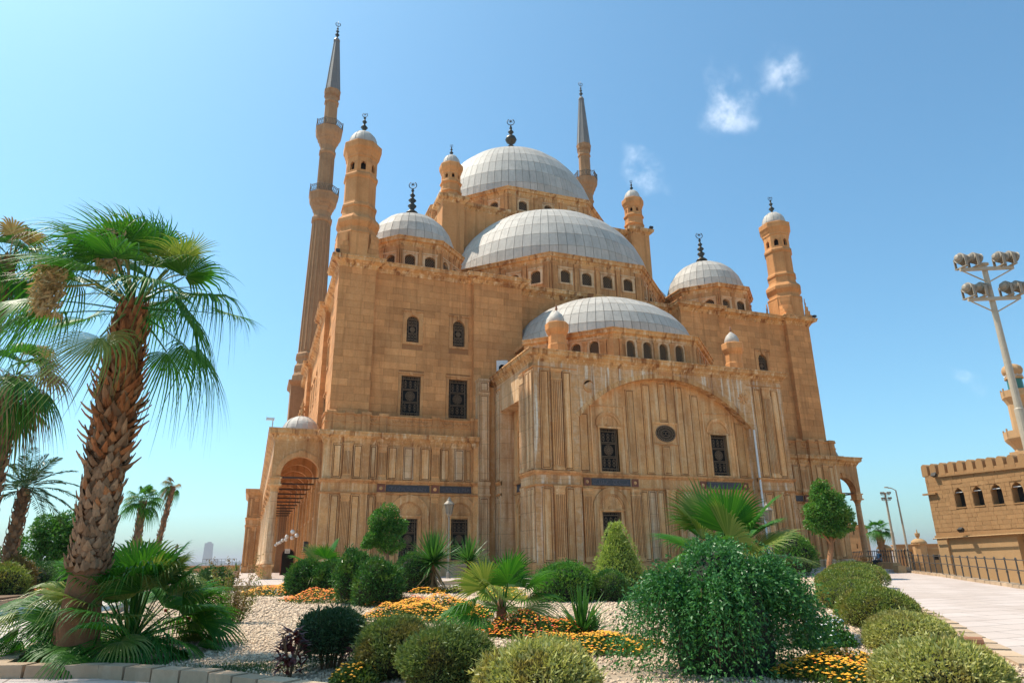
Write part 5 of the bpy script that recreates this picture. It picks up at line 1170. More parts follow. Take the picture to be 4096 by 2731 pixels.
for px, dist, h, w, lab in ((690, 3300, 30, 40, 'hazy block left of the tall skyscraper'), (705, 3600, 18, 60, 'wide low hazy block left of the skyscraper'), (822, 3300, 24, 34, 'hazy mid rise block just right of the skyscraper'), (845, 3500, 14, 60, 'wide hazy block right of the skyscraper'), (742, 3400, 6, 90, 'low hazy block at the foot of the skyscraper'), (760, 3000, 2, 70, 'lowest hazy block under the skyscraper'), (900, 3400, 4, 110, 'long low hazy block near the arcade'), (640, 3500, 10, 80, 'long hazy block behind the thin palm trunk')):
    cityblock(px, dist*2, -62, h*2, w*2, 80, lab)
# canopy at the far left
cx_, cy_ = -42.6, 2.2; t = empty('canopy', (cx_, cy_, -.7)); tag(t, 'white pyramid canopy half hidden behind trees at left edge', 'canopy')
MB().add([(cx_-2, cy_-2, 1.0), (cx_+2, cy_-2, 1.0), (cx_+2, cy_+2, 1.0), (cx_-2, cy_+2, 1.0), (cx_, cy_, 1.75), (cx_-2, cy_-2, .8), (cx_+2, cy_-2, .8), (cx_+2, cy_+2, .8), (cx_-2, cy_+2, .8)], [(0, 1, 4), (1, 2, 4), (2, 3, 4), (3, 0, 4), (5, 6, 1, 0), (6, 7, 2, 1), (7, 8, 3, 2), (8, 5, 0, 3)]).build('roof', M['white'], t)
for sx in (-1.9, 1.9):
    for sy in (-1.9, 1.9): MB().tube([(cx_+sx, cy_+sy, -.8), (cx_+sx, cy_+sy, .95)], .05, 6).build('leg', M['iron'], t)

# ------------------------------------------------------------------ plants
M.update(
    l_dark=leafmat('leaf_dark_green', (0.030, 0.085, 0.020), (0.065, 0.15, 0.035), .25),
    l_deep=leafmat('leaf_deep_green', (0.026, 0.09, 0.022), (0.085, 0.23, 0.045), .25, rough=.38, third=(0.13, 0.22, 0.03)),
    l_olive=leafmat('leaf_olive', (0.09, 0.15, 0.035), (0.22, 0.27, 0.08), .28, third=(0.19, 0.15, 0.045)),
    l_shadow=leafmat('leaf_palm_shadow', (0.03, 0.075, 0.03), (0.06, 0.12, 0.045), .2),  # the big palm's shadow is put into this darker leaf colour
    l_var=leafmat('leaf_variegated', (0.28, 0.31, 0.07), (0.62, 0.58, 0.23), .3, third=(0.30, 0.22, 0.06)),
    l_hedge=leafmat('leaf_hedge', (0.12, 0.19, 0.035), (0.30, 0.34, 0.08), .3, third=(0.30, 0.23, 0.06)),
    l_lime=leafmat('leaf_lime', (0.22, 0.32, 0.05), (0.52, 0.58, 0.17), .35),
    l_bright=leafmat('leaf_bright', (0.045, 0.15, 0.025), (0.13, 0.32, 0.05), .35, rough=.4, third=(0.16, 0.26, 0.04)),
    l_casc=leafmat('leaf_jasmine', (0.03, 0.13, 0.035), (0.09, 0.26, 0.065), .3, rough=.4),
    l_tree=leafmat('leaf_tree', (0.035, 0.125, 0.02), (0.12, 0.30, 0.04), .35, rough=.4),
    l_red=leafmat('leaf_crimson', (0.075, 0.016, 0.018), (0.14, 0.035, 0.03), .15, rough=.35),
    l_dry=leafmat('leaf_dry', (0.19, 0.14, 0.035), (0.28, 0.17, 0.06), .3),
    l_lant=leafmat('leaf_lantana', (0.06, 0.12, 0.02), (0.13, 0.19, 0.035), .3),
    frond=leafmat('fan_frond', (0.022, 0.115, 0.014), (0.07, 0.22, 0.02), .4, rough=.45, spec=.25),
    frondy=leafmat('fan_frond_yellowing', (0.11, 0.19, 0.03), (0.27, 0.30, 0.07), .35, rough=.4),
    frondd=leafmat('fan_frond_dead', (0.22, 0.15, 0.07), (0.34, 0.24, 0.12), .3, rough=.7),
    date=leafmat('date_frond', (0.03, 0.075, 0.025), (0.06, 0.115, 0.04), .25, rough=.4),
    yucca=leafmat('yucca_leaf', (0.035, 0.13, 0.025), (0.09, 0.22, 0.04), .3, rough=.38),
    f_yel=plain('blossom_yellow', (0.82, 0.37, 0.012), .7, var=.2), f_or=plain('blossom_orange', (0.78, 0.17, 0.010), .7, var=.25), f_red=plain('blossom_red', (0.62, 0.03, 0.03), .6, var=.2),
    f_wh=plain('blossom_white', (0.82, 0.82, 0.78), .7), tan=leafmat('palm_flower', (0.46, 0.30, 0.14), (0.60, 0.43, 0.22), .2, rough=.8), petiole=plain('petiole', (0.24, 0.22, 0.05), .5, var=.3), twig=plain('foliage_shade', (0.018, 0.022, 0.009), .9), orangep=plain('orange_plastic', (0.55, 0.16, 0.05), .5))
def unit(v): return v/np.maximum(np.linalg.norm(v, axis=-1, keepdims=True), 1e-9)
def leaves(P, D, L, W, rng, fold=.25):
    """one folded blade per row of P, pointing along D"""
    n = len(P); D = unit(D); S = unit(np.cross(D, unit(rng.normal(size=(n, 3))))); N = np.cross(S, D)
    L = np.asarray(L).reshape(-1, 1)*np.ones((n, 1)); W = np.asarray(W).reshape(-1, 1)*np.ones((n, 1))
    m = P+D*L*.45
    V = np.stack([P, m+S*W*.5+N*W*fold, P+D*L-N*W*fold*.6, m-S*W*.5+N*W*fold], 1)
    F = np.arange(n*4).reshape(n, 4)
    return V.reshape(-1, 3), F
def lump(d, rng, amp, k=7, f=3.0):
    r = np.zeros(len(d))
    for _ in range(k): a = rng.normal(size=3)*f; r += np.cos(d @ a+rng.uniform(0, 6.28))
    return 1+amp*r/math.sqrt(k)
def core(rx, ry, rz, zc, name='shade_core', k=.8, low=-.25):  # dark solid filling the shrub; inner shade put into its colour
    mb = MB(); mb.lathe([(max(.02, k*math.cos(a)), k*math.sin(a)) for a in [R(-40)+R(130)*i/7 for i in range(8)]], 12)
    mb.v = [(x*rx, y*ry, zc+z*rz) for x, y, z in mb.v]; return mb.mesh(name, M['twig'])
def shrub(x, y, rx, ry, h, mat, n, L, W, label, cat='shrub', name='clipped_shrub', seed=1, legs=0.0, amp=.075, group=None, zoff=0.0, k=.82, outb=.8, cone=False, stem=True, neat=False):
    rng = np.random.default_rng(seed); z = gz(x, y)+zoff
    t = empty(name, (x, y, z)); tag(t, label, cat, group)
    hh = h*(1-legs)
    d = unit(rng.normal(size=(n, 3))); d[:, 2] = np.abs(d[:, 2])*rng.choice([1, 1, 1, -.55], n); d = unit(d)
    r = lump(d, rng, amp)*(1-np.abs(rng.normal(0, .09, n))); zc = legs*h+hh*.36
    if cone:
        u = rng.random(n)**.75; a = rng.uniform(0, 6.28, n); rad = np.clip((1-u)**.82, .03, 1)*(1-np.abs(rng.normal(0, .07, n)))*(1+.05*np.sin(3*a+5*u))
        P = np.stack([rad*np.cos(a)*rx, rad*np.sin(a)*ry, u*h], -1); d = unit(np.stack([np.cos(a), np.sin(a), np.full(n, .5)], -1))
    else: P = np.stack([d[:, 0]*rx*r, d[:, 1]*ry*r, zc+np.where(d[:, 2] > 0, d[:, 2]*hh*.64, d[:, 2]*hh*.36*1.6)*r], -1); P[:, 2] = np.maximum(P[:, 2], legs*h*.6+.01)
    D = d*outb+rng.normal(size=(n, 3))*.55+np.array([0, 0, .35])
    ll = L*rng.uniform(.6, 1.3, n); sprig = rng.random(n) < (.015 if neat else .06); ll[sprig] *= 1.5; P[sprig] += d[sprig]*.04*(rx+h)
    gap = np.zeros(n)
    for _ in range(6): gap += np.cos(P @ (rng.normal(size=3)*5.5/max(rx, .5))+rng.uniform(0, 6.28))
    keep = (gap < (3.2 if neat else 2.2)) | (rng.random(n) < .35)
    V, F = leaves(P[keep], D[keep], ll[keep], (W*rng.uniform(.7, 1.25, n))[keep], rng)
    tag(inst('foliage', npmesh('foliage', V, F, M[mat]), t, Matrix.Translation((x, y, z))), kind='stuff')
    if cone: c = MB().lathe([(rx*.85*(1-i/8)**.82+.01, h*i/8*.97) for i in range(9)], 12); c.v = [(a, b*ry/rx, e) for a, b, e in c.v]; c.build('shade_core', M['twig'], t, Matrix.Translation((x, y, z)))  # cone filled the same way, foliage shade painted as a near-black core
    else: inst('shade_core', core(rx, ry, hh*.64, zc, k=k), t, Matrix.Translation((x, y, z)))
    if stem:
        for i in range(14 if legs > .15 else 4):
            a = rng.uniform(0, 6.28); q = rng.uniform(.1, .6 if legs > .15 else .3); b = rng.uniform(.6, .9)
            MB().tube([(q*rx*math.cos(a)*.5, q*ry*math.sin(a)*.5, -.05), (q*rx*math.cos(a+.2)*.9, q*ry*math.sin(a+.2)*.9, zc*.5), (b*rx*math.cos(a)*.8, b*ry*math.sin(a)*.8, zc+.05)], [.016, .013, .008], 5).build('stem', M['trunk'], t, Matrix.Translation((x, y, z)))
    return t
# clipped shrubs across the front
shrub(-26.2, -39.75, .50, .48, .86, 'l_shadow', 13000, .048, .019, 'dark clipped dome shrub with bare stems beside the crimson plant', seed=2, legs=.3)
shrub(-25.45, -40.75, .56, .52, .80, 'l_olive', 16000, .046, .019, 'olive clipped dome shrub in the middle of the front row', seed=3, legs=.1)
shrub(-24.98, -41.75, .62, .56, .74, 'l_olive', 19000, .046, .019, 'widest olive clipped shrub right of the middle of the front row', seed=4, legs=.12)
shrub(-24.25, -43.0, .68, .6, .66, 'l_var', 12000, .07, .024, 'yellow variegated low shrub at the bottom edge of the photo', seed=5, amp=.09, outb=.5)
shrub(-3.3, -27.3, 1.45, 1.3, 1.05, 'l_hedge', 9000, .075, .035, 'farthest clipped hedge mound beside the white path', 'hedge', 'hedge_mound', seed=6, amp=.045, outb=.7, neat=True)
shrub(-7.4, -31.0, 1.15, 1.0, .95, 'l_hedge', 9000, .07, .032, 'fourth clipped hedge mound from the front along the white path', 'hedge', 'hedge_mound', seed=7, amp=.045, outb=.7, neat=True)
shrub(-11.7, -35.3, 1.0, .95, .86, 'l_hedge', 10000, .062, .028, 'yellowish hedge mound third from the front along the white path', 'hedge', 'hedge_mound', seed=8, amp=.045, outb=.7, neat=True)
shrub(-14.5, -38.7, .86, .8, .88, 'l_hedge', 13000, .055, .022, 'large round green hedge mound touching the white path', 'hedge', 'hedge_mound', seed=9, amp=.045, outb=.7, neat=True)
shrub(-16.85, -41.45, .76, .72, .62, 'l_var', 12000, .06, .022, 'yellow brown variegated hedge mound next to the orange pipe', 'hedge', 'hedge_mound', seed=10, amp=.045, outb=.7, neat=True)
shrub(-19.9, -44.5, .78, .7, .66, 'l_var', 12000, .068, .024, 'nearest yellow variegated hedge mound at lower right', 'hedge', 'hedge_mound', seed=11, amp=.045, outb=.7, neat=True)
shrub(-17.8, -29.7, 1.05, .95, 1.22, 'l_bright', 12000, .07, .035, 'round glossy green shrub left of the cone topiary', seed=12, amp=.03)
shrub(-16.5, -30.3, .62, .6, 1.0, 'l_deep', 6000, .06, .025, 'small dull green shrub at the foot of the cone topiary', seed=13)
shrub(-15.6, -29.2, 1.15, 1.1, 2.45, 'l_lime', 19000, .075, .032, 'tall yellow green cone topiary before the apse', 'topiary', 'cone_topiary', seed=14, cone=True)
shrub(-25.4, -23.2, .75, .8, 1.28, 'l_deep', 9000, .085, .04, 'left half of the paired round dark green shrubs near the arcade', seed=15)
shrub(-24.55, -23.5, .85, .85, 1.30, 'l_deep', 9000, .085, .04, 'right one of the paired dark shrubs below a fan palm', seed=16)
shrub(-24.3, -28.2, .62, .62, 1.60, 'l_deep', 8000, .08, .035, 'taller rear shrub left of the bench with rounded top', seed=17, legs=.12)
shrub(-23.75, -29.1, .78, .75, 1.42, 'l_deep', 10000, .08, .035, 'full round dark shrub in front of the bench', seed=18)
shrub(-21.3, -22.9, .75, .75, 1.5, 'l_deep', 7000, .08, .035, 'dark green shrub behind the left yucca', seed=19)
shrub(3.6, -16.4, 1.25, 1.2, 2.5, 'l_bright', 7000, .12, .05, 'round bush between the right lantern and the small tree', seed=20, legs=.1)
shrub(-19.3, -27.5, .7, .5, .55, 'l_var', 4000, .07, .025, 'low yellow shrub behind the young fan palm', seed=21)
# left border
for i, (x, y, rx, h, mt, lab) in enumerate([(-35.6, -20.4, .85, 1.25, 'l_hedge', 'light green shrub nearest the kerb at left edge'), (-35.9, -18.3, .8, 1.5, 'l_dry', 'yellow orange leaved shrub in the left border'), (-37.0, -22.0, 1.1, 1.7, 'l_bright', 'dark green shrub at the far left edge'), (-36.0, -15.6, 1.1, 1.3, 'l_dark', 'low green shrub behind the orange shrub'), (-35.2, -11.0, 1.2, 1.35, 'l_bright', 'green shrub left of the big palm trunk'), (-28.8, -15.3, .8, .95, 'l_dark', 'small green bush right of the palm skirt near the pale walk'), (-29.2, -21.6, .5, .55, 'l_hedge', 'tiny bush beside the kerb behind the palm skirt')]):
    shrub(x, y, rx, rx*.95, h, mt, 5000, .10, .04, lab, seed=40+i, amp=.09, outb=.6)
# cascading shrub
def cascade(x, y, label):
    rng = np.random.default_rng(77); z = gz(x, y); t = empty('weeping_shrub', (x, y, z)); tag(t, label, 'shrub')
    VV, FF = [], []; nb = 0; st = MB()
    n = 2000; LOBES = [(0, 0, 1.55, .45), (-.72, .1, 1.28, .38), (.68, -.1, 1.44, .42), (1.12, .2, 1.15, .38), (-.35, -.42, 1.2, .36), (.25, .42, 1.70, .42)]
    for i in range(n):
        a = rng.uniform(0, 6.28); q = math.sqrt(rng.random()); lb = LOBES[int(rng.choice(len(LOBES), p=[.26, .17, .17, .13, .13, .14]))]
        top = np.array([lb[0]+q*lb[3]*math.cos(a), lb[1]+q*lb[3]*math.sin(a), lb[2]-.35*q*q+rng.normal(0, .08)]); a = math.atan2(top[1]*1.1+.25*math.sin(a), top[0]+.25*math.cos(a)); q = min(1, math.hypot(top[0], top[1]))
        o = np.array([math.cos(a), math.sin(a), 0]); ln = rng.uniform(.3, 1.5) if rng.random() > .12 else rng.uniform(1.3, 2.0); s_ = np.linspace(0, 1, 14)[:, None]
        spread = rng.uniform(.15, .5)*(0.4+q)
        c = top+o*spread*(s_**.7)*ln+np.array([0, 0, -1])*(s_**1.7)*ln*1.05+np.array([0, 0, 1.0])*rng.uniform(.05, .38)*np.sin(s_*2.4)
        c = c+np.cumsum(rng.normal(0, .010, c.shape), 0); c = c[c[:, 2] > .03]
        if len(c) < 3: continue
        Pp = np.repeat(c, 2, 0)+rng.normal(0, .015, (len(c)*2, 3)); tan_ = np.gradient(c, axis=0); D = np.repeat(tan_, 2, 0)/np.maximum(np.linalg.norm(np.repeat(tan_, 2, 0), axis=1, keepdims=True), 1e-6)*.5+rng.normal(size=(len(c)*2, 3))*.6+o*.3
        V, F = leaves(Pp, D, rng.uniform(.045, .075, len(Pp)), rng.uniform(.02, .03, len(Pp)), rng); VV.append(V); FF.append(F+nb); nb += len(V)
        if i % 25 == 0: st.tube([tuple(p*np.array([.9, .9, 1])) for p in c[::3]], .003, 3)
    tag(inst('foliage', npmesh('foliage', np.concatenate(VV), np.concatenate(FF), M['l_casc']), t, Matrix.Translation((x, y, z))), kind='stuff')
    tag(st.build('stem', M['trunk'], t, Matrix.Translation((x, y, z))), kind='stuff'); inst('shade_core', core(.72, .6, 1.25, .4, k=1), t, Matrix.Translation((x, y, z)))
cascade(-21.0, -42.05, 'huge weeping dark green shrub filling the lower right centre')
# ---- fan palms
def fan(rng, base, az, el, pet, rad, nseg, spread=1.9, droop=.5, wind=(0, 0), cup=.25, tipd=.6, join=.5, sag=.12):
    """one fan leaf; returns verts, quads"""
    base = np.array(base, float); d = np.array([math.cos(az)*math.cos(el), math.sin(az)*math.cos(el), math.sin(el)])
    k = np.linspace(0, 1, 6)[:, None]; path = base+d*pet*k+np.array([0, 0, -1])*pet*sag*k**2
    A = unit(path[-1]-path[-2]); side = unit(np.cross(A, [0, 0, 1.0]) if abs(A[2]) < .97 else np.array([1., 0, 0])); roll = rng.normal(0, .35); N = np.cross(side, A); side, N = side*math.cos(roll)+N*math.sin(roll), N*math.cos(roll)-side*math.sin(roll)
    if N[2] < 0: N = -N
    H = path[-1]; ph = np.linspace(-spread, spread, nseg); dphi = ph[1]-ph[0]
    t = np.array([.03, .2, .4, .58, .74, .88, 1.0]); Lr = rad*(1-.22*np.abs(ph/spread)**2)*rng.uniform(.93, 1.05, nseg)
    dirs = np.cos(ph)[:, None]*A+np.sin(ph)[:, None]*side; perp = -np.sin(ph)[:, None]*A+np.cos(ph)[:, None]*side
    T = t[None, :, None]; ctr = H+dirs[:, None]*(Lr[:, None, None]*T)
    ctr = ctr+N*(cup*rad*(np.abs(ph)[:, None, None]/spread)**2*T)+np.array([0, 0, -1])*(droop*rad*T**2.2)
    tip = np.clip((T-join)/(1-join), 0, 1); rn = rng.uniform(.5, 1.4, (nseg, 1, 1))
    ctr = ctr+np.array([wind[0], wind[1], -tipd])*rad*.55*tip**1.8*rn
    w = np.where(t < join, Lr[:, None]*t*dphi*.5, Lr[:, None]*join*dphi*.5*np.clip((1-t)/(1-join), .04, 1))[..., None]
    l = ctr-perp[:, None]*w; r = ctr+perp[:, None]*w; c = ctr+N*w*.55
    V = np.stack([l, c, r], 2).reshape(-1, 3); m = len(t); F = []
    idx = np.arange(nseg*m*3).reshape(nseg, m, 3)
    F = np.concatenate([np.stack([idx[:, :-1, j], idx[:, :-1, j+1], idx[:, 1:, j+1], idx[:, 1:, j]], -1).reshape(-1, 4) for j in (0, 1)])
    # petiole as a three sided strip
    pw = np.linspace(.03, .012, 6)[:, None]*max(.6, rad); pl, pr, pc = path-side*pw, path+side*pw, path-N*pw*.8
    b = len(V); V = np.concatenate([V, np.stack([pl, pr, pc], 1).reshape(-1, 3)]); pi = b+np.arange(18).reshape(6, 3)
    F = np.concatenate([F]+[np.stack([pi[:-1, j], pi[:-1, (j+1) % 3], pi[1:, (j+1) % 3], pi[1:, j]], -1) for j in range(3)])
    return V, F
def fan_palm(x, y, zt, label, nf, pet, rad, els, seed, name='fan_palm', nseg=30, trunk=None, mats=('frond',), azs=None, droop=.3, wind=(0, 0), tipd=.5, cat='palm', zg=None, spread=1.9, join=.5, group=None, cup=.25, wild=0.0):
    rng = np.random.default_rng(seed); z0 = gz(x, y) if zg is None else zg; t = empty(name, (x, y, z0)); tag(t, label, cat, group)
    for i in range(nf):
        az = azs[i % len(azs)]+rng.normal(0, .12) if azs else i*2.39996+rng.normal(0, .2); f = i/max(1, nf-1); el = els[0]+(els[1]-els[0])*f+rng.normal(0, .08+wild*.2); dr = rng.uniform(1-.6*wild, 1+.9*wild)
        V, F = fan(rng, (x+.08*math.cos(az), y+.08*math.sin(az), zt-.25*f*pet*.5), az, el, pet*rng.uniform(.85, 1.15), rad*rng.uniform(.88, 1.1), nseg, spread, dr*droop*(1.1-el/1.6), wind, cup, dr*tipd*rng.uniform(.6, 1.3), join)
        inst('frond', npmesh('frond', V, F, M[mats[i % len(mats)]]), t)
    if trunk: trunk(t, rng, z0)
    return t
# the big palm in front
PX, PY = -29.89, -37.5
def boot_mesh(mat, L, w):
    mb = MB(); P = []
    for k, (u, ww, o) in enumerate([(0, .95, 0), (.35, 1.0, .03), (.7, .62, .0), (1.0, .10, -.05)]): P += [(-w*ww/2, .012-o, u*L), (0, .012-o-.004, u*L), (w*ww/2, .012-o, u*L), (0, -.028*(1-u*.8)-o, u*L)]
    mb.v = P
    for k in range(3):
        for j in range(4): mb.f.append((k*4+j, k*4+(j+1) % 4, k*4+4+(j+1) % 4, k*4+4+j))
    mb.f.append((12, 13, 14, 15)); return mb.mesh('leaf_base', M[mat])
M['bootg'] = stone('palm_leaf_base_grey', (0.27, 0.155, 0.085), (0.13, 0.065, 0.033), (0.42, 0.28, 0.17), var=.4, streak=.1, grain=22, bumpd=.01, lightamt=.5)
M['bootr'] = stone('palm_leaf_base_red', (0.30, 0.11, 0.038), (0.10, 0.032, 0.013), (0.46, 0.21, 0.085), var=.5, streak=.1, grain=22, bumpd=.01, lightamt=.4)
def big_trunk(t, rng, z0):
    prof = [(.44, z0-.05), (.41, z0+.1), (.34, z0+.35), (.285, z0+.8), (.255, z0+1.4), (.235, z0+1.9), (.235, z0+2.2), (.25, 3.0), (.23, 4.2), (.19, 4.75), (.1, 4.95)]
    n = 28; mb = MB(); mb.lathe(prof, n, (PX, PY)); mb.build('trunk', M['bark'], t, smooth=True)
    B = {k: boot_mesh(k, 1, 1) for k in ('boot', 'bootg', 'bootr')}; N_ = 950; lo, hi = .25, 4.85; item = []
    for i in range(N_):
        f = i/(N_-1); z = lo+(hi-lo)*f; az = i*2.39996+rng.normal(0, .10); r = np.interp(z, [p[1] for p in prof], [p[0] for p in prof])
        mat = 'bootg' if rng.random() > (f*2.4-.25) else ('bootr' if rng.random() < f else 'boot')
        mid = .36 < f < .74
        L = (.16+.06*f)*rng.uniform(.7, 1.35)*(1.7 if mid and rng.random() < .3 else 1); wd = rng.uniform(.11, .165)*(1-.15*f); tilt = rng.uniform(.6, 1.15)+(.3 if mid else 0)-.3*f
        m = Matrix.Translation((PX+(r-.02)*math.cos(az), PY+(r-.02)*math.sin(az), z-.08)) @ Matrix.Rotation(az+math.pi/2, 4, 'Z') @ Matrix.Rotation(tilt, 4, 'X') @ Matrix.Rotation(rng.normal(0, .25), 4, 'Y') @ Matrix.Diagonal((wd, 1.1, L, 1))
        item.append((math.cos(az-math.atan2(CAM[1]-PY, CAM[0]-PX)), mat, m))
    item.sort(key=lambda q: -q[0])
    for c, mat, m in item[:300]: inst('leaf_base', B[mat], t, m)
    for k in B:
        mb = MB(); loc = [v.co.copy() for v in B[k].vertices]; fs = [tuple(p.vertices) for p in B[k].polygons]
        for c, mat, m in item[300:]:
            if mat == k: mb.add([tuple(m @ v) for v in loc], fs)
        tag(mb.build('leaf_bases', M[k], t), kind='stuff')
bp = fan_palm(PX, PY, 4.85, 'tall fan palm with shaggy brown trunk at lower left', 31, 1.25, 1.2, (1.5, -.2), 5, 'fan_palm', 38, big_trunk, ('frond', 'frond', 'frond', 'frond', 'frondy', 'frond'), None, .25, (-.35, -.1), .85, spread=1.8, join=.38, wild=1.0)
rng = np.random.default_rng(3)
for i in range(16):                                   # long arching flower stalks
    az = rng.uniform(-.9, .9)+(0 if i % 3 else 2.6); L = rng.uniform(1.5, 2.4); el = rng.uniform(.25, 1.25); s_ = np.linspace(0, 1, 12)
    pts = [(PX+.1*math.cos(az)+L*s*math.cos(el)*math.cos(az), PY+.1*math.sin(az)+L*s*math.cos(el)*math.sin(az), 4.95+L*s*math.sin(el)-L*.62*s**2.6*(1.2-.3*math.sin(el))) for s in s_]
    MB().tube(pts, [.012*(1.25-s) for s in s_], 4).build('flower_stalk', M['frondy'], bp)
for (dx, dy, dz, n, sc) in ((-.35, -.65, .75, 900, .27), (-1.15, -.65, -.1, 900, .30)):  # cream flower clusters
    P = np.clip(rng.normal(size=(n, 3)), -1.5, 1.5)*np.array([.42, .3, .9])*sc+np.array([PX+dx, PY+dy, 4.85+dz]); V, F = leaves(P, rng.normal(size=(n, 3))*.6+np.array([-.5, -.1, -.8]), rng.uniform(.08, .2, n), rng.uniform(.02, .045, n), rng)
    tag(inst('flower_cluster', npmesh('flower_cluster', V, F, M['tan']), bp), kind='stuff')
    MB().tube([(PX, PY, 4.9), (PX+dx*.5, PY+dy*.5, 5.1+dz*.6), (PX+dx, PY+dy, 4.85+dz)], [.03, .025, .01], 6).build('flower_stalk', M['petiole'], bp)
# young palms round its foot
fan_palm(-29.2, -36.95, -.85, 'dense clump of young fan palm leaves right of the big trunk', 64, .95, 1.0, (1.5, -.25), 8, 'young_fan_palm', 32, None, ('frond', 'frond', 'frond', 'frondy', 'frond'), None, .26, (0, 0), .5, spread=1.3, join=.55, wild=.6)
fan_palm(-29.55, -38.05, -.9, 'small fan leaves spreading in front of the big palm trunk', 3, .45, .62, (.7, .1), 9, 'young_fan_palm', 30, None, ('frond', 'frondy'), [-1.2, -.5, -1.9], .5, (0, 0), .4, spread=1.6, join=.55)
fan_palm(-30.25, -37.2, -.45, 'few fan leaves left of the big palm trunk', 4, .5, .75, (.55, -.5), 10, 'young_fan_palm', 30, None, ('frond', 'frondy', 'frond'), [2.8, -2.75, 3.4], .5, (-.1, 0), .5, spread=1.5, join=.5)
fan_palm(-22.4, -36.5, -.62, 'young fan palm on a short stem above orange flowers', 13, .55, .95, (1.35, .0), 12, 'young_fan_palm', 34, lambda t, r, z0: MB().lathe([(.13, z0), (.11, z0+.3), (.1, z0+.55), (.05, z0+.7)], 12, (-22.4, -36.5)).build('trunk', M['bark'], t), ('frond', 'frondy', 'frond'), None, .25, (0, 0), .3, spread=1.55, join=.55)
fan_palm(-18.55, -39.0, .15, 'large fan palm rising behind the weeping shrub', 14, .75, 1.15, (1.5, .35), 13, 'young_fan_palm', 40, lambda t, r, z0: MB().lathe([(.2, z0), (.17, z0+.8), (.14, z0+1.4), (.05, z0+1.6)], 12, (-18.55, -39.0)).build('trunk', M['bark'], t), ('frond', 'frondy', 'frond'), None, .15, (0, 0), .25, spread=1.5, join=.6)
fan_palm(-24.75, -22.6, -.1, 'fan palm sprouting above the paired dark shrubs', 8, .7, .95, (1.4, .1), 14, 'young_fan_palm', 28, lambda t, r, z0: MB().lathe([(.15, z0), (.12, z0+.6), (.05, z0+.8)], 10, (-24.75, -22.6)).build('trunk', M['bark'], t), ('frond', 'frondy'), None, .2, (0, 0), .3, spread=1.5, join=.55)
# palms farther off
def plain_trunk(x, y, r0, r1, zt, lean=(0, 0), mat='trunk', boots=60):
    def f(t, rng, z0):
        k = np.linspace(0, 1, 9); MB().tube([(x+lean[0]*(1-s), y+lean[1]*(1-s), z0+(zt-z0)*s) for s in k], [r0*(1.25-.25*min(1, s*6))*(1-s)+r1*s for s in k], 12).build('trunk', M[mat], t)
        B = boot_mesh('boot', 1, 1)
        for i in range(boots):
            s = .35+.65*i/boots; az = i*2.39996; r = r0*(1-s)+r1*s
            inst('leaf_base', B, t, Matrix.Translation((x+lean[0]*(1-s)+r*math.cos(az)*.9, y+lean[1]*(1-s)+r*math.sin(az)*.9, z0+(zt-z0)*s-.1)) @ Matrix.Rotation(az+math.pi/2, 4, 'Z') @ Matrix.Rotation(.5, 4, 'X') @ Matrix.Diagonal((.2, 1, .3, 1)))
    return f
fan_palm(-37.0, -22.4, 11.5, 'highest fan palm crown cut off by the left edge', 20, .9, 1.1, (1.3, -.9), 21, 'fan_palm', 24, plain_trunk(-37.0, -22.4, .3, .22, 11.4, boots=160), ('frond', 'frond', 'frondd'), None, .5, (.1, 0), .9)
fan_palm(-34.95, -25.9, 6.1, 'lower shaggy fan palm with dead hanging leaves at the left edge', 20, .8, .95, (1.1, -1.25), 22, 'fan_palm', 24, plain_trunk(-34.95, -25.9, .3, .22, 6.0, boots=120), ('frondd', 'frond', 'frond', 'frondd'), None, .55, (.1, 0), 1.0)
fan_palm(-34.4, .75, 4.45, 'small fan palm right of the big trunk in the distance', 20, .65, .85, (1.3, -.7), 23, 'fan_palm', 20, plain_trunk(-34.4, .75, .26, .22, 4.4, (0, 0), 'trunk', 40), ('frond',), None, .5, (0, 0), .8)
fan_palm(-33.35, 6.9, 6.1, 'thin windblown palm with ragged top in the distance', 12, .4, .65, (1.2, -1.1), 24, 'fan_palm', 18, plain_trunk(-33.35, 6.9, .2, .17, 6.0, (-.75, 0), 'trunk', 50), ('frondd', 'frond'), [2.8, 2.2, -2.6, 3.6, 1.2], .6, (-.5, 0), .9)
fan_palm(52.5, 21.6, 3.9, 'fan palm beyond the railing in front of far buildings', 18, .95, 1.15, (1.2, -.4), 25, 'fan_palm', 20, plain_trunk(52.5, 21.6, .5, .42, 3.8, (.5, 0), 'trunk', 40), ('frond',), None, .4, (0, 0), .6, zg=-2.2)
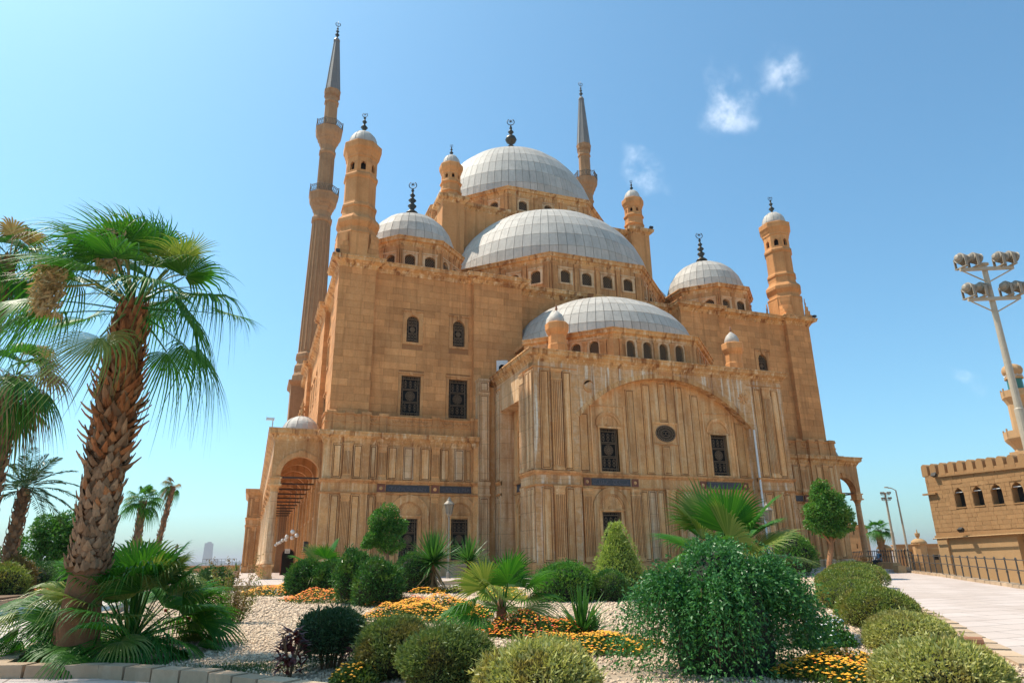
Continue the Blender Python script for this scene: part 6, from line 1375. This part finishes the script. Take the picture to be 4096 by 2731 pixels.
# date palm
def date_palm(x, y, zt, label, nf, L, seed):
    rng = np.random.default_rng(seed); z0 = gz(x, y); t = empty('date_palm', (x, y, z0)); tag(t, label, 'palm')
    for i in range(nf):
        az = i*2.39996+rng.normal(0, .2); el = 1.3-1.7*i/nf; s = np.linspace(0, 1, 26); ln = L*rng.uniform(.85, 1.1)
        path = np.stack([ln*s*math.cos(el)*math.cos(az), ln*s*math.cos(el)*math.sin(az), ln*s*math.sin(el)-ln*.42*s**2.1*(.5+.5*math.cos(el))], -1)+np.array([x, y, zt])
        T = unit(np.gradient(path, axis=0)); S = unit(np.cross(T, np.array([0, 0, 1.0]))); U = np.cross(S, T); idx = np.arange(3, 26)
        P = np.concatenate([path[idx], path[idx]+T[idx]*.03]*2); D = np.concatenate([T[idx]*.9+S[idx]+U[idx]*.25, T[idx]*.9-S[idx]+U[idx]*.25]*2)+rng.normal(0, .08, (len(idx)*4, 3))
        ll = np.tile(.42*np.sin(np.pi*(.12+.86*s[idx]))**.7*L/2.2, 4); V, F = leaves(P, D-np.array([0, 0, .35]), ll, .035, rng, .1)
        b = len(V); w = np.linspace(.03, .006, 26)[:, None]; V = np.concatenate([V, path-S*w, path+S*w]); a = b+np.arange(25); F = np.concatenate([F, np.stack([a, a+1, a+27, a+26], -1)])
        inst('frond', npmesh('frond', V, F, M['date']), t)
    plain_trunk(x, y, .23, .2, zt, (-.15, 0), 'trunk', 70)(t, rng, z0)
date_palm(-36.15, -18.0, 3.3, 'date palm with feathery fronds at the left edge', 26, 2.3, 31)
# ---- yuccas and agave: every blade an object
def blade(L, w, bend, mat):
    mb = MB(); n = 5
    for k in range(n+1): s = k/n; ww = w*(.5+1.0*s if s < .35 else .85*(1-(s-.35)/.65)**.8+.02); mb.v += [(-ww/2, 0, L*s), (0, -.25*ww+bend*s*s*L, L*s*(1-.15*bend*s)), (ww/2, 0, L*s)]; mb.v[-3] = (-ww/2, bend*s*s*L, L*s*(1-.15*bend*s)); mb.v[-1] = (ww/2, bend*s*s*L, L*s*(1-.15*bend*s))
    for k in range(n): mb.f += [(k*3, k*3+1, k*3+4, k*3+3), (k*3+1, k*3+2, k*3+5, k*3+4)]
    return mb.mesh('leaf', mat)
YB = {k: [blade(1, .085, b, M[k]) for b in (-.05, .12, .3)] for k in ('yucca', 'frondd', 'frondy')}
def rosette(t, x, y, z, n, L, lo, rng, dead=0):
    for i in range(n):
        f = i/n; az = i*2.39996; tilt = .08+(lo-.08)*f+rng.normal(0, .06); l = L*rng.uniform(.8, 1.1)*(.75+.25*math.sin(math.pi*min(1, f+.2)))
        inst('leaf', YB['yucca'][int(rng.integers(0, 3)) if f > .3 else 0], t, Matrix.Translation((x, y, z)) @ Matrix.Rotation(az, 4, 'Z') @ Matrix.Rotation(-tilt, 4, 'X') @ Matrix.Diagonal((L*.95, l, l, 1)))
    for i in range(dead):
        az = i*2.39996; tilt = rng.uniform(1.9, 2.8); l = L*rng.uniform(.7, 1.0)
        inst('leaf', YB['frondd'][1], t, Matrix.Translation((x, y, z-.1-.5*L*i/dead)) @ Matrix.Rotation(az, 4, 'Z') @ Matrix.Rotation(-tilt, 4, 'X') @ Matrix.Diagonal((L*.7, l, l, 1)))
def yucca(x, y, heads, label, seed, name='yucca'):
    rng = np.random.default_rng(seed); z = gz(x, y); t = empty(name, (x, y, z)); tag(t, label, 'yucca')
    for dx, dy, h, L, n, lo, dead in heads:
        if h > .2: MB().tube([(x, y, z-.05), (x+dx*.6, y+dy*.6, z+h*.5), (x+dx, y+dy, z+h)], [.13, .1, .08], 8).build('trunk', M['trunk'], t)
        rosette(t, x+dx, y+dy, z+h, n, L, lo, rng, dead)
yucca(-20.6, -23.4, [(0, 0, 1.15, 1.4, 150, 1.85, 46)], 'taller spiky yucca with dead leaf skirt before the hall window', 51)
yucca(-18.7, -21.9, [(0, 0, 1.15, 1.2, 110, 1.8, 30)], 'shorter spiky yucca to the right of the taller one', 52)
yucca(-21.28, -38.0, [(0, 0, .08, .98, 70, 1.3, 0), (.3, .1, .05, .62, 34, 1.25, 0)], 'blue green yucca clump on the gravel before the weeping shrub', 53)
def potted(x, y, s, label, seed):
    z = gz(x, y); t = empty('potted_plant', (x, y, z)); tag(t, label, 'potted plant'); MB().lathe([(.26*s, z), (.34*s, z+.5*s), (.38*s, z+.52*s), (.38*s, z+.58*s), (.3*s, z+.56*s)], 16, (x, y)).build('pot', M['tyre2'] if 'tyre2' in M else M['kerb'], t)
    rosette(t, x, y, z+.55*s, 34, .8*s, 1.5, np.random.default_rng(seed))
potted(-29.55, -3.7, .85, 'potted spiky plant on the terrace left of the arcade', 61)
potted(-28.3, 8.0, .9, 'second potted plant nearer the arcade', 62)
# ---- trees with one trunk
def tree(x, y, label, trunk, blobs, n, L, W, mat, seed, zg=None, tm='trunk', name='tree', cat='tree'):
    rng = np.random.default_rng(seed); z0 = gz(x, y) if zg is None else zg; t = empty(name, (x, y, z0)); tag(t, label, cat)
    for pts, rad in trunk: MB().tube([(x+a, y+b, z0+c) for a, b, c in pts], rad, 9).build('trunk' if pts[0][2] < .05 else 'limb', M[tm], t)
    PP, DD = [], []; tot = sum(b[3]**2 for b in blobs)
    for bx_, by_, bz_, r, sq in blobs:
        k = int(n*r*r/tot); d = unit(rng.normal(size=(k, 3))); sub = unit(rng.normal(size=(9, 3))); w = np.max(d @ sub.T, 1); rr = r*(.62+.42*np.clip(w, 0, 1)**3)*(rng.random(k)**.22)
        p = d*rr[:, None]*np.array([1, 1, sq])+np.array([x+bx_, y+by_, z0+bz_]); PP.append(p); DD.append(d*.5+rng.normal(size=(k, 3))*.6-np.array([0, 0, .15]))
    P, D = np.concatenate(PP), np.concatenate(DD); gap = np.zeros(len(P)); q0 = np.array([x, y, z0])
    for _ in range(7): gap += np.cos((P-q0) @ (rng.normal(size=3)*4.2)+rng.uniform(0, 6.28))
    keep = (gap < .9) | (rng.random(len(P)) < .2); P, D = P[keep], D[keep]
    V, F = leaves(P, D, L*rng.uniform(.7, 1.25, len(P)), W*rng.uniform(.8, 1.2, len(P)), rng); tag(inst('crown', npmesh('crown', V, F, M[mat]), t), kind='stuff')
tree(-21.6, -18.3, 'small standard tree with round dark crown before the hall', [([(.25, 0, 0), (.2, 0, .7), (.1, 0, 1.4), (0, 0, 2.2)], [.1, .085, .08, .05]), ([(.1, 0, 1.4), (-.3, .1, 1.9), (-.5, .1, 2.3)], [.05, .04, .02]), ([(.1, 0, 1.5), (.4, -.1, 2.0), (.5, -.1, 2.5)], [.05, .04, .02])],
     [(0, 0, 2.35, .85, .95), (-.15, 0, 3.1, .7, .95), (.3, .1, 2.0, .65, .8), (-.55, 0, 2.2, .5, .7), (.1, -.2, 3.5, .45, .9), (-.8, .1, 1.95, .35, .6), (.45, 0, 2.8, .55, .9)], 17000, .11, .05, 'l_tree', 71)
tree(2.65, -20.4, 'small tree with reddish leaning trunk and bright crown at right', [([(-.55, 0, 0), (-.4, 0, .9), (-.1, 0, 1.7), (0, 0, 2.6)], [.17, .14, .12, .07]), ([(-.1, 0, 1.8), (-.6, .1, 2.6), (-.9, .1, 3.2)], [.07, .05, .02]), ([(-.02, 0, 1.9), (.6, -.1, 2.6), (.9, -.1, 3.1)], [.07, .05, .02])],
     [(0, 0, 3.4, 1.2, .95), (-.75, 0, 3.5, .85, .85), (.8, .1, 3.45, .85, .85), (-.15, -.1, 4.45, .8, .9), (.95, 0, 2.9, .65, .8), (-.95, 0, 2.9, .65, .8), (.1, 0, 2.55, .8, .55), (-.25, 0, 5.0, .45, 1.0), (.55, 0, 4.2, .6, .8)], 17000, .16, .07, 'l_bright', 72, tm='trunkr')
tree(-37.2, -7.0, 'dense round topped dark tree left of the big palm trunk', [([(0, 0, 0), (.05, 0, .7), (.1, 0, 1.5)], [.17, .14, .1]), ([(.8, 0, 0), (.75, 0, .8), (.6, 0, 1.5)], [.15, .13, .1]), ([(-.9, .3, 0), (-.8, .3, .7), (-.6, .3, 1.4)], [.13, .12, .08])],
     [(0, 0, 2.3, 1.3, .85), (1.2, 0, 2.35, 1.1, .85), (-1.3, 0, 1.9, 1.0, .8), (.6, .2, 3.1, 1.0, .8), (-.5, 0, 2.95, .9, .8), (1.9, 0, 1.9, .8, .8), (-2.0, -.2, 1.4, .8, .8), (.2, 0, 1.6, 1.2, .6)], 22000, .17, .075, 'l_tree', 73)
for i, (x, y, z, r) in enumerate([(62, 8, -.6, 1.3), (66.5, 2.2, -.8, 1.1), (47, 3, -1.6, 1.2), (43, -1, -1.8, 1.2)]): tree(x, y, ['small green tree before the long far building', 'small green tree nearest the fort in the background', 'low green bush behind the railing below the masts', 'low green bush behind the railing near the fort corner'][i], [([(0, 0, 0), (0, 0, 1.5)], [.15, .08])], [(0, 0, 1.6, r, .8), (.8, 0, 1.4, r*.7, .8), (-.8, 0, 1.5, r*.7, .8)], 1500, .3, .14, 'l_tree', 80+i, zg=z-1.5)
# ---- flowers
ICO = np.array([(0, 0, 1), (.89, 0, .45), (.28, .85, .45), (-.72, .53, .45), (-.72, -.53, .45), (.28, -.85, .45)]); IF = np.array([(0, 1, 2), (0, 2, 3), (0, 3, 4), (0, 4, 5), (0, 5, 1)])
def blossoms(P, r, rng):
    n = len(P); V = ICO[None]*r.reshape(-1, 1, 1)*np.array([1, 1, .8])+P[:, None]; return V.reshape(-1, 3), (IF[None]+np.arange(n)[:, None, None]*6).reshape(-1, 3)
def flower_bed(x, y, rx, ry, h, rz, nl, nf, label, cols=(('f_yel', .75), ('f_or', .25)), seed=1, fr=.03, leafm='l_lant', name='lantana_bed', cat='flower bed', ll=.06):
    rng = np.random.default_rng(seed); t = empty(name, (x, y, gz(x, y))); tag(t, label, cat)
    def pts(n, top):
        a = rng.uniform(0, 6.28, n); q = np.sqrt(rng.random(n)); e = 1+.14*np.sin(3*a+seed)+.1*np.sin(5*a+2*seed); px_ = q*rx*e*np.cos(a); py_ = q*ry*e*np.sin(a)
        xx = x+px_*math.cos(rz)-py_*math.sin(rz); yy = y+px_*math.sin(rz)+py_*math.cos(rz)
        hh = h*(1-q**2.5)*(.7+.3*np.sin(xx*4.1+seed)*np.cos(yy*3.7))+.05; zz = np.interp(yy, GY, GZ)+.04
        return np.stack([xx, yy, zz+hh*(1 if top else rng.uniform(.1, 1, n))], -1)
    P = pts(nl, False); V, F = leaves(P, rng.normal(size=(nl, 3))*.7+np.array([0, 0, .5]), ll*rng.uniform(.7, 1.3, nl), ll*.5, rng); tag(inst('foliage', npmesh('foliage', V, F, M[leafm]), t), kind='stuff')
    for m_, fr_ in cols:
        k = int(nf*fr_); P = pts(k, True)+np.array([0, 0, .02])+rng.normal(0, .012, (k, 3)); V, F = blossoms(P, fr*rng.uniform(.6, 1.2, k), rng); tag(inst('blossoms', npmesh('blossoms', V, F, M[m_]), t), kind='stuff')
flower_bed(-25.6, -22.3, 2.3, 1.3, .4, -.1, 6000, 1300, 'long yellow lantana strip below the paired shrubs', seed=1, fr=.05)
flower_bed(-24.6, -26.6, 1.9, 1.2, .4, -.5, 5000, 1000, 'orange lantana patch left of the round dark shrub', (('f_or', .75), ('f_yel', .25)), 2, .042)
flower_bed(-23.15, -29.4, 1.0, .7, .3, -.3, 3000, 260, 'sparse rusty orange lantana beside the bench shrub', (('f_or', .9), ('f_red', .1)), 3, .038, 'l_dry')
flower_bed(-23.0, -33.2, 1.5, 1.5, .5, -.5, 9000, 2200, 'dense yellow lantana mound left of the young fan palm', (('f_yel', .8), ('f_or', .2)), 4, .034)
flower_bed(-22.0, -37.3, 1.3, .95, .42, -.4, 8000, 1300, 'orange and red lantana round the young fan palm stem', (('f_or', .5), ('f_yel', .38), ('f_red', .12)), 5, .03)
flower_bed(-21.75, -39.5, 1.05, .85, .26, -.5, 5000, 750, 'yellow lantana in front of the yucca clump', (('f_yel', .9), ('f_or', .1)), 6, .03)
flower_bed(-19.85, -43.0, .95, .7, .3, .3, 5000, 900, 'bright yellow lantana at lower right beside the weeping shrub', (('f_yel', .9), ('f_or', .1)), 7, .03)
flower_bed(-20.6, -23.9, 1.1, .5, .25, -.1, 2000, 350, 'small yellow lantana patch below the yuccas', (('f_yel', .85), ('f_or', .15)), 8, .05)
flower_bed(-19.6, -28.6, .8, .8, .7, 0, 3500, 160, 'yellow green shrub between young palm and round shrub', (('f_yel', 1),), 9, .035, 'l_lime')
flower_bed(-26.0, -41.0, .32, .28, .28, 0, 1500, 60, 'small yellow flowers at the foot of the front shrubs', (('f_yel', 1),), 10, .028)
flower_bed(-17.9, -40.6, .7, .5, .5, .6, 4000, 120, 'white flowers between weeping shrub and hedge mounds', (('f_wh', 1),), 11, .034, 'l_bright', 'white_flowers', 'flowers')
flower_bed(-35.35, -17.0, .5, 1.2, .25, 0, 1500, 220, 'orange flowers beside the left border kerb', (('f_or', .8), ('f_yel', .2)), 12, .045)
flower_bed(-20.9, -41.0, .22, .2, 1.5, 0, 10, 14, 'few orange blossoms poking out of the weeping shrub', (('f_or', 1),), 13, .04, name='orange_blossoms', cat='flowers')
# crimson plant
def leafy(x, y, h, w, n, L, Wd, mat, label, seed, name, cat, stems=8):
    rng = np.random.default_rng(seed); z = gz(x, y); t = empty(name, (x, y, z)); tag(t, label, cat)
    lm = [blade(1, .42, b, M[mat]) for b in (.15, .45)]
    for i in range(n):
        s = rng.random()**.7; az = rng.uniform(0, 6.28); r = w*(.25+.75*math.sin(math.pi*min(.95, .25+s*.7)))*rng.uniform(.4, 1)
        inst('leaf', lm[i % 2], t, Matrix.Translation((x+r*.7*math.cos(az), y+r*.7*math.sin(az), z+.08+s*h*.85)) @ Matrix.Rotation(az-math.pi/2, 4, 'Z') @ Matrix.Rotation(-rng.uniform(.5, 2.0), 4, 'X') @ Matrix.Diagonal((Wd/.42, L*rng.uniform(.7, 1.2), L*rng.uniform(.7, 1.2), 1)))
    for i in range(stems): a = rng.uniform(0, 6.28); MB().tube([(x, y, z), (x+w*.3*math.cos(a), y+w*.3*math.sin(a), z+h*.5), (x+w*.6*math.cos(a), y+w*.6*math.sin(a), z+h*.85)], [.012, .01, .006], 5).build('stem', M['trunk'], t)
leafy(-26.78, -40.3, .68, .26, 130, .15, .075, 'l_red', 'dark crimson leaved plant at the bottom left of the front row', 91, 'crimson_plant', 'plant')
leafy(-25.95, -40.35, .40, .15, 36, .11, .06, 'l_red', 'smaller crimson plant between the dark and olive shrubs', 92, 'crimson_plant', 'plant', 4)
# tall dry shrub, roses, grass
def dry_shrub(x, y, label):
    rng = np.random.default_rng(95); z = gz(x, y); t = empty('dry_shrub', (x, y, z)); tag(t, label, 'shrub'); PP = []
    for i in range(22):
        a = rng.uniform(0, 6.28); r = rng.uniform(.1, .55); h = rng.uniform(.6, 1.25) if i > 3 else rng.uniform(1.3, 1.75); k = np.linspace(0, 1, 8)
        pts = [(x+.1*math.cos(a)+r*s*math.cos(a)+rng.normal(0, .012), y+r*s*math.sin(a)+rng.normal(0, .012), z+h*s) for s in k]; MB().tube(pts, [.012*(1.1-.8*s) for s in k], 5).build('stem', M['stem'], t)
        for p in pts[2:]: PP += [np.array(p)+rng.normal(0, .05, 3) for _ in range(26)]
    P = np.array(PP); h_ = len(P)//2
    for m_, q in (('l_dry', P[:h_]), ('l_hedge', P[h_:])): V, F = leaves(q, rng.normal(size=q.shape)+np.array([0, 0, -.3]), rng.uniform(.03, .08, len(q)), rng.uniform(.015, .035, len(q)), rng); tag(inst('foliage', npmesh('foliage', V, F, M[m_]), t), kind='stuff')
dry_shrub(-27.65, -32.7, 'tall straggly half dry shrub standing alone on the gravel')
def roses(x, y, label):
    rng = np.random.default_rng(96); z = gz(x, y); t = empty('rose_bush', (x, y, z)); tag(t, label, 'rose bush'); PP = []
    for i in range(12):
        a = rng.uniform(0, 6.28); r = rng.uniform(.1, .5); h = rng.uniform(.25, .6); pts = [(x+r*s*math.cos(a), y+r*s*math.sin(a), z+h*s) for s in (0, .4, .7, 1)]; MB().tube(pts, .007, 4).build('stem', M['stem'], t); PP += [np.array(p)+rng.normal(0, .06, 3) for p in pts[1:] for _ in range(28)]
        if i < 6:
            q = MB(); [q.lathe([(.012*k+.004, -.01*k), (.02*k, .02), (.016*k, .035)], 7, (0, 0), k) for k in (1, 2)]; q.build('blossom', M['f_red'], t, Matrix.Translation(pts[-1]))
    P = np.array(PP); V, F = leaves(P, rng.normal(size=P.shape), rng.uniform(.03, .06, len(P)), .03, rng); tag(inst('foliage', npmesh('foliage', V, F, M['l_hedge']), t), kind='stuff')
roses(-28.35, -35.4, 'low rose bush with red flowers right of the palm skirt')
rng = np.random.default_rng(99); n = 5000
P = np.stack([rng.normal(-27.6, .7, n), rng.normal(-39.4, .35, n), np.zeros(n)], -1); P = np.array([p for p in P if inpoly(p[0], p[1], BED)]); P[:, 2] = np.interp(P[:, 1], GY, GZ)+.05
V, F = leaves(P, rng.normal(size=P.shape)*.5+np.array([0, 0, 1.0]), rng.uniform(.025, .06, len(P)), .008, rng); tag(inst('grass', npmesh('grass', V, F, M['l_dark'])), 'thin grass growing through gravel in the palm shade', 'grass', kind='stuff')
n = 500; P = np.stack([rng.normal(-30.3, .1, n), rng.normal(-37.7, .1, n), np.full(n, gz(-30, -37.7)+.05)], -1); V, F = leaves(P, rng.normal(size=P.shape)*.4+np.array([0, 0, 1.0]), rng.uniform(.06, .14, n), .008, rng); tag(inst('grass_tuft', npmesh('grass_tuft', V, F, M['l_dry'])), 'dry grass tuft at the left foot of the big palm', 'grass', kind='stuff')

# ------------------------------------------------------------------ the person on the low wall
def person(x, y, z, rz, label):
    t = empty('person', (x, y, z), rz); tag(t, label, 'person'); m = frame(x, y, z, rz)
    J = [((0, 0, .50), .16), ((0, .03, .72), .15), ((0, .04, .95), .17), ((0, .02, 1.06), .07), ((0, 0, 1.13), .06), ((0, -.02, 1.22), .095), ((0, -.02, 1.30), .09),
         ((-.11, -.02, .50), .10), ((-.14, -.42, .50), .075), ((-.14, -.46, .26), .055), ((-.14, -.46, .05), .045), ((-.14, -.60, .02), .04),
         ((.11, -.02, .50), .10), ((.13, -.40, .51), .075), ((.13, -.40, .26), .055), ((.13, -.40, .05), .045), ((.13, -.54, .02), .04),
         ((-.19, .02, .98), .065), ((-.25, -.03, .75), .05), ((-.19, -.26, .62), .04), ((-.17, -.34, .60), .032), ((.19, .02, .98), .065), ((.25, -.03, .75), .05), ((.19, -.26, .62), .04), ((.17, -.34, .60), .032)]
    E_ = [(0, 1), (1, 2), (2, 3), (3, 4), (4, 5), (5, 6), (0, 7), (7, 8), (8, 9), (9, 10), (10, 11), (0, 12), (12, 13), (13, 14), (14, 15), (15, 16), (2, 17), (17, 18), (18, 19), (19, 20), (2, 21), (21, 22), (22, 23), (23, 24)]
    me = bpy.data.meshes.new('body'); me.from_pydata([j[0] for j in J], E_, []); me.materials.append(M['skin'])
    o = inst('body', me, t, m); md = o.modifiers.new('skin', 'SKIN'); o.modifiers.new('sub', 'SUBSURF').levels = 1; o.modifiers['sub'].render_levels = 2
    for i, j in enumerate(J): me.skin_vertices[0].data[i].radius = (j[1], j[1]*(.8 if i in (0, 1, 2) else 1))
    me.skin_vertices[0].data[0].use_root = True
    MB().lathe([(.20, .52), (.19, .7), (.21, .92), (.17, 1.04), (.09, 1.08)], 14).build('shirt', M['shirt'], t, m @ Matrix.Translation((0, .02, 0)) @ Matrix.Diagonal((1, .85, 1, 1)), True)
    tr = MB()
    for s in (-1, 1): tr.tube([(s*.09, .05, .5), (s*.12, -.2, .51), (s*.14, -.44, .5), (s*.14, -.46, .25), (s*.14, -.46, .09)], [.125, .115, .095, .08, .085], 10); tr.tube([(s*.19, .02, 1.0), (s*.25, -.01, .84), (s*.24, -.06, .74)], [.09, .075, .07], 8)
    tr.build('trousers', M['cloth'], t, m, True)
    MB().lathe([(.105, 1.25), (.11, 1.31), (.09, 1.37), (.03, 1.4)], 12).box(-.08, .08, -.19, -.09, 1.265, 1.28).build('cap', M['white'], t, m @ Matrix.Translation((0, -.02, 0)), True)
M['skin'] = plain('skin', (0.30, 0.16, 0.10), .6); M['shirt'] = plain('blue_shirt', (0.16, 0.25, 0.36), .8); M['cloth'] = plain('dark_cloth', (0.03, 0.03, 0.035), .85)
qx, qy = rline(24.8); qx -= RD.y*.8; qy += RD.x*.8
person(qx, qy, gz(qx, qy)-.02, math.atan2(RD.y, RD.x)+math.pi*0-math.pi*.9, 'person in blue shirt and white cap sitting on the low wall by the railing')

# ------------------------------------------------------------------ haze over the city
hz = MB().box(-29500, 29500, -29500, 29500, -63.5, 200.0); hm = bpy.data.materials.new('haze'); hm.use_nodes = True; ht = hm.node_tree; ht.nodes.clear()
ho = ht.nodes.new('ShaderNodeOutputMaterial'); hv = ht.nodes.new('ShaderNodeVolumePrincipled'); hv.inputs['Color'].default_value = (0.74, 0.72, 0.76, 1); hv.inputs['Density'].default_value = 0.00012; hv.inputs['Anisotropy'].default_value = 0.2
ht.links.new(hv.outputs[0], ho.inputs['Volume']); tag(hz.build('haze', hm), 'pale blue summer haze over the city', 'haze', kind='stuff')
